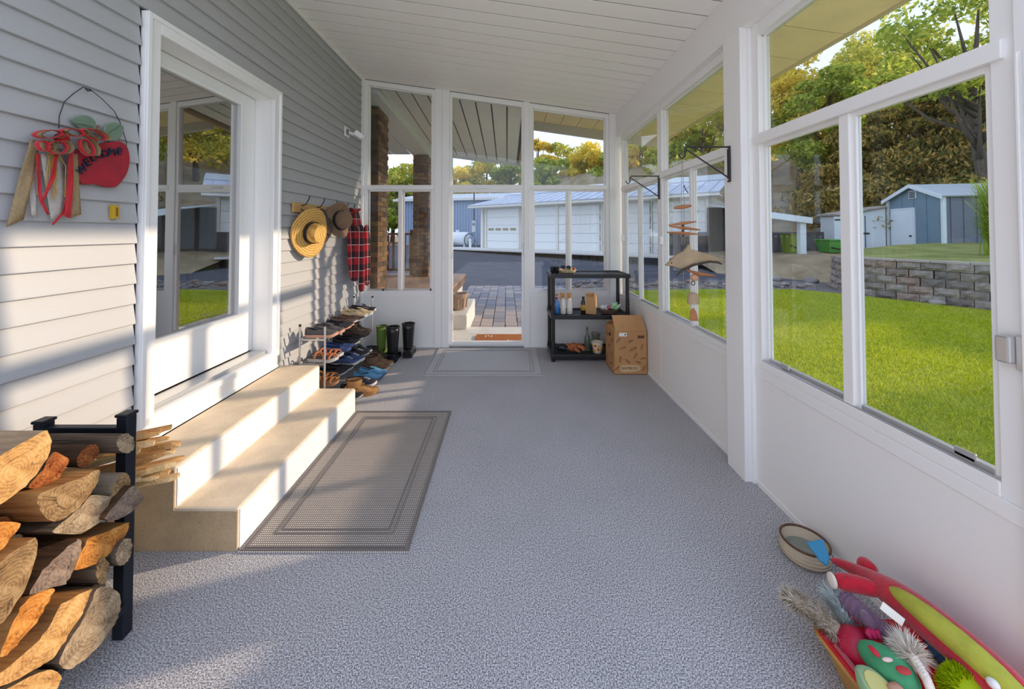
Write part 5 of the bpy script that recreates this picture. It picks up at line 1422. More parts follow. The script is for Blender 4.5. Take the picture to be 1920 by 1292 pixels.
def straw_mat():
    m, n, l, bs = new_mat('straw')
    tcn = n.new('ShaderNodeTexCoord')
    w = n.new('ShaderNodeTexWave'); w.wave_type = 'RINGS'; w.rings_direction = 'X'; w.inputs['Scale'].default_value = 14; w.inputs['Distortion'].default_value = 0.6
    mp = n.new('ShaderNodeMapping'); mp.inputs['Location'].default_value = (0, -3.5, -1.48)
    l.new(tcn.outputs['Object'], mp.inputs[0]); l.new(mp.outputs[0], w.inputs[0])
    ns = noise(n, l, mp.outputs[0], 90, 3)
    ad = n.new('ShaderNodeMath'); ad.operation = 'MULTIPLY_ADD'; ad.inputs[1].default_value = 0.5; l.new(w.outputs['Fac'], ad.inputs[0]); l.new(ns.outputs['Fac'], ad.inputs[2])
    r = ramp2(n, l, ad.outputs[0], [(0.4, RGB(176, 118, 52)), (0.9, RGB(232, 182, 104))])
    l.new(r.outputs[0], bs.inputs['Base Color']); bs.inputs['Roughness'].default_value = 0.7
    bump(n, l, ad.outputs[0], bs, 0.6, 0.006)
    return m
m_straw = straw_mat()
m_felt = mat('brown_felt', RGB(132, 100, 78), 0.95, var=0.12, vscale=20, sheen=0.2)
m_felt2 = mat('dark_felt', RGB(72, 56, 48), 0.95, var=0.12, sheen=0.2)
m_bandk = mat('black_band', RGB(40, 34, 32), 0.8)
def hat_frame(p, nx, ny, nz, roll=0):
    return Matrix.Translation(p) @ Vector((nx, ny, nz)).to_track_quat('Z', 'Y').to_matrix().to_4x4() @ RZ(roll)
hat('straw_hat', 'wide straw sun hat with dark band on the coat rack', hat_frame((-1.80, 3.46, 1.495), 0.95, -0.30, -0.12, R(90)), 0.205, 0.085, 0.115, m_straw, m_bandk, 0.02, 1.12, 0.1)
hat('felt_hat', 'brown felt hat with dark band beside the straw hat', hat_frame((-1.77, 3.98, 1.62), 0.92, -0.35, 0.12, R(75)), 0.165, 0.085, 0.115, m_felt, m_bandk, 0.03, 1.18, 0.25)
hat('dark_hat', 'dark brown hat hanging behind the felt hat', hat_frame((-1.85, 3.74, 1.56), 0.97, -0.2, 0.0, R(100)), 0.15, 0.08, 0.10, m_felt2, m_bandk, 0.02, 1.15, 0.2)
def plaid_mat():
    m, n, l, bs = new_mat('red_plaid')
    tcn = n.new('ShaderNodeTexCoord'); sp = n.new('ShaderNodeSeparateXYZ'); l.new(tcn.outputs['Object'], sp.inputs[0])
    def band(sock, per, duty):
        a = n.new('ShaderNodeMath'); a.operation = 'MULTIPLY'; a.inputs[1].default_value = 1 / per; l.new(sock, a.inputs[0])
        f = n.new('ShaderNodeMath'); f.operation = 'FRACT'; l.new(a.outputs[0], f.inputs[0])
        g = n.new('ShaderNodeMath'); g.operation = 'LESS_THAN'; g.inputs[1].default_value = duty; l.new(f.outputs[0], g.inputs[0])
        return g.outputs[0]
    sm = n.new('ShaderNodeMath'); sm.operation = 'ADD'; l.new(sp.outputs['X'], sm.inputs[0]); l.new(sp.outputs['Y'], sm.inputs[1])
    b1, b2 = band(sp.outputs['Z'], 0.15, 0.5), band(sm.outputs[0], 0.11, 0.5)
    t1, t2 = band(sp.outputs['Z'], 0.15, 0.04), band(sm.outputs[0], 0.11, 0.05)
    ad = n.new('ShaderNodeMath'); ad.operation = 'ADD'; l.new(b1, ad.inputs[0]); l.new(b2, ad.inputs[1])
    hf = n.new('ShaderNodeMath'); hf.operation = 'MULTIPLY'; hf.inputs[1].default_value = 0.5; l.new(ad.outputs[0], hf.inputs[0])
    r = ramp2(n, l, hf.outputs[0], [(0.0, RGB(196, 34, 44)), (0.5, RGB(112, 26, 34)), (1.0, RGB(30, 26, 32))])
    r.color_ramp.interpolation = 'CONSTANT'
    r.color_ramp.elements[1].position = 0.4; r.color_ramp.elements[2].position = 0.9
    mxn = n.new('ShaderNodeMath'); mxn.operation = 'MAXIMUM'; l.new(t1, mxn.inputs[0]); l.new(t2, mxn.inputs[1])
    mi = n.new('ShaderNodeMixRGB'); l.new(mxn.outputs[0], mi.inputs[0]); l.new(r.outputs[0], mi.inputs[1]); mi.inputs[2].default_value = RGB(206, 190, 186)
    l.new(mi.outputs[0], bs.inputs['Base Color']); bs.inputs['Roughness'].default_value = 0.95; bs.inputs['Sheen Weight'].default_value = 0.2
    return m
m_plaid = plaid_mat()
sh_ = thing('plaid_shirt', 'red and black plaid flannel shirt hanging from the coat rack', 'shirt', (-1.78, 4.44, 0.8))
def cloth(prof, cx, cy, name, wob=0.16, n=22, seed=0, lean=(0, 0)):
    rs = []
    z0_, z1_ = prof[0][0], prof[-1][0]
    for k, (z, rx, ry) in enumerate(prof):
        f = (z0_ - z) / (z0_ - z1_)
        rs.append([(cx + lean[0] * f + rx * math.cos(a) * (1 + wob * math.sin(5 * a + seed + z * 3)), cy + lean[1] * f + ry * math.sin(a) * (1 + wob * math.sin(4 * a + 2 + seed + z * 5)), z + 0.012 * math.sin(3 * a + k)) for a in [2 * math.pi * i / n for i in range(n)]])
    return MB().rings(rs).build(name, m_plaid, sh_, smooth=180, sub=1)
cloth([(1.78, 0.015, 0.03), (1.74, 0.03, 0.06), (1.66, 0.05, 0.10), (1.54, 0.062, 0.145), (1.40, 0.068, 0.16), (1.25, 0.07, 0.165), (1.10, 0.07, 0.155), (0.98, 0.062, 0.14), (0.92, 0.05, 0.12)], -1.80, 4.46, 'shirt_body', seed=1, lean=(0.02, 0.0))
cloth([(1.60, 0.03, 0.03), (1.45, 0.042, 0.045), (1.25, 0.045, 0.05), (1.05, 0.042, 0.046), (0.88, 0.036, 0.04), (0.80, 0.03, 0.034)], -1.705, 4.38, 'sleeve', seed=3, lean=(0.01, 0.02))
cloth([(1.60, 0.03, 0.03), (1.45, 0.042, 0.045), (1.22, 0.045, 0.05), (1.0, 0.04, 0.046), (0.84, 0.036, 0.04)], -1.70, 4.56, 'sleeve', seed=5, lean=(0.0, 0.02))
MB().tube([(-1.80 + 0.05 * math.cos(a), 4.46 + 0.075 * math.sin(a), 1.76 + 0.015 * math.sin(2 * a)) for a in [2 * math.pi * i / 14 for i in range(15)]], 0.014, 6).build('collar', m_plaid, sh_, smooth=180)

# ---- shoe rack and shoes
m_tube = mat('rack_tube', RGB(206, 206, 204), 0.3, metal=0.7)
sk = thing('shoe_rack', 'three-tier metal tube shoe rack along the siding', 'shoe rack', (-1.72, 3.9, 0))
TIER = (0.12, 0.335, 0.55)
for x in (-1.82, -1.60):
    for y, zt in ((3.33, 0.67), (4.50, 0.72)):
        MB().tube([(x, y, 0), (x, y, zt)], 0.009, 8).build('rack_upright', m_tube, sk)
        MB().ball((x, y, zt + 0.006), 0.013, 8, 6).build('end_knob', m_bandk, sk, smooth=180)
for z in TIER:
    for x in (-1.80, -1.71, -1.62):
        MB().tube([(x, 3.33, z), (x, 4.50, z)], 0.006, 6).build('shelf_rod', m_tube, sk)
    for y in (3.33, 4.50):
        MB().tube([(-1.82, y, z), (-1.60, y, z)], 0.008, 6).build('cross_bar', m_tube, sk)
FOOT = [(0.0, 0.55), (0.05, 0.72), (0.15, 0.80), (0.32, 0.78), (0.5, 0.84), (0.68, 1.0), (0.82, 0.96), (0.92, 0.74), (0.98, 0.40), (1.0, 0.12)]
def fw_(t):
    for (a, b), (c, d) in zip(FOOT, FOOT[1:]):
        if t <= c: return b + (d - b) * (t - a) / (c - a)
    return 0.12
def hgt(t, pts):
    for (a, b), (c, d) in zip(pts, pts[1:]):
        if t <= c: return b + (d - b) * (t - a) / (c - a)
    return pts[-1][1]
def shoe_mats(tagname, cu, cs, ci):
    return mat('upper_' + tagname, cu, 0.75, var=0.12, vscale=30, bmp=0.3, bscale=150), mat('sole_' + tagname, cs, 0.6), mat('insole_' + tagname, ci, 0.9)
def make_shoe(name, label, kind, cu, cs, ci, lace=None, L=0.28, hw=0.048, group=None, cat='shoe'):
    key = '%d_%d_%d_%d' % (int(cu[0] * 999), int(cu[1] * 999), int(cu[2] * 999), int(cs[0] * 999))
    mu, ms, mi = shoe_mats(key, cu, cs, ci)
    t = thing(name, label, cat, (0, 0, 0), 0, group)
    st_ = 0.026 if kind != 'flat' else 0.014
    N = 18
    # sole
    out = []
    ts = [i / N for i in range(N + 1)]
    pts = [(L * (q - 0.5), hw * fw_(q)) for q in ts] + [(L * (q - 0.5), -hw * fw_(q)) for q in reversed(ts)]
    spring = lambda x: 0.02 * max(0, (x / L + 0.5 - 0.75) / 0.25) ** 2
    a = [(p[0], p[1] * 1.06, spring(p[0])) for p in pts]; b = [(p[0], p[1] * 1.06, st_ + spring(p[0])) for p in pts]
    n = len(pts)
    local_build(MB().rings([a, b]), 'sole', ms, t, bevel=0)
    if kind == 'sandal':
        for q, w in ((0.30, 0.022), (0.62, 0.020), (0.80, 0.018)):
            x = L * (q - 0.5); ww = hw * fw_(q)
            arc = [(x + 0.01 * math.cos(s), ww * math.cos(s), st_ + 0.05 * (0.8 if q > 0.5 else 1.1) * math.sin(s)) for s in [math.pi * i / 10 for i in range(11)]]
            local_build(MB().add([(p[0] - w / 2, p[1], p[2]) for p in arc] + [(p[0] + w / 2, p[1], p[2]) for p in arc], [(i, i + 1, 12 + i, 11 + i) for i in range(10)]), 'strap', mu, t, smooth=180, solid=0.004)
        c = [(L * (q - 0.5), hw * 0.15 * (1 if k % 2 else -1), st_ + 0.045) for k, q in enumerate((0.32, 0.45, 0.6, 0.78))]
        local_build(MB().tube(c, 0.004, 6), 'strap', mu, t)
        local_build(MB().prism([(p[0], p[1] * 0.95) for p in pts], st_, st_ + 0.004), 'footbed', mi, t)
        return t
    HT = {'sneaker': [(0, 0.085), (0.1, 0.088), (0.3, 0.068), (0.45, 0.082), (0.6, 0.075), (0.78, 0.056), (0.92, 0.046), (1, 0.03)],
          'flat': [(0, 0.062), (0.12, 0.060), (0.35, 0.046), (0.55, 0.052), (0.75, 0.042), (0.92, 0.034), (1, 0.02)],
          'boot': [(0, 0.09), (0.2, 0.10), (0.42, 0.10), (0.6, 0.078), (0.78, 0.058), (0.92, 0.048), (1, 0.03)]}
    hp = HT['flat' if kind == 'flat' else ('boot' if kind in ('boot', 'wellington') else 'sneaker')]
    ns_, nt_ = 14, 20
    g = MB()
    opn = {'sneaker': (0.07, 0.50), 'flat': (0.08, 0.58), 'boot': (0.06, 0.46), 'wellington': (0.06, 0.46)}[kind]
    vs_ = []
    for j in range(nt_ + 1):
        q = j / nt_
        w = hw * fw_(q); h = hgt(q, hp) - st_
        for i in range(ns_ + 1):
            ph = math.pi * i / ns_
            cs_, sn = math.cos(ph), math.sin(ph)
            vs_.append((L * (q - 0.5), w * (abs(cs_) ** 0.75) * (1 if cs_ > 0 else -1) * (1 - 0.12 * sn), st_ + spring(L * (q - 0.5)) + h * sn ** 0.6))
    fs = []
    for j in range(nt_):
        for i in range(ns_):
            qm = (j + 0.5) / nt_
            if opn[0] < qm < opn[1] and 4 <= i <= 9: continue
            fs.append((j * (ns_ + 1) + i, j * (ns_ + 1) + i + 1, (j + 1) * (ns_ + 1) + i + 1, (j + 1) * (ns_ + 1) + i))
    fs.append(tuple(range(ns_ + 1)))
    local_build(MB().add(vs_, fs), 'upper', mu, t, smooth=70, solid=0.004)
    local_build(MB().prism([(p[0] * 0.94, p[1] * 0.9) for p in pts], st_, st_ + 0.006), 'insole', mi, t)
    if kind in ('boot', 'wellington'):
        H_ = 0.15 if kind == 'boot' else 0.36
        rs = []
        for k in range(7):
            f = k / 6
            z = 0.07 + (H_ - 0.07) * f
            rx, ry = 0.062 + 0.006 * f, 0.043 + (0.006 if kind == 'boot' else 0.016) * f
            rs.append([(-0.065 + rx * math.cos(a_) * (1 + 0.02 * math.sin(3 * a_ + k)), ry * math.sin(a_), z) for a_ in [2 * math.pi * i / 20 for i in range(20)]])
        local_build(MB().rings(rs, caps=False), 'shaft', mu, t, smooth=180, solid=0.005)
        local_build(MB().tube([(-0.065 + 0.068 * math.cos(a_), (0.050 if kind == 'boot' else 0.06) * math.sin(a_), H_) for a_ in [2 * math.pi * i / 20 for i in range(21)]], 0.005, 6), 'shaft_rim', ms if kind == 'wellington' else mi, t, smooth=180)
    if lace:
        ml_ = mat('lace_%d_%d' % (int(lace[0] * 99), int(lace[2] * 99)), lace, 0.8)
        for k in range(4):
            q = 0.52 + 0.07 * k
            z = hgt(q, hp) + 0.004; w = hw * 0.42
            local_build(MB().tube([(L * (q - 0.5) - 0.006, -w, z - 0.008), (L * (q - 0.5), 0, z + 0.003), (L * (q - 0.5) + 0.006, w, z - 0.008)], 0.003, 5), 'lace', ml_, t)
        local_build(MB().grid(lambda a_, b_: (L * (0.42 + 0.16 * b_ - 0.5) - 0.01 + 0.01 * b_, (a_ - 0.5) * hw * 0.8, hgt(0.45, hp) + 0.012 - 0.012 * b_), 3, 3), 'tongue', mu, t, solid=0.004)
    return t
def place(t, x, y, z, rz, tilt=0, roll=0):
    t.location = (x, y, z); t.rotation_euler = (roll, tilt, rz)
BLK, WHT, PNK = RGB(34, 34, 38), RGB(214, 210, 204), RGB(216, 156, 132)
ROWS = [  # tier, y of the pair, kind, upper, sole, inside, lace, label
 (2, 3.46, 'sneaker', RGB(84, 80, 82), PNK, RGB(50, 48, 50), RGB(60, 58, 60), 'charcoal mesh sneaker with peach sole on the top tier'),
 (2, 3.72, 'flat', RGB(44, 44, 50), PNK, RGB(30, 30, 34), None, 'black clog with peach sole on the top tier'),
 (2, 3.98, 'flat', RGB(112, 84, 74), WHT, RGB(160, 140, 126), None, 'brown slip-on with pale rim on the top tier'),
 (2, 4.20, 'sneaker', RGB(206, 180, 142), WHT, RGB(60, 54, 50), RGB(220, 200, 170), 'tan suede sneaker on the top tier'),
 (2, 4.40, 'sneaker', RGB(52, 50, 54), RGB(226, 222, 214), RGB(32, 32, 34), RGB(228, 224, 216), 'black white-soled sneaker ending the top tier'),
 (1, 3.46, 'sandal', RGB(222, 130, 84), RGB(196, 188, 180), RGB(60, 58, 60), None, 'orange strappy sandal on the middle tier'),
 (1, 3.72, 'flat', RGB(50, 78, 128), RGB(40, 56, 90), RGB(38, 50, 78), None, 'blue canvas slip-on on the middle tier'),
 (1, 3.98, 'flat', RGB(36, 36, 42), RGB(190, 186, 182), RGB(24, 24, 28), None, 'black ballet flat on the middle tier'),
 (1, 4.24, 'boot', RGB(84, 66, 54), RGB(60, 50, 44), RGB(30, 26, 24), RGB(120, 100, 80), 'brown lace-up boot on the middle tier'),
 (0, 3.46, 'sandal', RGB(188, 120, 70), RGB(150, 110, 80), RGB(120, 84, 60), None, 'brown leather sandal on the lowest tier'),
 (0, 3.72, 'flat', RGB(40, 40, 46), RGB(176, 172, 170), RGB(24, 24, 26), None, 'black slip-on with grey piping on the lowest tier'),
 (0, 3.98, 'sneaker', RGB(66, 86, 128), WHT, RGB(40, 40, 50), RGB(236, 236, 236), 'navy sneaker with white laces on the lowest tier'),
 (0, 4.24, 'sneaker', RGB(60, 60, 66), RGB(206, 206, 206), RGB(30, 30, 32), RGB(210, 210, 214), 'grey running shoe on the lowest tier'),
]
random.seed(17)
for ti, y, kd, cu, cs, ci, lc, lab in ROWS:
    for s_, which in ((-0.054, 'nearer of its pair'), (0.054, 'farther of its pair')):
        t = make_shoe('shoe', lab + ', ' + which, kd, cu, cs, ci, lc, group='shoes on the metal rack')
        place(t, -1.665 + random.uniform(-0.02, 0.025), y + s_, TIER[ti] + 0.007, R(random.uniform(-8, 4)), R(0))
FL = [  # shoes standing on the carpet before the rack
 (-1.40, 3.84, 8, 'sneaker', RGB(70, 140, 178), RGB(80, 90, 120), RGB(170, 206, 96), RGB(90, 170, 200), 'teal sneaker with lime lining on the carpet, nearer of its pair', 'shoe'),
 (-1.39, 3.96, 4, 'sneaker', RGB(70, 140, 178), RGB(80, 90, 120), RGB(170, 206, 96), RGB(90, 170, 200), 'teal sneaker with lime lining on the carpet, farther of its pair', 'shoe'),
 (-1.44, 3.44, -4, 'flat', RGB(40, 40, 46), RGB(170, 168, 166), RGB(24, 24, 28), None, 'black loafer on the carpet behind the step corner, nearer of its pair', 'shoe'),
 (-1.42, 3.56, -10, 'flat', RGB(40, 40, 46), RGB(170, 168, 166), RGB(24, 24, 28), None, 'black loafer on the carpet behind the step corner, farther of its pair', 'shoe'),
 (-1.41, 3.70, 6, 'sneaker', RGB(44, 48, 60), WHT, RGB(30, 30, 36), RGB(240, 240, 240), 'black and white striped sneaker on the carpet', 'shoe'),
 (-1.41, 4.12, 0, 'boot', RGB(112, 82, 62), RGB(196, 164, 132), RGB(30, 26, 24), RGB(170, 140, 110), 'brown hiking boot on the carpet before the rack, nearer of its pair', 'boot'),
 (-1.41, 4.24, 4, 'boot', RGB(112, 82, 62), RGB(196, 164, 132), RGB(30, 26, 24), RGB(170, 140, 110), 'brown hiking boot on the carpet before the rack, farther of its pair', 'boot'),
 (-1.52, 4.44, 0, 'boot', RGB(70, 62, 54), RGB(60, 54, 50), RGB(26, 24, 24), RGB(100, 92, 84), 'dark low boot on the carpet by the green rubber boot', 'boot'),
]
for x, y, a_, kd, cu, cs, ci, lc, lab, ct in FL:
    t = make_shoe('shoe' if ct == 'shoe' else 'ankle_boot', lab, kd, cu, cs, ci, lc, group='footwear on the carpet', cat=ct)
    place(t, x, y, 0.001, R(a_))
t = make_shoe('ankle_boot', 'tan leather ankle boot standing in front of the concrete step', 'boot', RGB(182, 128, 78), RGB(170, 116, 66), RGB(34, 28, 26), RGB(120, 80, 48), L=0.29, hw=0.052, cat='boot')
place(t, -1.335, 3.50, 0.001, R(196 - 180))
t = make_shoe('rubber_boot', 'olive green rubber boot between shoe rack and black boots', 'wellington', RGB(98, 128, 52), RGB(54, 74, 30), RGB(24, 26, 20), None, cat='boot')
place(t, -1.50, 4.64, 0.001, R(80))
for (x, y, lab) in ((-1.34, 4.50, 'glossy black rubber boot by the end wall, nearer of the two'), (-1.20, 4.66, 'glossy black rubber boot by the end wall, farther of the two')):
    t = make_shoe('rubber_boot', lab, 'wellington', RGB(26, 27, 29), RGB(20, 20, 22), RGB(12, 12, 13), None, L=0.30, hw=0.056, group='black rubber boots', cat='boot')
    place(t, x, y, 0.001, R(96))
    t.scale = (1.15, 1.25, 1.08)
MATS[[k for k in MATS if k.startswith('upper_') and MATS[k].node_tree.nodes['Principled BSDF'].inputs['Base Color'].default_value[0] < 0.011][0]].node_tree.nodes['Principled BSDF'].inputs['Roughness'].default_value = 0.2
# ================================================================ things inside, right side
# ---- brackets and hanging chime
def bracket(y, label, x0):
    b = thing('plant_bracket', label, 'bracket', (x0, y, 1.93), group='wire hanging brackets')
    MB().box(x0 - 0.012, x0, y - 0.012, y + 0.012, 1.82, 2.05).build('back_plate', m_wire, b, bevel=0.002)
    for z in (1.835, 2.035):
        MB().ball((x0 - 0.014, y, z), 0.005, 8, 6).build('screw', m_alu, b)
    MB().tube([(x0 - 0.006, y, 2.045), (x0 - 0.28, y, 2.045), (x0 - 0.285, y, 2.03), (x0 - 0.288, y, 1.985), (x0 - 0.305, y, 1.97), (x0 - 0.322, y, 1.985), (x0 - 0.324, y, 2.0)], 0.0055, 8).build('arm', m_wire, b, smooth=60)
    MB().tube([(x0 - 0.006, y, 1.845), (x0 - 0.282, y, 2.03)], 0.005, 8).build('brace', m_wire, b)
bracket(2.40, 'dark metal hook bracket on the wide post, holding the dolphin chime', XR - 0.06)
bracket(3.66, 'empty dark metal hook bracket on the mullion by the far corner', XR)
CX, CY = XR - 0.06 - 0.305, 2.40
m_copper = mat('brown_ceramic', RGB(176, 112, 72), 0.6, var=0.2, vscale=14)
m_dolph = mat('dolphin_stone', RGB(172, 146, 116), 0.65, var=0.15, vscale=12)
m_fin = mat('dark_fin', RGB(70, 54, 46), 0.5, var=0.2)
m_cord = mat('chime_cord', RGB(150, 138, 122), 0.8)
ch = thing('dolphin_chime', 'ceramic dolphin wind chime with wooden leaves and bell hanging from the bracket', 'wind chime', (CX, CY, 0.9))
for d in (-0.008, 0.008):
    MB().tube([(CX + d * 0.3, CY, 1.972), (CX + d, CY, 1.7), (CX + d, CY, 1.42)], 0.0016, 5).build('cord', m_cord, ch)
MB().tube([(CX, CY, 1.28), (CX, CY, 1.12)], 0.0016, 5).build('cord', m_cord, ch)
MB().tube([(CX, CY, 1.05), (CX, CY, 0.98)], 0.0016, 5).build('cord', m_cord, ch)
MB().tube([(CX + 0.01, CY, 1.80), (CX + 0.015, CY, 1.78), (CX + 0.035, CY, 1.75)], 0.003, 5).build('twisted_wire', m_wire, ch)
MB().tube([(CX - 0.05, CY + 0.01, 1.655), (CX, CY, 1.66), (CX + 0.05, CY - 0.01, 1.668)], [0.008, 0.013, 0.007], 8).build('wood_piece', m_copper, ch, smooth=60)
for z, a, b, tl in ((1.555, -0.09, 0.085, 0.012), (1.525, -0.085, 0.11, -0.012), (1.492, -0.10, 0.10, -0.006)):
    MB().tube([(CX + a, CY, z - tl), (CX + (a + b) / 2, CY, z), (CX + b, CY, z + tl)], [0.005, 0.013, 0.005], 10, squash=0.8).build('wood_leaf', m_copper, ch, smooth=60)
    MB().ball((CX, CY, z - 0.016), 0.008, 8, 6).build('bead', m_fin, ch, smooth=180)
def CHP(a, b): return onY(1150 + a / 4.3074, 380 + b / 4.3074, CY)
dol = smooth_poly([(415, 505), (440, 480), (500, 420), (560, 390), (605, 335), (625, 375), (680, 390), (780, 420), (860, 450), (910, 462), (860, 468), (780, 470), (690, 480), (620, 505), (540, 535), (470, 515)], 4, 0.8)
vs1 = [CHP(*p) for p in dol]
n = len(vs1)
cxm = sum((v for v in vs1), Vector()) / n
mbd = MB()
mbd.rings([[v + Vector((0, -0.012, 0)) + (cxm - v) * 0.06 for v in vs1], [v for v in vs1], [v + Vector((0, 0.012, 0)) + (cxm - v) * 0.06 for v in vs1]])
mbd.build('dolphin_body', m_dolph, ch, smooth=60)
MB().ball(CHP(463, 487) + Vector((0, -0.013, 0)), 0.004, 8, 6).build('dolphin_eye', m_bandk, ch)
MB().tube([CHP(495, 588) + Vector((0, -0.02, 0)), CHP(540, 545) + Vector((0, -0.025, 0)), CHP(630, 500) + Vector((0, -0.028, 0)), CHP(760, 474) + Vector((0, -0.025, 0)), CHP(830, 480) + Vector((0, -0.02, 0)), CHP(862, 495) + Vector((0, -0.02, 0))], [0.005, 0.012, 0.013, 0.012, 0.011, 0.006], 8, squash=0.6).build('side_fin', m_fin, ch, smooth=60)
MB().tube([CHP(590, 545) + Vector((0, -0.01, 0)), CHP(690, 575) + Vector((0, -0.012, 0)), CHP(780, 585) + Vector((0, -0.01, 0)), CHP(825, 592)], [0.01, 0.02, 0.013, 0.006], 8, squash=0.6).build('lower_fish', m_copper, ch, smooth=60)
MB().ball(CHP(655, 605), (0.028, 0.02, 0.024), 12, 8).build('lower_knob', mat('pink_clay', RGB(196, 150, 122), 0.7), ch, smooth=180)
MB().tube([CHP(645, 650) + Vector((0.012 * math.cos(a), 0, 0.012 * math.sin(a))) for a in [0.5 * i for i in range(13)]], 0.003, 6).build('ring', m_wire, ch)
pb = CHP(645, 815)
MB().lathe([(0.036, 0), (0.037, 0.012), (0.034, 0.04), (0.028, 0.062), (0.012, 0.07), (0.004, 0.072)], 20, T(pb.x, pb.y, pb.z)).build('bell', m_dolph, ch, smooth=50)
pc = [CHP(*p) for p in ((618, 955), (622, 870), (648, 850), (668, 875), (688, 955))]
MB().rings([[p + Vector((0, -0.004, 0)) for p in pc], [p + Vector((0, 0.004, 0)) for p in pc]]).build('clapper', m_copper, ch, bevel=0.002)

# ---- black plastic shelf
m_plast = mat('black_plastic', RGB(30, 31, 34), 0.42, bmp=0.1, bscale=90)
SX0, SX1, SY0, SY1 = 0.51, 1.435, 4.36, 4.80
sf = thing('plastic_shelf', 'black plastic three-shelf unit under the end window', 'shelf', ((SX0 + SX1) / 2, 4.58, 0))
SZ = (0.075, 0.525, 1.0)
for z in SZ:
    h_ = 0.045
    s_ = empty('shelf_tray'); s_.parent = sf; s_.matrix_parent_inverse = world_of(sf).inverted()
    for a in (MB().box(SX0, SX1, SY0, SY0 + 0.03, z - h_ + 0.01, z + 0.012), MB().box(SX0, SX1, SY1 - 0.03, SY1, z - h_ + 0.01, z + 0.012), MB().box(SX0, SX0 + 0.03, SY0 + 0.03, SY1 - 0.03, z - h_ + 0.01, z + 0.012), MB().box(SX1 - 0.03, SX1, SY0 + 0.03, SY1 - 0.03, z - h_ + 0.01, z + 0.012)):
        a.build('shelf_edge', m_plast, s_, bevel=0.006)
    MB().box(SX0 + 0.03, SX1 - 0.03, SY0 + 0.03, SY1 - 0.03, z - 0.014, z - 0.006).build('shelf_web', m_plast, s_)
    for i in range(16):
        y_ = SY0 + 0.045 + i * 0.0225
        MB().box(SX0 + 0.03, SX1 - 0.03, y_, y_ + 0.013, z - 0.006, z).build('shelf_slat', m_plast, s_)
for x in (SX0 + 0.03, SX1 - 0.03):
    for y in (SY0 + 0.03, SY1 - 0.03):
        for a, b in ((SZ[0] + 0.0, SZ[1] - 0.03), (SZ[1] + 0.0, SZ[2] - 0.03)):
            MB().tube([(x, y, a), (x, y, b)], 0.022, 12).build('shelf_leg', m_plast, sf, smooth=60)
            MB().tube([(x, y, a + 0.0), (x, y, a + 0.05)], 0.027, 12).build('leg_collar', m_plast, sf, smooth=60)
        MB().tube([(x, y, 0.0), (x, y, 0.05)], 0.024, 12).build('shelf_foot', m_plast, sf, smooth=60)
def item(name, label, cat, x, y, z, group=None): return thing(name, label, cat, (x, y, z), group=group)
def sx(u, Y): return (u - PU) / F * Y
# top shelf
Zt = SZ[2] + 0.001
yy = 4.52
for i, dx in enumerate((-0.025, 0.025)):
    x = sx(1040, yy) + dx
    t = item('black_tumbler', ['left', 'right'][i] + ' one of two ribbed black tumblers on the top shelf', 'tumbler', x, yy, Zt, 'tumblers on the top shelf')
    MB().lathe([(0.018, 0), (0.022, 0.004), (0.025, 0.085), (0.022, 0.085), (0.018, 0.01), (0.002, 0.008)], 18, T(x, yy, Zt)).build('tumbler_wall', m_plast, t, smooth=50)
    for k in range(9):
        a = k * 2 * math.pi / 9
        MB().tube([(x + 0.0225 * math.cos(a), yy + 0.0225 * math.sin(a), Zt + 0.006), (x + 0.0256 * math.cos(a), yy + 0.0256 * math.sin(a), Zt + 0.084)], 0.002, 4).build('tumbler_rib', m_dark, t)
x = sx(1063, yy)
t = item('wicker_bowl', 'shallow tan bowl on the top shelf', 'bowl', x, yy, Zt)
m_wick = mat('wicker_tan', RGB(196, 176, 140), 0.85, var=0.25, vscale=60, bmp=0.6, bscale=160)
MB().lathe([(0.05, 0), (0.09, 0.012), (0.108, 0.04), (0.105, 0.046), (0.085, 0.02), (0.04, 0.01), (0.003, 0.01)], 26, T(x, yy, Zt)).build('bowl_wall', m_wick, t, smooth=60)
MB().tube([(x + 0.107 * math.cos(a), yy + 0.107 * math.sin(a), Zt + 0.044) for a in [2 * math.pi * i / 26 for i in range(27)]], 0.005, 6).build('bowl_rim', m_wick, t, smooth=180)
t = item('sunglasses', 'dark sunglasses lying in the tan bowl', 'sunglasses', x - 0.03, yy, Zt + 0.045)
for d in (-0.032, 0.032):
    MB().lathe([(0.028, 0), (0.03, 0.004), (0.02, 0.007), (0.003, 0.008)], 16, T(x - 0.02 + d, yy - 0.03, Zt + 0.075) @ RX(R(70)) @ S(1, 0.8, 1)).build('lens', mat('dark_lens', RGB(20, 22, 28), 0.1), t, smooth=60)
    MB().tube([(x - 0.02 + d * 1.9, yy - 0.03, Zt + 0.08), (x - 0.02 + d * 1.7, yy + 0.04, Zt + 0.075), (x - 0.02 + d * 1.3, yy + 0.07, Zt + 0.055)], 0.003, 6).build('temple_arm', m_plast, t)
MB().tube([(x - 0.03, yy - 0.03, Zt + 0.08), (x - 0.01, yy - 0.03, Zt + 0.08)], 0.003, 6).build('bridge', m_plast, t)
for dx, c, nm, lb in ((0.045, RGB(206, 214, 120), 'lemon', 'yellow-green fruit in the tan bowl'), (0.075, RGB(196, 60, 52), 'apple', 'small red fruit at the right of the tan bowl')):
    t = item(nm, lb, 'fruit', x + dx, yy, Zt + 0.02)
    MB().ball((x + dx, yy - 0.01, Zt + 0.05), (0.026, 0.024, 0.024), 12, 8).build('fruit_skin', mat(nm + '_skin', c, 0.5), t, smooth=180)
    MB().tube([(x + dx, yy - 0.01, Zt + 0.072), (x + dx + 0.003, yy - 0.01, Zt + 0.084)], 0.002, 5).build('fruit_stem', m_fin, t)
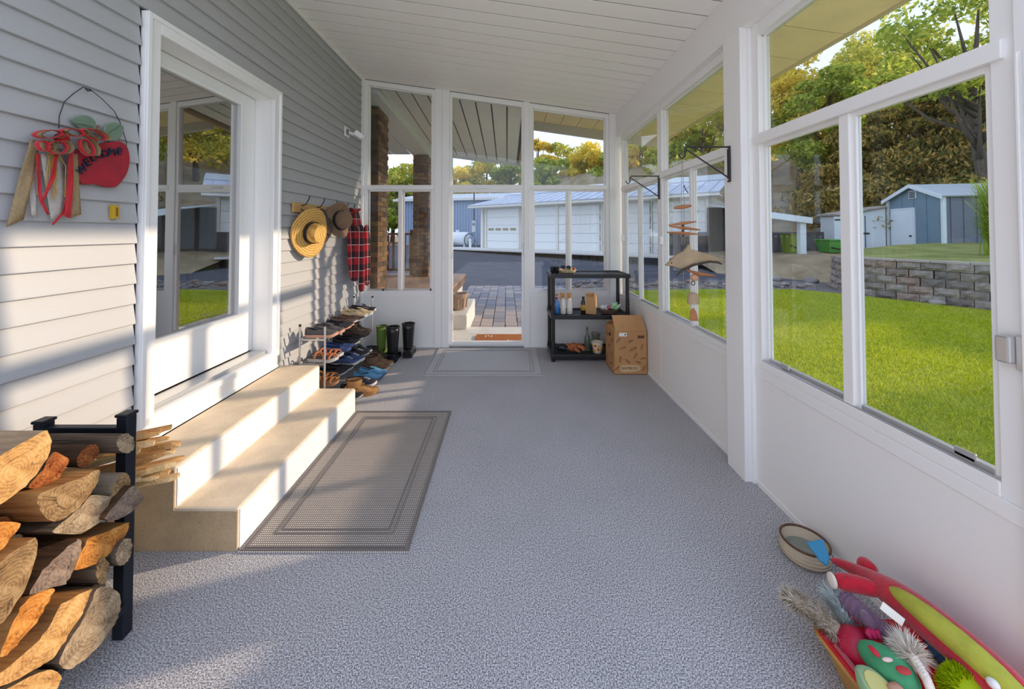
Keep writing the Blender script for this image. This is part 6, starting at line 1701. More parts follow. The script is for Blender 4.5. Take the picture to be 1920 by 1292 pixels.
# middle shelf
Zm = SZ[1] + 0.001
def bottle(name, label, u, y, prof, m, cap, mc, lbl=None, sc=1, group=None, sq=1.0):
    x = sx(u, y)
    t = item(name, label, 'bottle', x, y, Zm if prof[0][1] >= 0 else 0, group)
    M_ = T(x, y, t.location.z) @ S(sc, sc * sq, sc)
    MB().lathe(prof, 22, M_).build('bottle_body', m, t, smooth=45)
    MB().lathe(cap, 18, M_).build('bottle_cap', mc, t, smooth=45)
    if lbl: MB().lathe([(lbl[0], lbl[1]), (lbl[0] + 0.0012, lbl[1] + 0.001), (lbl[0] + 0.0012, lbl[2]), (lbl[0], lbl[2] + 0.001)], 22, M_, caps=False).build('bottle_label', lbl[3], t, smooth=60)
    return t, x
m_bluep = mat('blue_liquid', RGB(30, 130, 200), 0.2, coat=0.5)
t, x = bottle('spray_bottle', 'bright blue bottle with red neck on the middle shelf', 1043, 4.52, [(0.032, 0), (0.037, 0.006), (0.037, 0.11), (0.03, 0.14), (0.014, 0.165), (0.013, 0.175)], m_bluep, [(0.015, 0.172), (0.015, 0.195), (0.012, 0.197)], mat('red_cap', RGB(196, 40, 44), 0.4))
MB().tube([(x - 0.025, 4.52, 0.745), (x, 4.52, 0.75), (x + 0.02, 4.52, 0.745)], [0.007, 0.012, 0.008], 8).build('spray_head', mat('orange_head', RGB(214, 130, 60), 0.5), t, smooth=60)
m_bw_ = mat('white_bottle', RGB(232, 226, 214), 0.35)
m_amb = mat('amber_trigger', RGB(206, 136, 56), 0.35)
for u, lb in ((1055.5, 'left of the two white trigger bottles with amber heads'), (1067.5, 'right of the two white trigger bottles with amber heads')):
    t, x = bottle('trigger_bottle', lb, u, 4.50, [(0.028, 0), (0.034, 0.006), (0.034, 0.10), (0.026, 0.15), (0.015, 0.18), (0.014, 0.19)], m_bw_, [(0.017, 0.187), (0.017, 0.21), (0.012, 0.212)], m_amb, group='white trigger bottles')
    MB().hexa([(x - 0.03, 4.49, Zm + 0.21), (x + 0.018, 4.49, Zm + 0.21), (x + 0.018, 4.51, Zm + 0.21), (x - 0.03, 4.51, Zm + 0.21), (x - 0.034, 4.49, Zm + 0.25), (x + 0.02, 4.49, Zm + 0.245), (x + 0.02, 4.51, Zm + 0.245), (x - 0.034, 4.51, Zm + 0.25)]).build('trigger_head', m_amb, t, bevel=0.004)
    MB().tube([(x - 0.022, 4.50, Zm + 0.215), (x - 0.03, 4.50, Zm + 0.19), (x - 0.026, 4.50, Zm + 0.17)], 0.005, 6).build('trigger', m_amb, t)
bottle('dark_bottle', 'dark brown bottle with ochre label beside the paper bag', 1093, 4.52, [(0.026, 0), (0.03, 0.005), (0.03, 0.13), (0.022, 0.15), (0.013, 0.165), (0.013, 0.175)], mat('dark_glass', RGB(44, 34, 28), 0.15), [(0.016, 0.172), (0.016, 0.20), (0.013, 0.202)], m_plast, (0.0305, 0.04, 0.105, mat('ochre_label', RGB(186, 138, 60), 0.6)))
x = sx(1108, 4.5)
t = item('paper_bag', 'folded brown paper bag on the middle shelf', 'bag', x, 4.5, Zm)
Mb_ = T(x, 4.50, Zm) @ RZ(R(-25))
m_paper = mat('kraft_paper', RGB(200, 152, 104), 0.85, var=0.08, bmp=0.5, bscale=25)
MB().hexa([(-0.06, -0.035, 0), (0.06, -0.035, 0), (0.06, 0.035, 0), (-0.06, 0.035, 0), (-0.066, -0.03, 0.21), (0.055, -0.025, 0.19), (0.06, 0.03, 0.225), (-0.06, 0.03, 0.24)], Mb_).build('bag_body', m_paper, t, bevel=0.004)
MB().box(-0.0635, -0.060, -0.033, 0.033, 0.06, 0.2, Mb_).build('bag_print', mat('bag_print', RGB(232, 222, 214), 0.7), t)
for k in range(7):
    MB().hexa([(-0.06 + k * 0.016, -0.03, 0.18), (-0.048 + k * 0.016, -0.028, 0.18), (-0.048 + k * 0.016, 0.028, 0.19), (-0.06 + k * 0.016, 0.028, 0.19), (-0.06 + k * 0.016, -0.025, 0.24 - 0.003 * k), (-0.05 + k * 0.016, -0.022, 0.236 - 0.003 * k), (-0.05 + k * 0.016, 0.024, 0.246), (-0.06 + k * 0.016, 0.024, 0.25)], Mb_).build('bag_fold', m_paper, t)
x = sx(1141, 4.5)
t = item('oval_basket', 'dark woven basket full of plastic bits on the middle shelf', 'basket', x, 4.5, Zm)
m_dwick = mat('dark_wicker', RGB(104, 76, 66), 0.8, var=0.5, vscale=70, bmp=1.0, bscale=120)
MB().lathe([(0.06, 0), (0.085, 0.01), (0.108, 0.05), (0.104, 0.055), (0.08, 0.018), (0.003, 0.012)], 26, T(x, 4.5, Zm) @ S(1, 0.85, 1)).build('basket_wall', m_dwick, t, smooth=60)
for zz, rr_ in ((0.02, 0.094), (0.037, 0.103), (0.054, 0.108)):
    MB().tube([(x + rr_ * math.cos(a), 4.5 + 0.85 * rr_ * math.sin(a), Zm + zz + 0.003 * math.sin(12 * a)) for a in [2 * math.pi * i / 48 for i in range(49)]], 0.0055, 5).build('basket_weave', m_dwick, t)
random.seed(8)
for k, (dx, dz, c, lb) in enumerate(((-0.07, 0.075, RGB(206, 222, 226), 'pale blue'), (-0.03, 0.07, RGB(232, 226, 226), 'white'), (-0.005, 0.078, RGB(190, 90, 120), 'pink'), (0.035, 0.085, RGB(120, 206, 140), 'light green'), (0.055, 0.105, RGB(172, 222, 178), 'pale green'), (0.075, 0.075, RGB(150, 216, 156), 'mint'), (0.09, 0.08, RGB(236, 236, 228), 'cream'))):
    t = item('plastic_wrapper', lb + ' crumpled wrapper in the dark basket', 'wrapper', x + dx, 4.5, Zm + 0.03)
    q = random.uniform(0, 6)
    MB().ball((x + dx, 4.49 + random.uniform(-0.02, 0.02), Zm + dz), (0.033, 0.03, 0.027), 12, 8, rad=lambda v, q=q: 1 + 0.28 * math.sin(7 * v.x + q) * math.cos(6 * v.y + 5 * v.z + q)).build('wrapper_film', mat('film_' + lb.replace(' ', '_'), c, 0.25), t, smooth=35)
    MB().hexa([(x + dx + 0.01, 4.48, Zm + dz + 0.01), (x + dx + 0.03, 4.485, Zm + dz + 0.01), (x + dx + 0.03, 4.49, Zm + dz + 0.01), (x + dx + 0.01, 4.485, Zm + dz + 0.01), (x + dx + 0.02, 4.48, Zm + dz + 0.04), (x + dx + 0.05, 4.485, Zm + dz + 0.03), (x + dx + 0.05, 4.487, Zm + dz + 0.03), (x + dx + 0.02, 4.482, Zm + dz + 0.04)]).build('wrapper_corner', MATS['film_' + lb.replace(' ', '_')], t)
# bottom shelf
Zb = SZ[0] + 0.001
def glove(name, label, x, y, m, rz, sc=1.0):
    t = item(name, label, 'glove', x, y, Zb)
    M_ = T(x, y, Zb) @ RZ(rz) @ S(sc, sc, sc)
    MB().ball((0, 0, 0.055), (0.075, 0.06, 0.05), 14, 10, M_, rad=lambda v: 1 + 0.12 * math.sin(5 * v.x + 3 * v.z)).build('palm', m, t, smooth=180)
    for k in range(4):
        a = -0.5 + 0.33 * k
        MB().tube([(0.04 * math.cos(a), 0.045 * math.sin(a) * 1.4, 0.07 + 0.006 * k), (0.10 * math.cos(a), 0.08 * math.sin(a), 0.075 - 0.004 * k), (0.135 * math.cos(a * 0.8), 0.10 * math.sin(a), 0.04)], [0.02, 0.019, 0.012], 9, M=M_).build('finger', m, t, smooth=180)
    MB().tube([(0.0, -0.05, 0.06), (0.045, -0.085, 0.05), (0.08, -0.09, 0.03)], [0.022, 0.02, 0.012], 9, M=M_).build('thumb', m, t, smooth=180)
    MB().tube([(-0.05, 0, 0.055), (-0.09, 0, 0.05)], [0.045, 0.05], 14, M=M_, squash=0.8).build('cuff', m, t, smooth=60)
glove('work_glove', 'black work glove heaped on the bottom shelf', sx(1052, 4.52), 4.52, m_plast, R(160), 0.85)
glove('leather_glove', 'tan leather glove lying on the bottom shelf', sx(1076, 4.50), 4.50, mat('tan_leather', RGB(182, 104, 62), 0.6, var=0.2, vscale=15), R(-20), 1.0)
m_gbot = mat('green_bottle_glass', RGB(128, 150, 132), 0.08, spec=0.6)
m_gbot.node_tree.nodes['Principled BSDF'].inputs['Transmission Weight'].default_value = 0.6
xg = sx(1100, 4.56)
t = item('glass_bottle', 'pale green glass bottle with cork on the bottom shelf', 'bottle', xg, 4.56, Zb)
MB().lathe([(0.03, 0), (0.036, 0.005), (0.036, 0.13), (0.03, 0.16), (0.013, 0.2), (0.012, 0.255), (0.015, 0.257), (0.015, 0.265), (0.011, 0.266)], 22, T(xg, 4.56, Zb)).build('bottle_body', m_gbot, t, smooth=45)
MB().lathe([(0.011, 0.262), (0.012, 0.285), (0.008, 0.286)], 12, T(xg, 4.56, Zb)).build('cork', mat('cork', RGB(176, 128, 86), 0.9), t, smooth=45)
xg = sx(1116, 4.62)
t = item('glass_vase', 'clear glass vase with flared lip behind the floral pot', 'vase', xg, 4.62, Zb)
m_clear = mat('vase_glass', RGB(206, 208, 190), 0.06)
m_clear.node_tree.nodes['Principled BSDF'].inputs['Transmission Weight'].default_value = 0.85
MB().lathe([(0.04, 0), (0.055, 0.02), (0.06, 0.09), (0.045, 0.14), (0.058, 0.185), (0.054, 0.185), (0.041, 0.14), (0.055, 0.09), (0.05, 0.025), (0.003, 0.015)], 26, T(xg, 4.62, Zb)).build('vase_wall', m_clear, t, smooth=60)
MB().tube([(xg + 0.056 * math.cos(a), 4.62 + 0.056 * math.sin(a), Zb + 0.186) for a in [2 * math.pi * i / 24 for i in range(25)]], 0.003, 6).build('vase_lip', m_clear, t, smooth=180)
xg = sx(1119, 4.47)
t = item('floral_pot', 'cream pot with red and orange flower print on the bottom shelf', 'pot', xg, 4.47, Zb)
MB().lathe([(0.045, 0), (0.05, 0.004), (0.068, 0.12), (0.07, 0.125), (0.066, 0.125), (0.05, 0.01), (0.003, 0.008)], 24, T(xg, 4.47, Zb)).build('pot_wall', mat('cream_glaze', RGB(236, 226, 204), 0.35), t, smooth=60)
MB().tube([(xg + 0.069 * math.cos(a), 4.47 + 0.069 * math.sin(a), Zb + 0.125) for a in [2 * math.pi * i / 24 for i in range(25)]], 0.004, 6).build('pot_rim', MATS['cream_glaze'], t, smooth=180)
random.seed(12)
for k in range(14):
    a = R(-175 + 170 * (k % 7) / 6) + random.uniform(-0.1, 0.1); z_ = 0.03 + 0.035 * (k // 7) * 1.3 + random.uniform(0, 0.03)
    r_ = 0.05 + 0.018 * z_ / 0.12 + 0.0015
    M_ = T(xg, 4.47, Zb + z_) @ RZ(a) @ T(r_, 0, 0) @ RY(R(90))
    MB().lathe([(0.014, 0), (0.011, 0.0015), (0.002, 0.002)], 8, M_).build('painted_flower', mat('flower_%d' % (k % 3), (RGB(206, 52, 34), RGB(232, 146, 40), RGB(236, 190, 60))[k % 3], 0.5), t)

# ---- cardboard box with printed leaves
BX0, BX1, BY0, BY1, BZ = 1.135, 1.475, 3.985, 4.33, 0.455
m_card = mat('cardboard', RGB(196, 142, 96), 0.85, var=0.06, vscale=4)
m_ink = mat('box_ink', RGB(112, 68, 44), 0.8)
bx = thing('cardboard_box', 'brown cardboard box printed with leaf outlines beside the black shelf', 'box', ((BX0 + BX1) / 2, (BY0 + BY1) / 2, 0))
for a in (MB().box(BX0, BX1, BY0, BY0 + 0.006, 0, BZ), MB().box(BX0, BX1, BY1 - 0.006, BY1, 0, BZ), MB().box(BX0, BX0 + 0.006, BY0 + 0.006, BY1 - 0.006, 0, BZ), MB().box(BX1 - 0.006, BX1, BY0 + 0.006, BY1 - 0.006, 0, BZ)):
    a.build('box_side', m_card, bx)
MB().box(BX0, BX1, BY0, BY1, 0, 0.005).build('box_bottom', m_card, bx)
def flap(c, name='box_flap'):
    c = [Vector(p) for p in c]; nn = (c[1] - c[0]).cross(c[3] - c[0]).normalized() * 0.005
    return MB().hexa([p for p in c] + [p + nn for p in c]).build(name, m_card, bx)
ff = flap([(BX0 + 0.01, BY0, BZ), (BX1 - 0.005, BY0, BZ), (BX1 - 0.02, BY0 + 0.10, BZ + 0.145), (BX0 + 0.0, BY0 + 0.10, BZ + 0.145)])
flap([(BX0, BY0 + 0.01, BZ), (BX0, BY1 - 0.01, BZ), (BX0 + 0.10, BY1 - 0.02, BZ + 0.05), (BX0 + 0.10, BY0 + 0.02, BZ + 0.05)])
flap([(BX1, BY0 + 0.01, BZ), (BX1, BY1 - 0.01, BZ), (BX1 - 0.10, BY1 - 0.02, BZ + 0.04), (BX1 - 0.10, BY0 + 0.02, BZ + 0.04)])
flap([(BX0 + 0.01, BY1, BZ), (BX1 - 0.01, BY1, BZ), (BX1 - 0.01, BY1 - 0.12, BZ + 0.06), (BX0 + 0.01, BY1 - 0.12, BZ + 0.06)])
# one leaf drawing, reused
lfm = MB()
def stroke(pts, w=0.0016):
    for a, b in zip(pts, pts[1:]):
        d = (Vector(b) - Vector(a)); nrm = Vector((-d.y, d.x)).normalized() * w
        lfm.add([(a[0] - nrm.x, a[1] - nrm.y, 0), (a[0] + nrm.x, a[1] + nrm.y, 0), (b[0] + nrm.x, b[1] + nrm.y, 0), (b[0] - nrm.x, b[1] - nrm.y, 0)], [(0, 1, 2, 3)])
up_ = [(-0.04 + 0.08 * i / 8, 0.016 * math.sin(math.pi * i / 8)) for i in range(9)]
stroke(up_); stroke([(p[0], -p[1]) for p in up_]); stroke([(-0.055, 0), (0.04, 0)])
for i in range(1, 6):
    x_ = -0.035 + 0.012 * i
    stroke([(x_, 0), (x_ + 0.008, 0.010)], 0.0011); stroke([(x_, 0), (x_ + 0.008, -0.010)], 0.0011)
leaf_print = lfm.mesh('printed_leaf', m_ink)
random.seed(6)
FM = T(0, BY0 - 0.001, 0) @ RX(R(90))
for (a, b, ang, s_) in ((0.04, 0.36, 50, 0.75), (0.09, 0.28, 20, 0.8), (0.20, 0.27, 25, 1.0), (0.29, 0.29, 70, 0.7), (0.06, 0.16, 80, 0.8), (0.14, 0.14, -40, 0.8), (0.22, 0.20, 60, 0.8), (0.30, 0.17, 10, 0.7), (0.17, 0.35, 30, 0.7), (0.25, 0.13, -20, 0.7), (0.03, 0.07, 40, 0.7), (0.12, 0.07, 10, 0.6), (0.31, 0.07, 60, 0.7)):
    instance('printed_leaf', leaf_print, bx, FM @ T(BX0 + a, b, 0) @ RZ(R(ang)) @ S(s_, s_, 1))
LM = T(BX0 - 0.001, 0, 0) @ RZ(R(-90)) @ RX(R(90))
for (a, b, ang) in ((-BY0 - 0.08, 0.34, 60), (-BY0 - 0.2, 0.25, 20), (-BY0 - 0.1, 0.18, -40), (-BY0 - 0.26, 0.12, 70), (-BY0 - 0.12, 0.08, 10), (-BY0 - 0.27, 0.36, -30)):
    instance('printed_leaf', leaf_print, bx, LM @ T(a, b, 0) @ RZ(R(ang)) @ S(0.9, 0.9, 1))
FFM = T(BX0, BY0 - 0.002, BZ) @ RX(math.atan2(0.145, 0.10))
for (a, b, ang, s_) in ((0.08, 0.09, 30, 1.3), (0.19, 0.07, -15, 1.3), (0.28, 0.10, 60, 1.2)):
    instance('printed_leaf', leaf_print, bx, FFM @ T(a, b, -0.001) @ RZ(R(ang)) @ S(s_, s_, 1))
MB().prism(smooth_poly([(BX0 + 0.07, 0.03), (BX0 + 0.24, 0.035), (BX0 + 0.275, 0.065), (BX0 + 0.24, 0.10), (BX0 + 0.07, 0.095)], 3, 0.5), 0, 0.0006, FM @ T(0, 0, 0.0)).build('printed_badge', mat('badge_cream', RGB(220, 184, 140), 0.8), bx)
text('BAMBOO', 0.042, FM @ T(BX0 + 0.16, 0.066, 0.0016), 'printed_name', m_ink, bx, depth=0.0003)
MB().box(BX0 + 0.05, BX0 + 0.13, BY0 - 0.0015, BY0, BZ - 0.055, BZ - 0.018).build('shipping_label', mat('label_white', RGB(240, 238, 234), 0.6), bx)
MB().box(BX0 + 0.105, BX0 + 0.12, BY0 - 0.0022, BY0 - 0.0015, BZ - 0.043, BZ - 0.029).build('label_mark', m_bandk, bx)
MB().box(BX0 + 0.245, BX0 + 0.315, BY0 - 0.0015, BY0, BZ - 0.075, BZ - 0.045).build('print_block', m_ink, bx)
MB().prism([(0.035 * math.cos(a), 0.016 * math.sin(a)) for a in [2 * math.pi * i / 14 for i in range(14)]], 0, 0.002, LM @ T(-BY0 - 0.17, BZ - 0.075, 0.0)).build('hand_hole', m_bandk, bx)

# ---- dog bowl by the wall
bwl = thing('pet_bowl', 'cream stoneware pet bowl with brown rim against the wall', 'bowl', (1.375, 1.765, 0))
m_stone = mat('stoneware', RGB(206, 190, 166), 0.5, var=0.08)
m_brim = mat('brown_glaze', RGB(92, 58, 40), 0.3)
MB().lathe([(0.07, 0), (0.084, 0.006), (0.092, 0.03), (0.094, 0.07), (0.095, 0.078), (0.088, 0.078), (0.084, 0.05), (0.07, 0.02), (0.003, 0.016)], 40, T(1.375, 1.765, 0)).build('bowl_wall', m_stone, bwl, smooth=50)
MB().tube([(1.375 + 0.0915 * math.cos(a), 1.765 + 0.0915 * math.sin(a), 0.08) for a in [2 * math.pi * i / 40 for i in range(41)]], 0.0052, 8).build('bowl_rim', m_brim, bwl, smooth=180)
for z in (0.022, 0.036, 0.052):
    MB().tube([(1.375 + 0.0935 * math.cos(a), 1.765 + 0.0935 * math.sin(a), z) for a in [2 * math.pi * i / 40 for i in range(41)]], 0.0022, 6).build('throwing_ridge', m_stone, bwl, smooth=180)
m_water = glass_mat('bowl_water', (0.82, 0.88, 0.9, 1), 1.33)
MB().lathe([(0.078, 0.036), (0.078, 0.0365), (0.002, 0.0366)], 32, T(1.375, 1.765, 0)).build('water', m_water, bwl)

# ---- toy tub and toys
tb_ = thing('toy_tub', 'low red tub with tan outer shell full of dog toys', 'tub', (1.26, 0.9, 0))
m_tub = mat('tub_red', RGB(206, 24, 38), 0.35)
m_tan = mat('tub_tan', RGB(196, 140, 70), 0.6, var=0.1)
def rr_ring(x0, x1, y0, y1, r, z, n=6):
    out = []
    for cx, cy, a0 in ((x1 - r, y1 - r, 0), (x0 + r, y1 - r, 90), (x0 + r, y0 + r, 180), (x1 - r, y0 + r, 270)):
        for k in range(n + 1):
            a = R(a0 + 90 * k / n)
            out.append((cx + r * math.cos(a), cy + r * math.sin(a), z))
    return out
TX0, TX1, TY0, TY1 = 1.065, 1.455, 0.60, 1.365
MB().rings([rr_ring(TX0 + 0.05, TX1 - 0.04, TY0 + 0.05, TY1 - 0.05, 0.05, 0.0), rr_ring(TX0 + 0.018, TX1 - 0.012, TY0 + 0.018, TY1 - 0.018, 0.06, 0.085), rr_ring(TX0 - 0.004, TX1, TY0, TY1 + 0.004, 0.06, 0.118), rr_ring(TX0 + 0.006, TX1 - 0.006, TY0 + 0.008, TY1 - 0.008, 0.06, 0.122)], caps=False).build('outer_shell', m_tan, tb_, smooth=50)
MB().rings([rr_ring(TX0 + 0.004, TX1 - 0.004, TY0 + 0.006, TY1 - 0.004, 0.06, 0.120), rr_ring(TX0 + 0.008, TX1 - 0.008, TY0 + 0.01, TY1 - 0.008, 0.06, 0.132), rr_ring(TX0 + 0.032, TX1 - 0.03, TY0 + 0.04, TY1 - 0.03, 0.05, 0.128), rr_ring(TX0 + 0.06, TX1 - 0.05, TY0 + 0.06, TY1 - 0.06, 0.05, 0.012)], caps=False).build('inner_liner', m_tub, tb_, smooth=50)
MB().add(rr_ring(TX0 + 0.055, TX1 - 0.045, TY0 + 0.055, TY1 - 0.055, 0.05, 0.012), [tuple(range(28))]).build('tub_floor', m_tub, tb_)
m_stripe = mat('liner_stripe', RGB(232, 150, 160), 0.4)
for k in range(4):
    MB().tube([(TX0 + 0.018 + 0.0045 * k, TY1 - 0.09, 0.1325), (TX0 + 0.018 + 0.0045 * k, TY0 + 0.1, 0.1325)], 0.0009, 4).build('rim_stripe', m_stripe, tb_)
def PZ(u, v, z): return onZ(u, v, z)
def fur(name, pts, rad_, n, ln, m, parent, seed=0, w=0.0022, droop=0.0):
    """tufts standing out from a tube along pts"""
    r_ = np.random.default_rng(seed)
    P = [Vector(p) for p in pts]
    V = []
    for i in range(n):
        s = r_.uniform(0, len(P) - 1.001); k = int(s); f = s - k
        c = P[k].lerp(P[k + 1], f); t = (P[k + 1] - P[k]).normalized()
        rd = rad_[k] + (rad_[k + 1] - rad_[k]) * f
        d = Vector(r_.normal(0, 1, 3)); d = (d - t * d.dot(t)).normalized()
        b = c + d * rd * 0.9
        tip = c + d * (rd + ln * r_.uniform(0.5, 1.2)) + t * ln * r_.uniform(-0.6, 0.6) + Vector((0, 0, -droop * ln))
        sd_ = d.cross(t) * w
        V += [tuple(b - sd_), tuple(b + sd_), tuple(tip)]
    o = bpy.data.objects.new(name, np_mesh(name, np.array(V), 3, m)); put(o, parent)
    o['kind'] = 'stuff'
    return o
# red crocodile plush
m_pl = mat('red_plush', RGB(200, 22, 44), 0.95, var=0.18, vscale=40, bmp=0.6, bscale=160, sheen=0.4)
m_belly = mat('green_felt', RGB(176, 176, 70), 0.95, var=0.12, vscale=25, bmp=0.3, bscale=200)
m_teal = mat('teal_felt', RGB(24, 148, 192), 0.9, var=0.1)
cr_ = thing('plush_crocodile', 'long red plush crocodile with olive belly lying over the toy tub', 'plush toy', tuple(PZ(1760, 1180, 0.12)))
body = [PZ(1555, 1048, 0.20), PZ(1590, 1062, 0.215), PZ(1625, 1080, 0.235), PZ(1665, 1108, 0.255), PZ(1715, 1143, 0.265), PZ(1780, 1196, 0.265), PZ(1850, 1255, 0.26), PZ(1920, 1320, 0.25), PZ(1980, 1380, 0.235)]
rad_ = [0.012, 0.018, 0.026, 0.046, 0.054, 0.056, 0.055, 0.052, 0.03]
MB().tube(body, rad_, 16).build('body', m_pl, cr_, smooth=180, sub=1)
dirv = (body[-2] - body[3]).normalized()
up2 = (Vector((-0.55, -0.35, 0.75)) - dirv * Vector((-0.55, -0.35, 0.75)).dot(dirv)).normalized()
bl = [body[3].lerp(body[4], 0.15) + up2 * 0.030, body[4] + up2 * 0.038, body[5] + up2 * 0.042, body[6] + up2 * 0.041, body[7] + up2 * 0.036, body[8] + up2 * 0.02]
MB().tube(bl, [0.014, 0.030, 0.034, 0.034, 0.03, 0.012], 16).build('belly', m_belly, cr_, smooth=180, sub=1)
tip = [PZ(1512, 1018, 0.20), PZ(1543, 1012, 0.20), PZ(1556, 1046, 0.20), PZ(1552, 1062, 0.20), PZ(1536, 1050, 0.20)]
MB().rings([[p + Vector((0, 0, -0.006)) for p in tip], [p + Vector((0, 0, 0.006)) for p in tip]]).build('tail_fin', m_teal, cr_, bevel=0.004)
for a, b, c in ((PZ(1655, 1110, 0.25), PZ(1610, 1095, 0.245), PZ(1572, 1090, 0.24)), (PZ(1640, 1075, 0.24), PZ(1625, 1062, 0.235), PZ(1618, 1058, 0.23))):
    MB().tube([a, b, c, c + (c - b) * 0.25], [0.026, 0.028, 0.03, 0.012], 12).build('leg', m_pl, cr_, smooth=180, sub=1)
MB().ball(PZ(1560, 1088, 0.243), (0.008, 0.022, 0.026), 10, 8).build('foot_patch', mat('cream_felt', RGB(226, 214, 200), 0.9), cr_, smooth=180)
q = PZ(1673, 1151, 0.292)
MB().box(-0.026, 0.026, -0.0008, 0.0008, -0.012, 0.012, T(q.x, q.y, q.z) @ RZ(R(-35)) @ RX(R(-35)) @ RY(R(25))).build('care_tag', mat('tag_white', RGB(232, 226, 214), 0.8), cr_)
MB().ball(PZ(1862, 1282, 0.285), (0.012, 0.014, 0.012), 12, 8).build('eye', mat('eye_white', RGB(228, 228, 226), 0.3), cr_, smooth=180)
# shaggy grey toy hanging over the far end
m_shag = leaf_mat('shag_grey', [RGB(226, 218, 204), RGB(200, 184, 162), RGB(236, 230, 220), RGB(176, 154, 130)], 0.15)
m_shagb = mat('shag_core', RGB(168, 152, 132), 0.95)
sg = thing('shaggy_toy', 'shaggy grey-brown dog toy poking out of the far end of the tub', 'dog toy', tuple(PZ(1540, 1160, 0.1)))
pts = [PZ(1468, 1115, 0.16), PZ(1495, 1128, 0.17), PZ(1530, 1148, 0.165), PZ(1565, 1180, 0.15), PZ(1585, 1210, 0.12)]
MB().tube(pts, [0.012, 0.024, 0.028, 0.026, 0.015], 12).build('toy_core', m_shagb, sg, smooth=180)
fur('shag', pts, [0.012, 0.024, 0.028, 0.026, 0.02], 2600, 0.026, m_shag, sg, 1)
sg2 = thing('pale_shaggy_toy', 'pale blue-white shaggy toy between the grey one and the crocodile', 'dog toy', tuple(PZ(1570, 1140, 0.1)))
pts = [PZ(1550, 1108, 0.17), PZ(1565, 1122, 0.18), PZ(1580, 1145, 0.17), PZ(1590, 1175, 0.15)]
MB().tube(pts, [0.01, 0.018, 0.02, 0.015], 12).build('toy_core', mat('pale_core', RGB(196, 204, 204), 0.95), sg2, smooth=180)
fur('shag', pts, [0.01, 0.018, 0.02, 0.016], 1500, 0.024, leaf_mat('shag_pale', [RGB(214, 220, 216), RGB(176, 196, 200), RGB(232, 232, 224)], 0.15), sg2, 2)
# purple ribbed caterpillar
m_purp = mat('purple_cord', RGB(120, 88, 112), 0.9, var=0.15, vscale=40, sheen=0.3)
m_mag = mat('magenta_felt', RGB(206, 40, 92), 0.85)
def ribbed(name, label, pts, r, m, seg=9, amp=0.13):
    t = thing(name, label, 'dog toy', tuple(pts[len(pts) // 2]))
    P = []
    N = 70
    for i in range(N + 1):
        s = i / N * (len(pts) - 1); k = min(int(s), len(pts) - 2)
        P.append(pts[k].lerp(pts[k + 1], s - k))
    ra = [r * (1 + amp * math.sin(2 * math.pi * seg * i / N)) * min(1, 0.35 + 6 * min(i, N - i) / N) for i in range(N + 1)]
    MB().tube(P, ra, 14).build('toy_body', m, t, smooth=180)
    return t
t = ribbed('ribbed_toy', 'purple ribbed plush toy with magenta belly below the crocodile', [PZ(1578, 1120, 0.19), PZ(1605, 1142, 0.20), PZ(1640, 1172, 0.195), PZ(1680, 1205, 0.185), PZ(1720, 1245, 0.16)], 0.03, m_purp, 16)
MB().tube([PZ(1580, 1136, 0.175), PZ(1605, 1155, 0.182), PZ(1625, 1172, 0.18)], [0.01, 0.02, 0.012], 12).build('toy_belly', m_mag, t, smooth=180)
for d in (0, 1, 2):
    MB().tube([PZ(1632 + 4 * d, 1176 - d, 0.205), PZ(1628 + 9 * d, 1190, 0.21), PZ(1634 + 8 * d, 1199, 0.205)], [0.007, 0.008, 0.005], 8).build('toy_foot', m_mag, t, smooth=180)
MB().tube([PZ(1620, 1150, 0.215), PZ(1628, 1165, 0.22), PZ(1640, 1180, 0.21)], [0.012, 0.017, 0.012], 12).build('toy_arm', m_purp, t, smooth=180)
# red rubber ball
pb_ = PZ(1606, 1215, 0.135)
t = thing('rubber_ball', 'dull red rubber ball in the tub beside the shaggy toy', 'ball', tuple(pb_))
MB().ball(pb_, 0.054, 26, 18, rad=lambda v: 1 - 0.06 * math.exp(-((v.x + 0.35) ** 2 + (v.y + 0.5) ** 2 + (v.z - 0.79) ** 2) / 0.012)).build('ball_skin', mat('ball_red', RGB(188, 24, 60), 0.45), t, smooth=180)
MB().tube([pb_ + Vector((0.0545 * math.cos(a), 0.0545 * math.sin(a) * 0.8, 0.0545 * math.sin(a) * 0.6)) for a in [2 * math.pi * i / 30 for i in range(31)]], 0.0012, 5).build('mould_line', mat('ball_line', RGB(150, 16, 44), 0.5), t)
# green patterned cushion toy
m_gr = mat('green_toy', RGB(40, 150, 104), 0.85, var=0.12, vscale=30)
t = thing('green_toy', 'green stuffed toy with red patches in the middle of the tub', 'dog toy', tuple(PZ(1670, 1250, 0.15)))
gp = [PZ(1612, 1212, 0.175), PZ(1635, 1228, 0.19), PZ(1668, 1250, 0.195), PZ(1700, 1275, 0.19), PZ(1725, 1300, 0.17)]
MB().tube(gp, [0.018, 0.040, 0.048, 0.044, 0.018], 18).build('toy_body', m_gr, t, smooth=180, sub=1)
for (u, v, s1, s2, c, nm) in ((1639, 1221, 0.010, 0.017, RGB(214, 44, 60), 'red_patch'), (1694, 1257, 0.020, 0.012, RGB(196, 60, 60), 'red_patch'), (1664, 1237, 0.016, 0.006, RGB(226, 196, 186), 'pale_patch')):
    p = PZ(u, v, 0.238)
    MB().ball(p, (s1, s2, 0.005), 12, 6, T(0, 0, 0)).build(nm, mat(nm + str(u), c, 0.8), t, smooth=180)
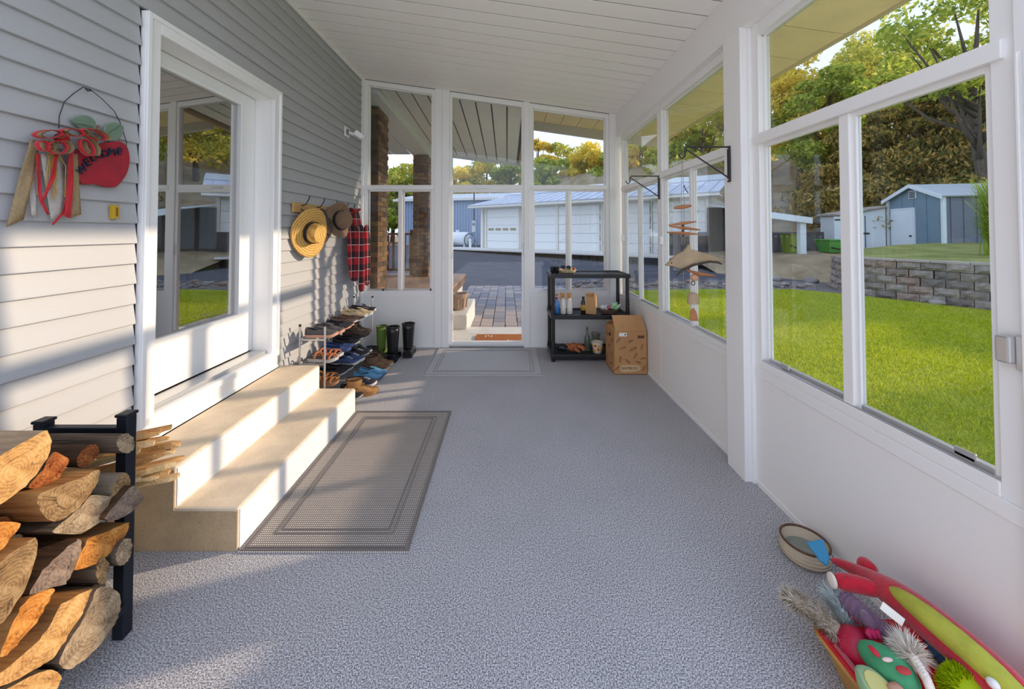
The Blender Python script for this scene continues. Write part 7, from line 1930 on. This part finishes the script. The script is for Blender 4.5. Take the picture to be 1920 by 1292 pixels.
# avocado toy
t = thing('avocado_toy', 'pale green avocado-shaped toy with brown stone at the tub edge', 'dog toy', tuple(PZ(1640, 1290, 0.1)))
ac = PZ(1640, 1292, 0.165)
ol = [(0.075 * math.sin(a) * (0.62 + 0.2 * math.cos(a)), 0.1 * -math.cos(a) * -1) for a in [2 * math.pi * i / 24 for i in range(24)]]
Ma = T(ac.x + 0.01, ac.y - 0.05, ac.z) @ RZ(R(20)) @ RX(R(18)) @ S(0.95, 0.95, 1)
MB().rings([[(p[0] * 0.9, p[1] * 0.9, -0.02) for p in ol], [(p[0], p[1], 0) for p in ol], [(p[0] * 0.92, p[1] * 0.92, 0.012) for p in ol]], M=Ma).build('toy_skin', mat('avocado_skin', RGB(140, 176, 132), 0.85), t, smooth=60)
MB().rings([[(p[0] * 0.78, p[1] * 0.82, 0.010) for p in ol], [(p[0] * 0.76, p[1] * 0.8, 0.016) for p in ol]], M=Ma).build('toy_flesh', mat('avocado_flesh', RGB(198, 190, 120), 0.9), t)
MB().ball((0, -0.02, 0.018), (0.027, 0.04, 0.016), 14, 8, Ma).build('toy_stone', mat('avocado_stone', RGB(164, 100, 44), 0.8, var=0.1), t, smooth=180)
# white rope toy with frayed end
t = thing('rope_toy', 'frayed white rope toy lying across the green toy', 'dog toy', tuple(PZ(1720, 1250, 0.2)))
rp = [PZ(1690, 1205, 0.235), PZ(1705, 1222, 0.245), PZ(1722, 1248, 0.24), PZ(1738, 1275, 0.23), PZ(1748, 1300, 0.21)]
m_rope = mat('rope', RGB(222, 210, 196), 0.9, var=0.15, vscale=60)
for ph in (0, 2.1, 4.2):
    P = []
    for i in range(41):
        s = 1 + i / 40 * 3; k = min(int(s), 3); c = rp[k].lerp(rp[k + 1], s - k)
        P.append(c + Vector((0.006 * math.cos(i * 0.7 + ph), 0.0, 0.006 * math.sin(i * 0.7 + ph))))
    MB().tube(P, 0.0075, 7).build('rope_strand', m_rope, t, smooth=180)
fur('frayed_end', [rp[0], rp[1], rp[2].lerp(rp[1], 0.5)], [0.012, 0.02, 0.012], 900, 0.035, leaf_mat('fray', [RGB(232, 226, 214), RGB(206, 196, 180), RGB(240, 238, 232)], 0.15), t, 3, w=0.0018)
# blue ribbed toy
t = ribbed('blue_toy', 'slate blue ribbed plush toy wedged under the crocodile', [PZ(1735, 1175, 0.20), PZ(1748, 1195, 0.205), PZ(1765, 1222, 0.20), PZ(1800, 1262, 0.18), PZ(1830, 1300, 0.15)], 0.028, mat('blue_cord', RGB(44, 96, 128), 0.9, var=0.15), 18, 0.08)
MB().tube([PZ(1738, 1222, 0.165), PZ(1752, 1245, 0.165), PZ(1770, 1270, 0.15)], [0.008, 0.014, 0.008], 10).build('toy_belly', mat('tan_felt', RGB(176, 154, 124), 0.9), t, smooth=180)
# lime shaggy ball
pl_ = PZ(1806, 1290, 0.20)
t = thing('lime_ball', 'lime green shaggy ball at the bottom right of the tub', 'ball', tuple(pl_))
MB().ball(pl_, 0.05, 18, 12).build('ball_core', mat('lime_core', RGB(150, 176, 20), 0.9), t, smooth=180)
fur('shag', [pl_ + Vector((0, -0.02, 0)), pl_ + Vector((0, 0, 0)), pl_ + Vector((0.0, 0.02, 0))], [0.048, 0.05, 0.048], 2600, 0.014, leaf_mat('shag_lime', [RGB(160, 190, 24), RGB(186, 212, 50), RGB(134, 160, 16)], 0.2), t, 4, w=0.003)
# small pink toy peeking out
t = thing('pink_toy', 'small pinkish toy peeking out between avocado and green toy', 'dog toy', tuple(PZ(1680, 1300, 0.15)))
MB().ball(PZ(1682, 1294, 0.19), (0.022, 0.018, 0.014), 12, 8, rad=lambda v: 1 + 0.1 * math.sin(6 * v.x)).build('toy_body', mat('pink_rubber', RGB(196, 142, 120), 0.6), t, smooth=180)
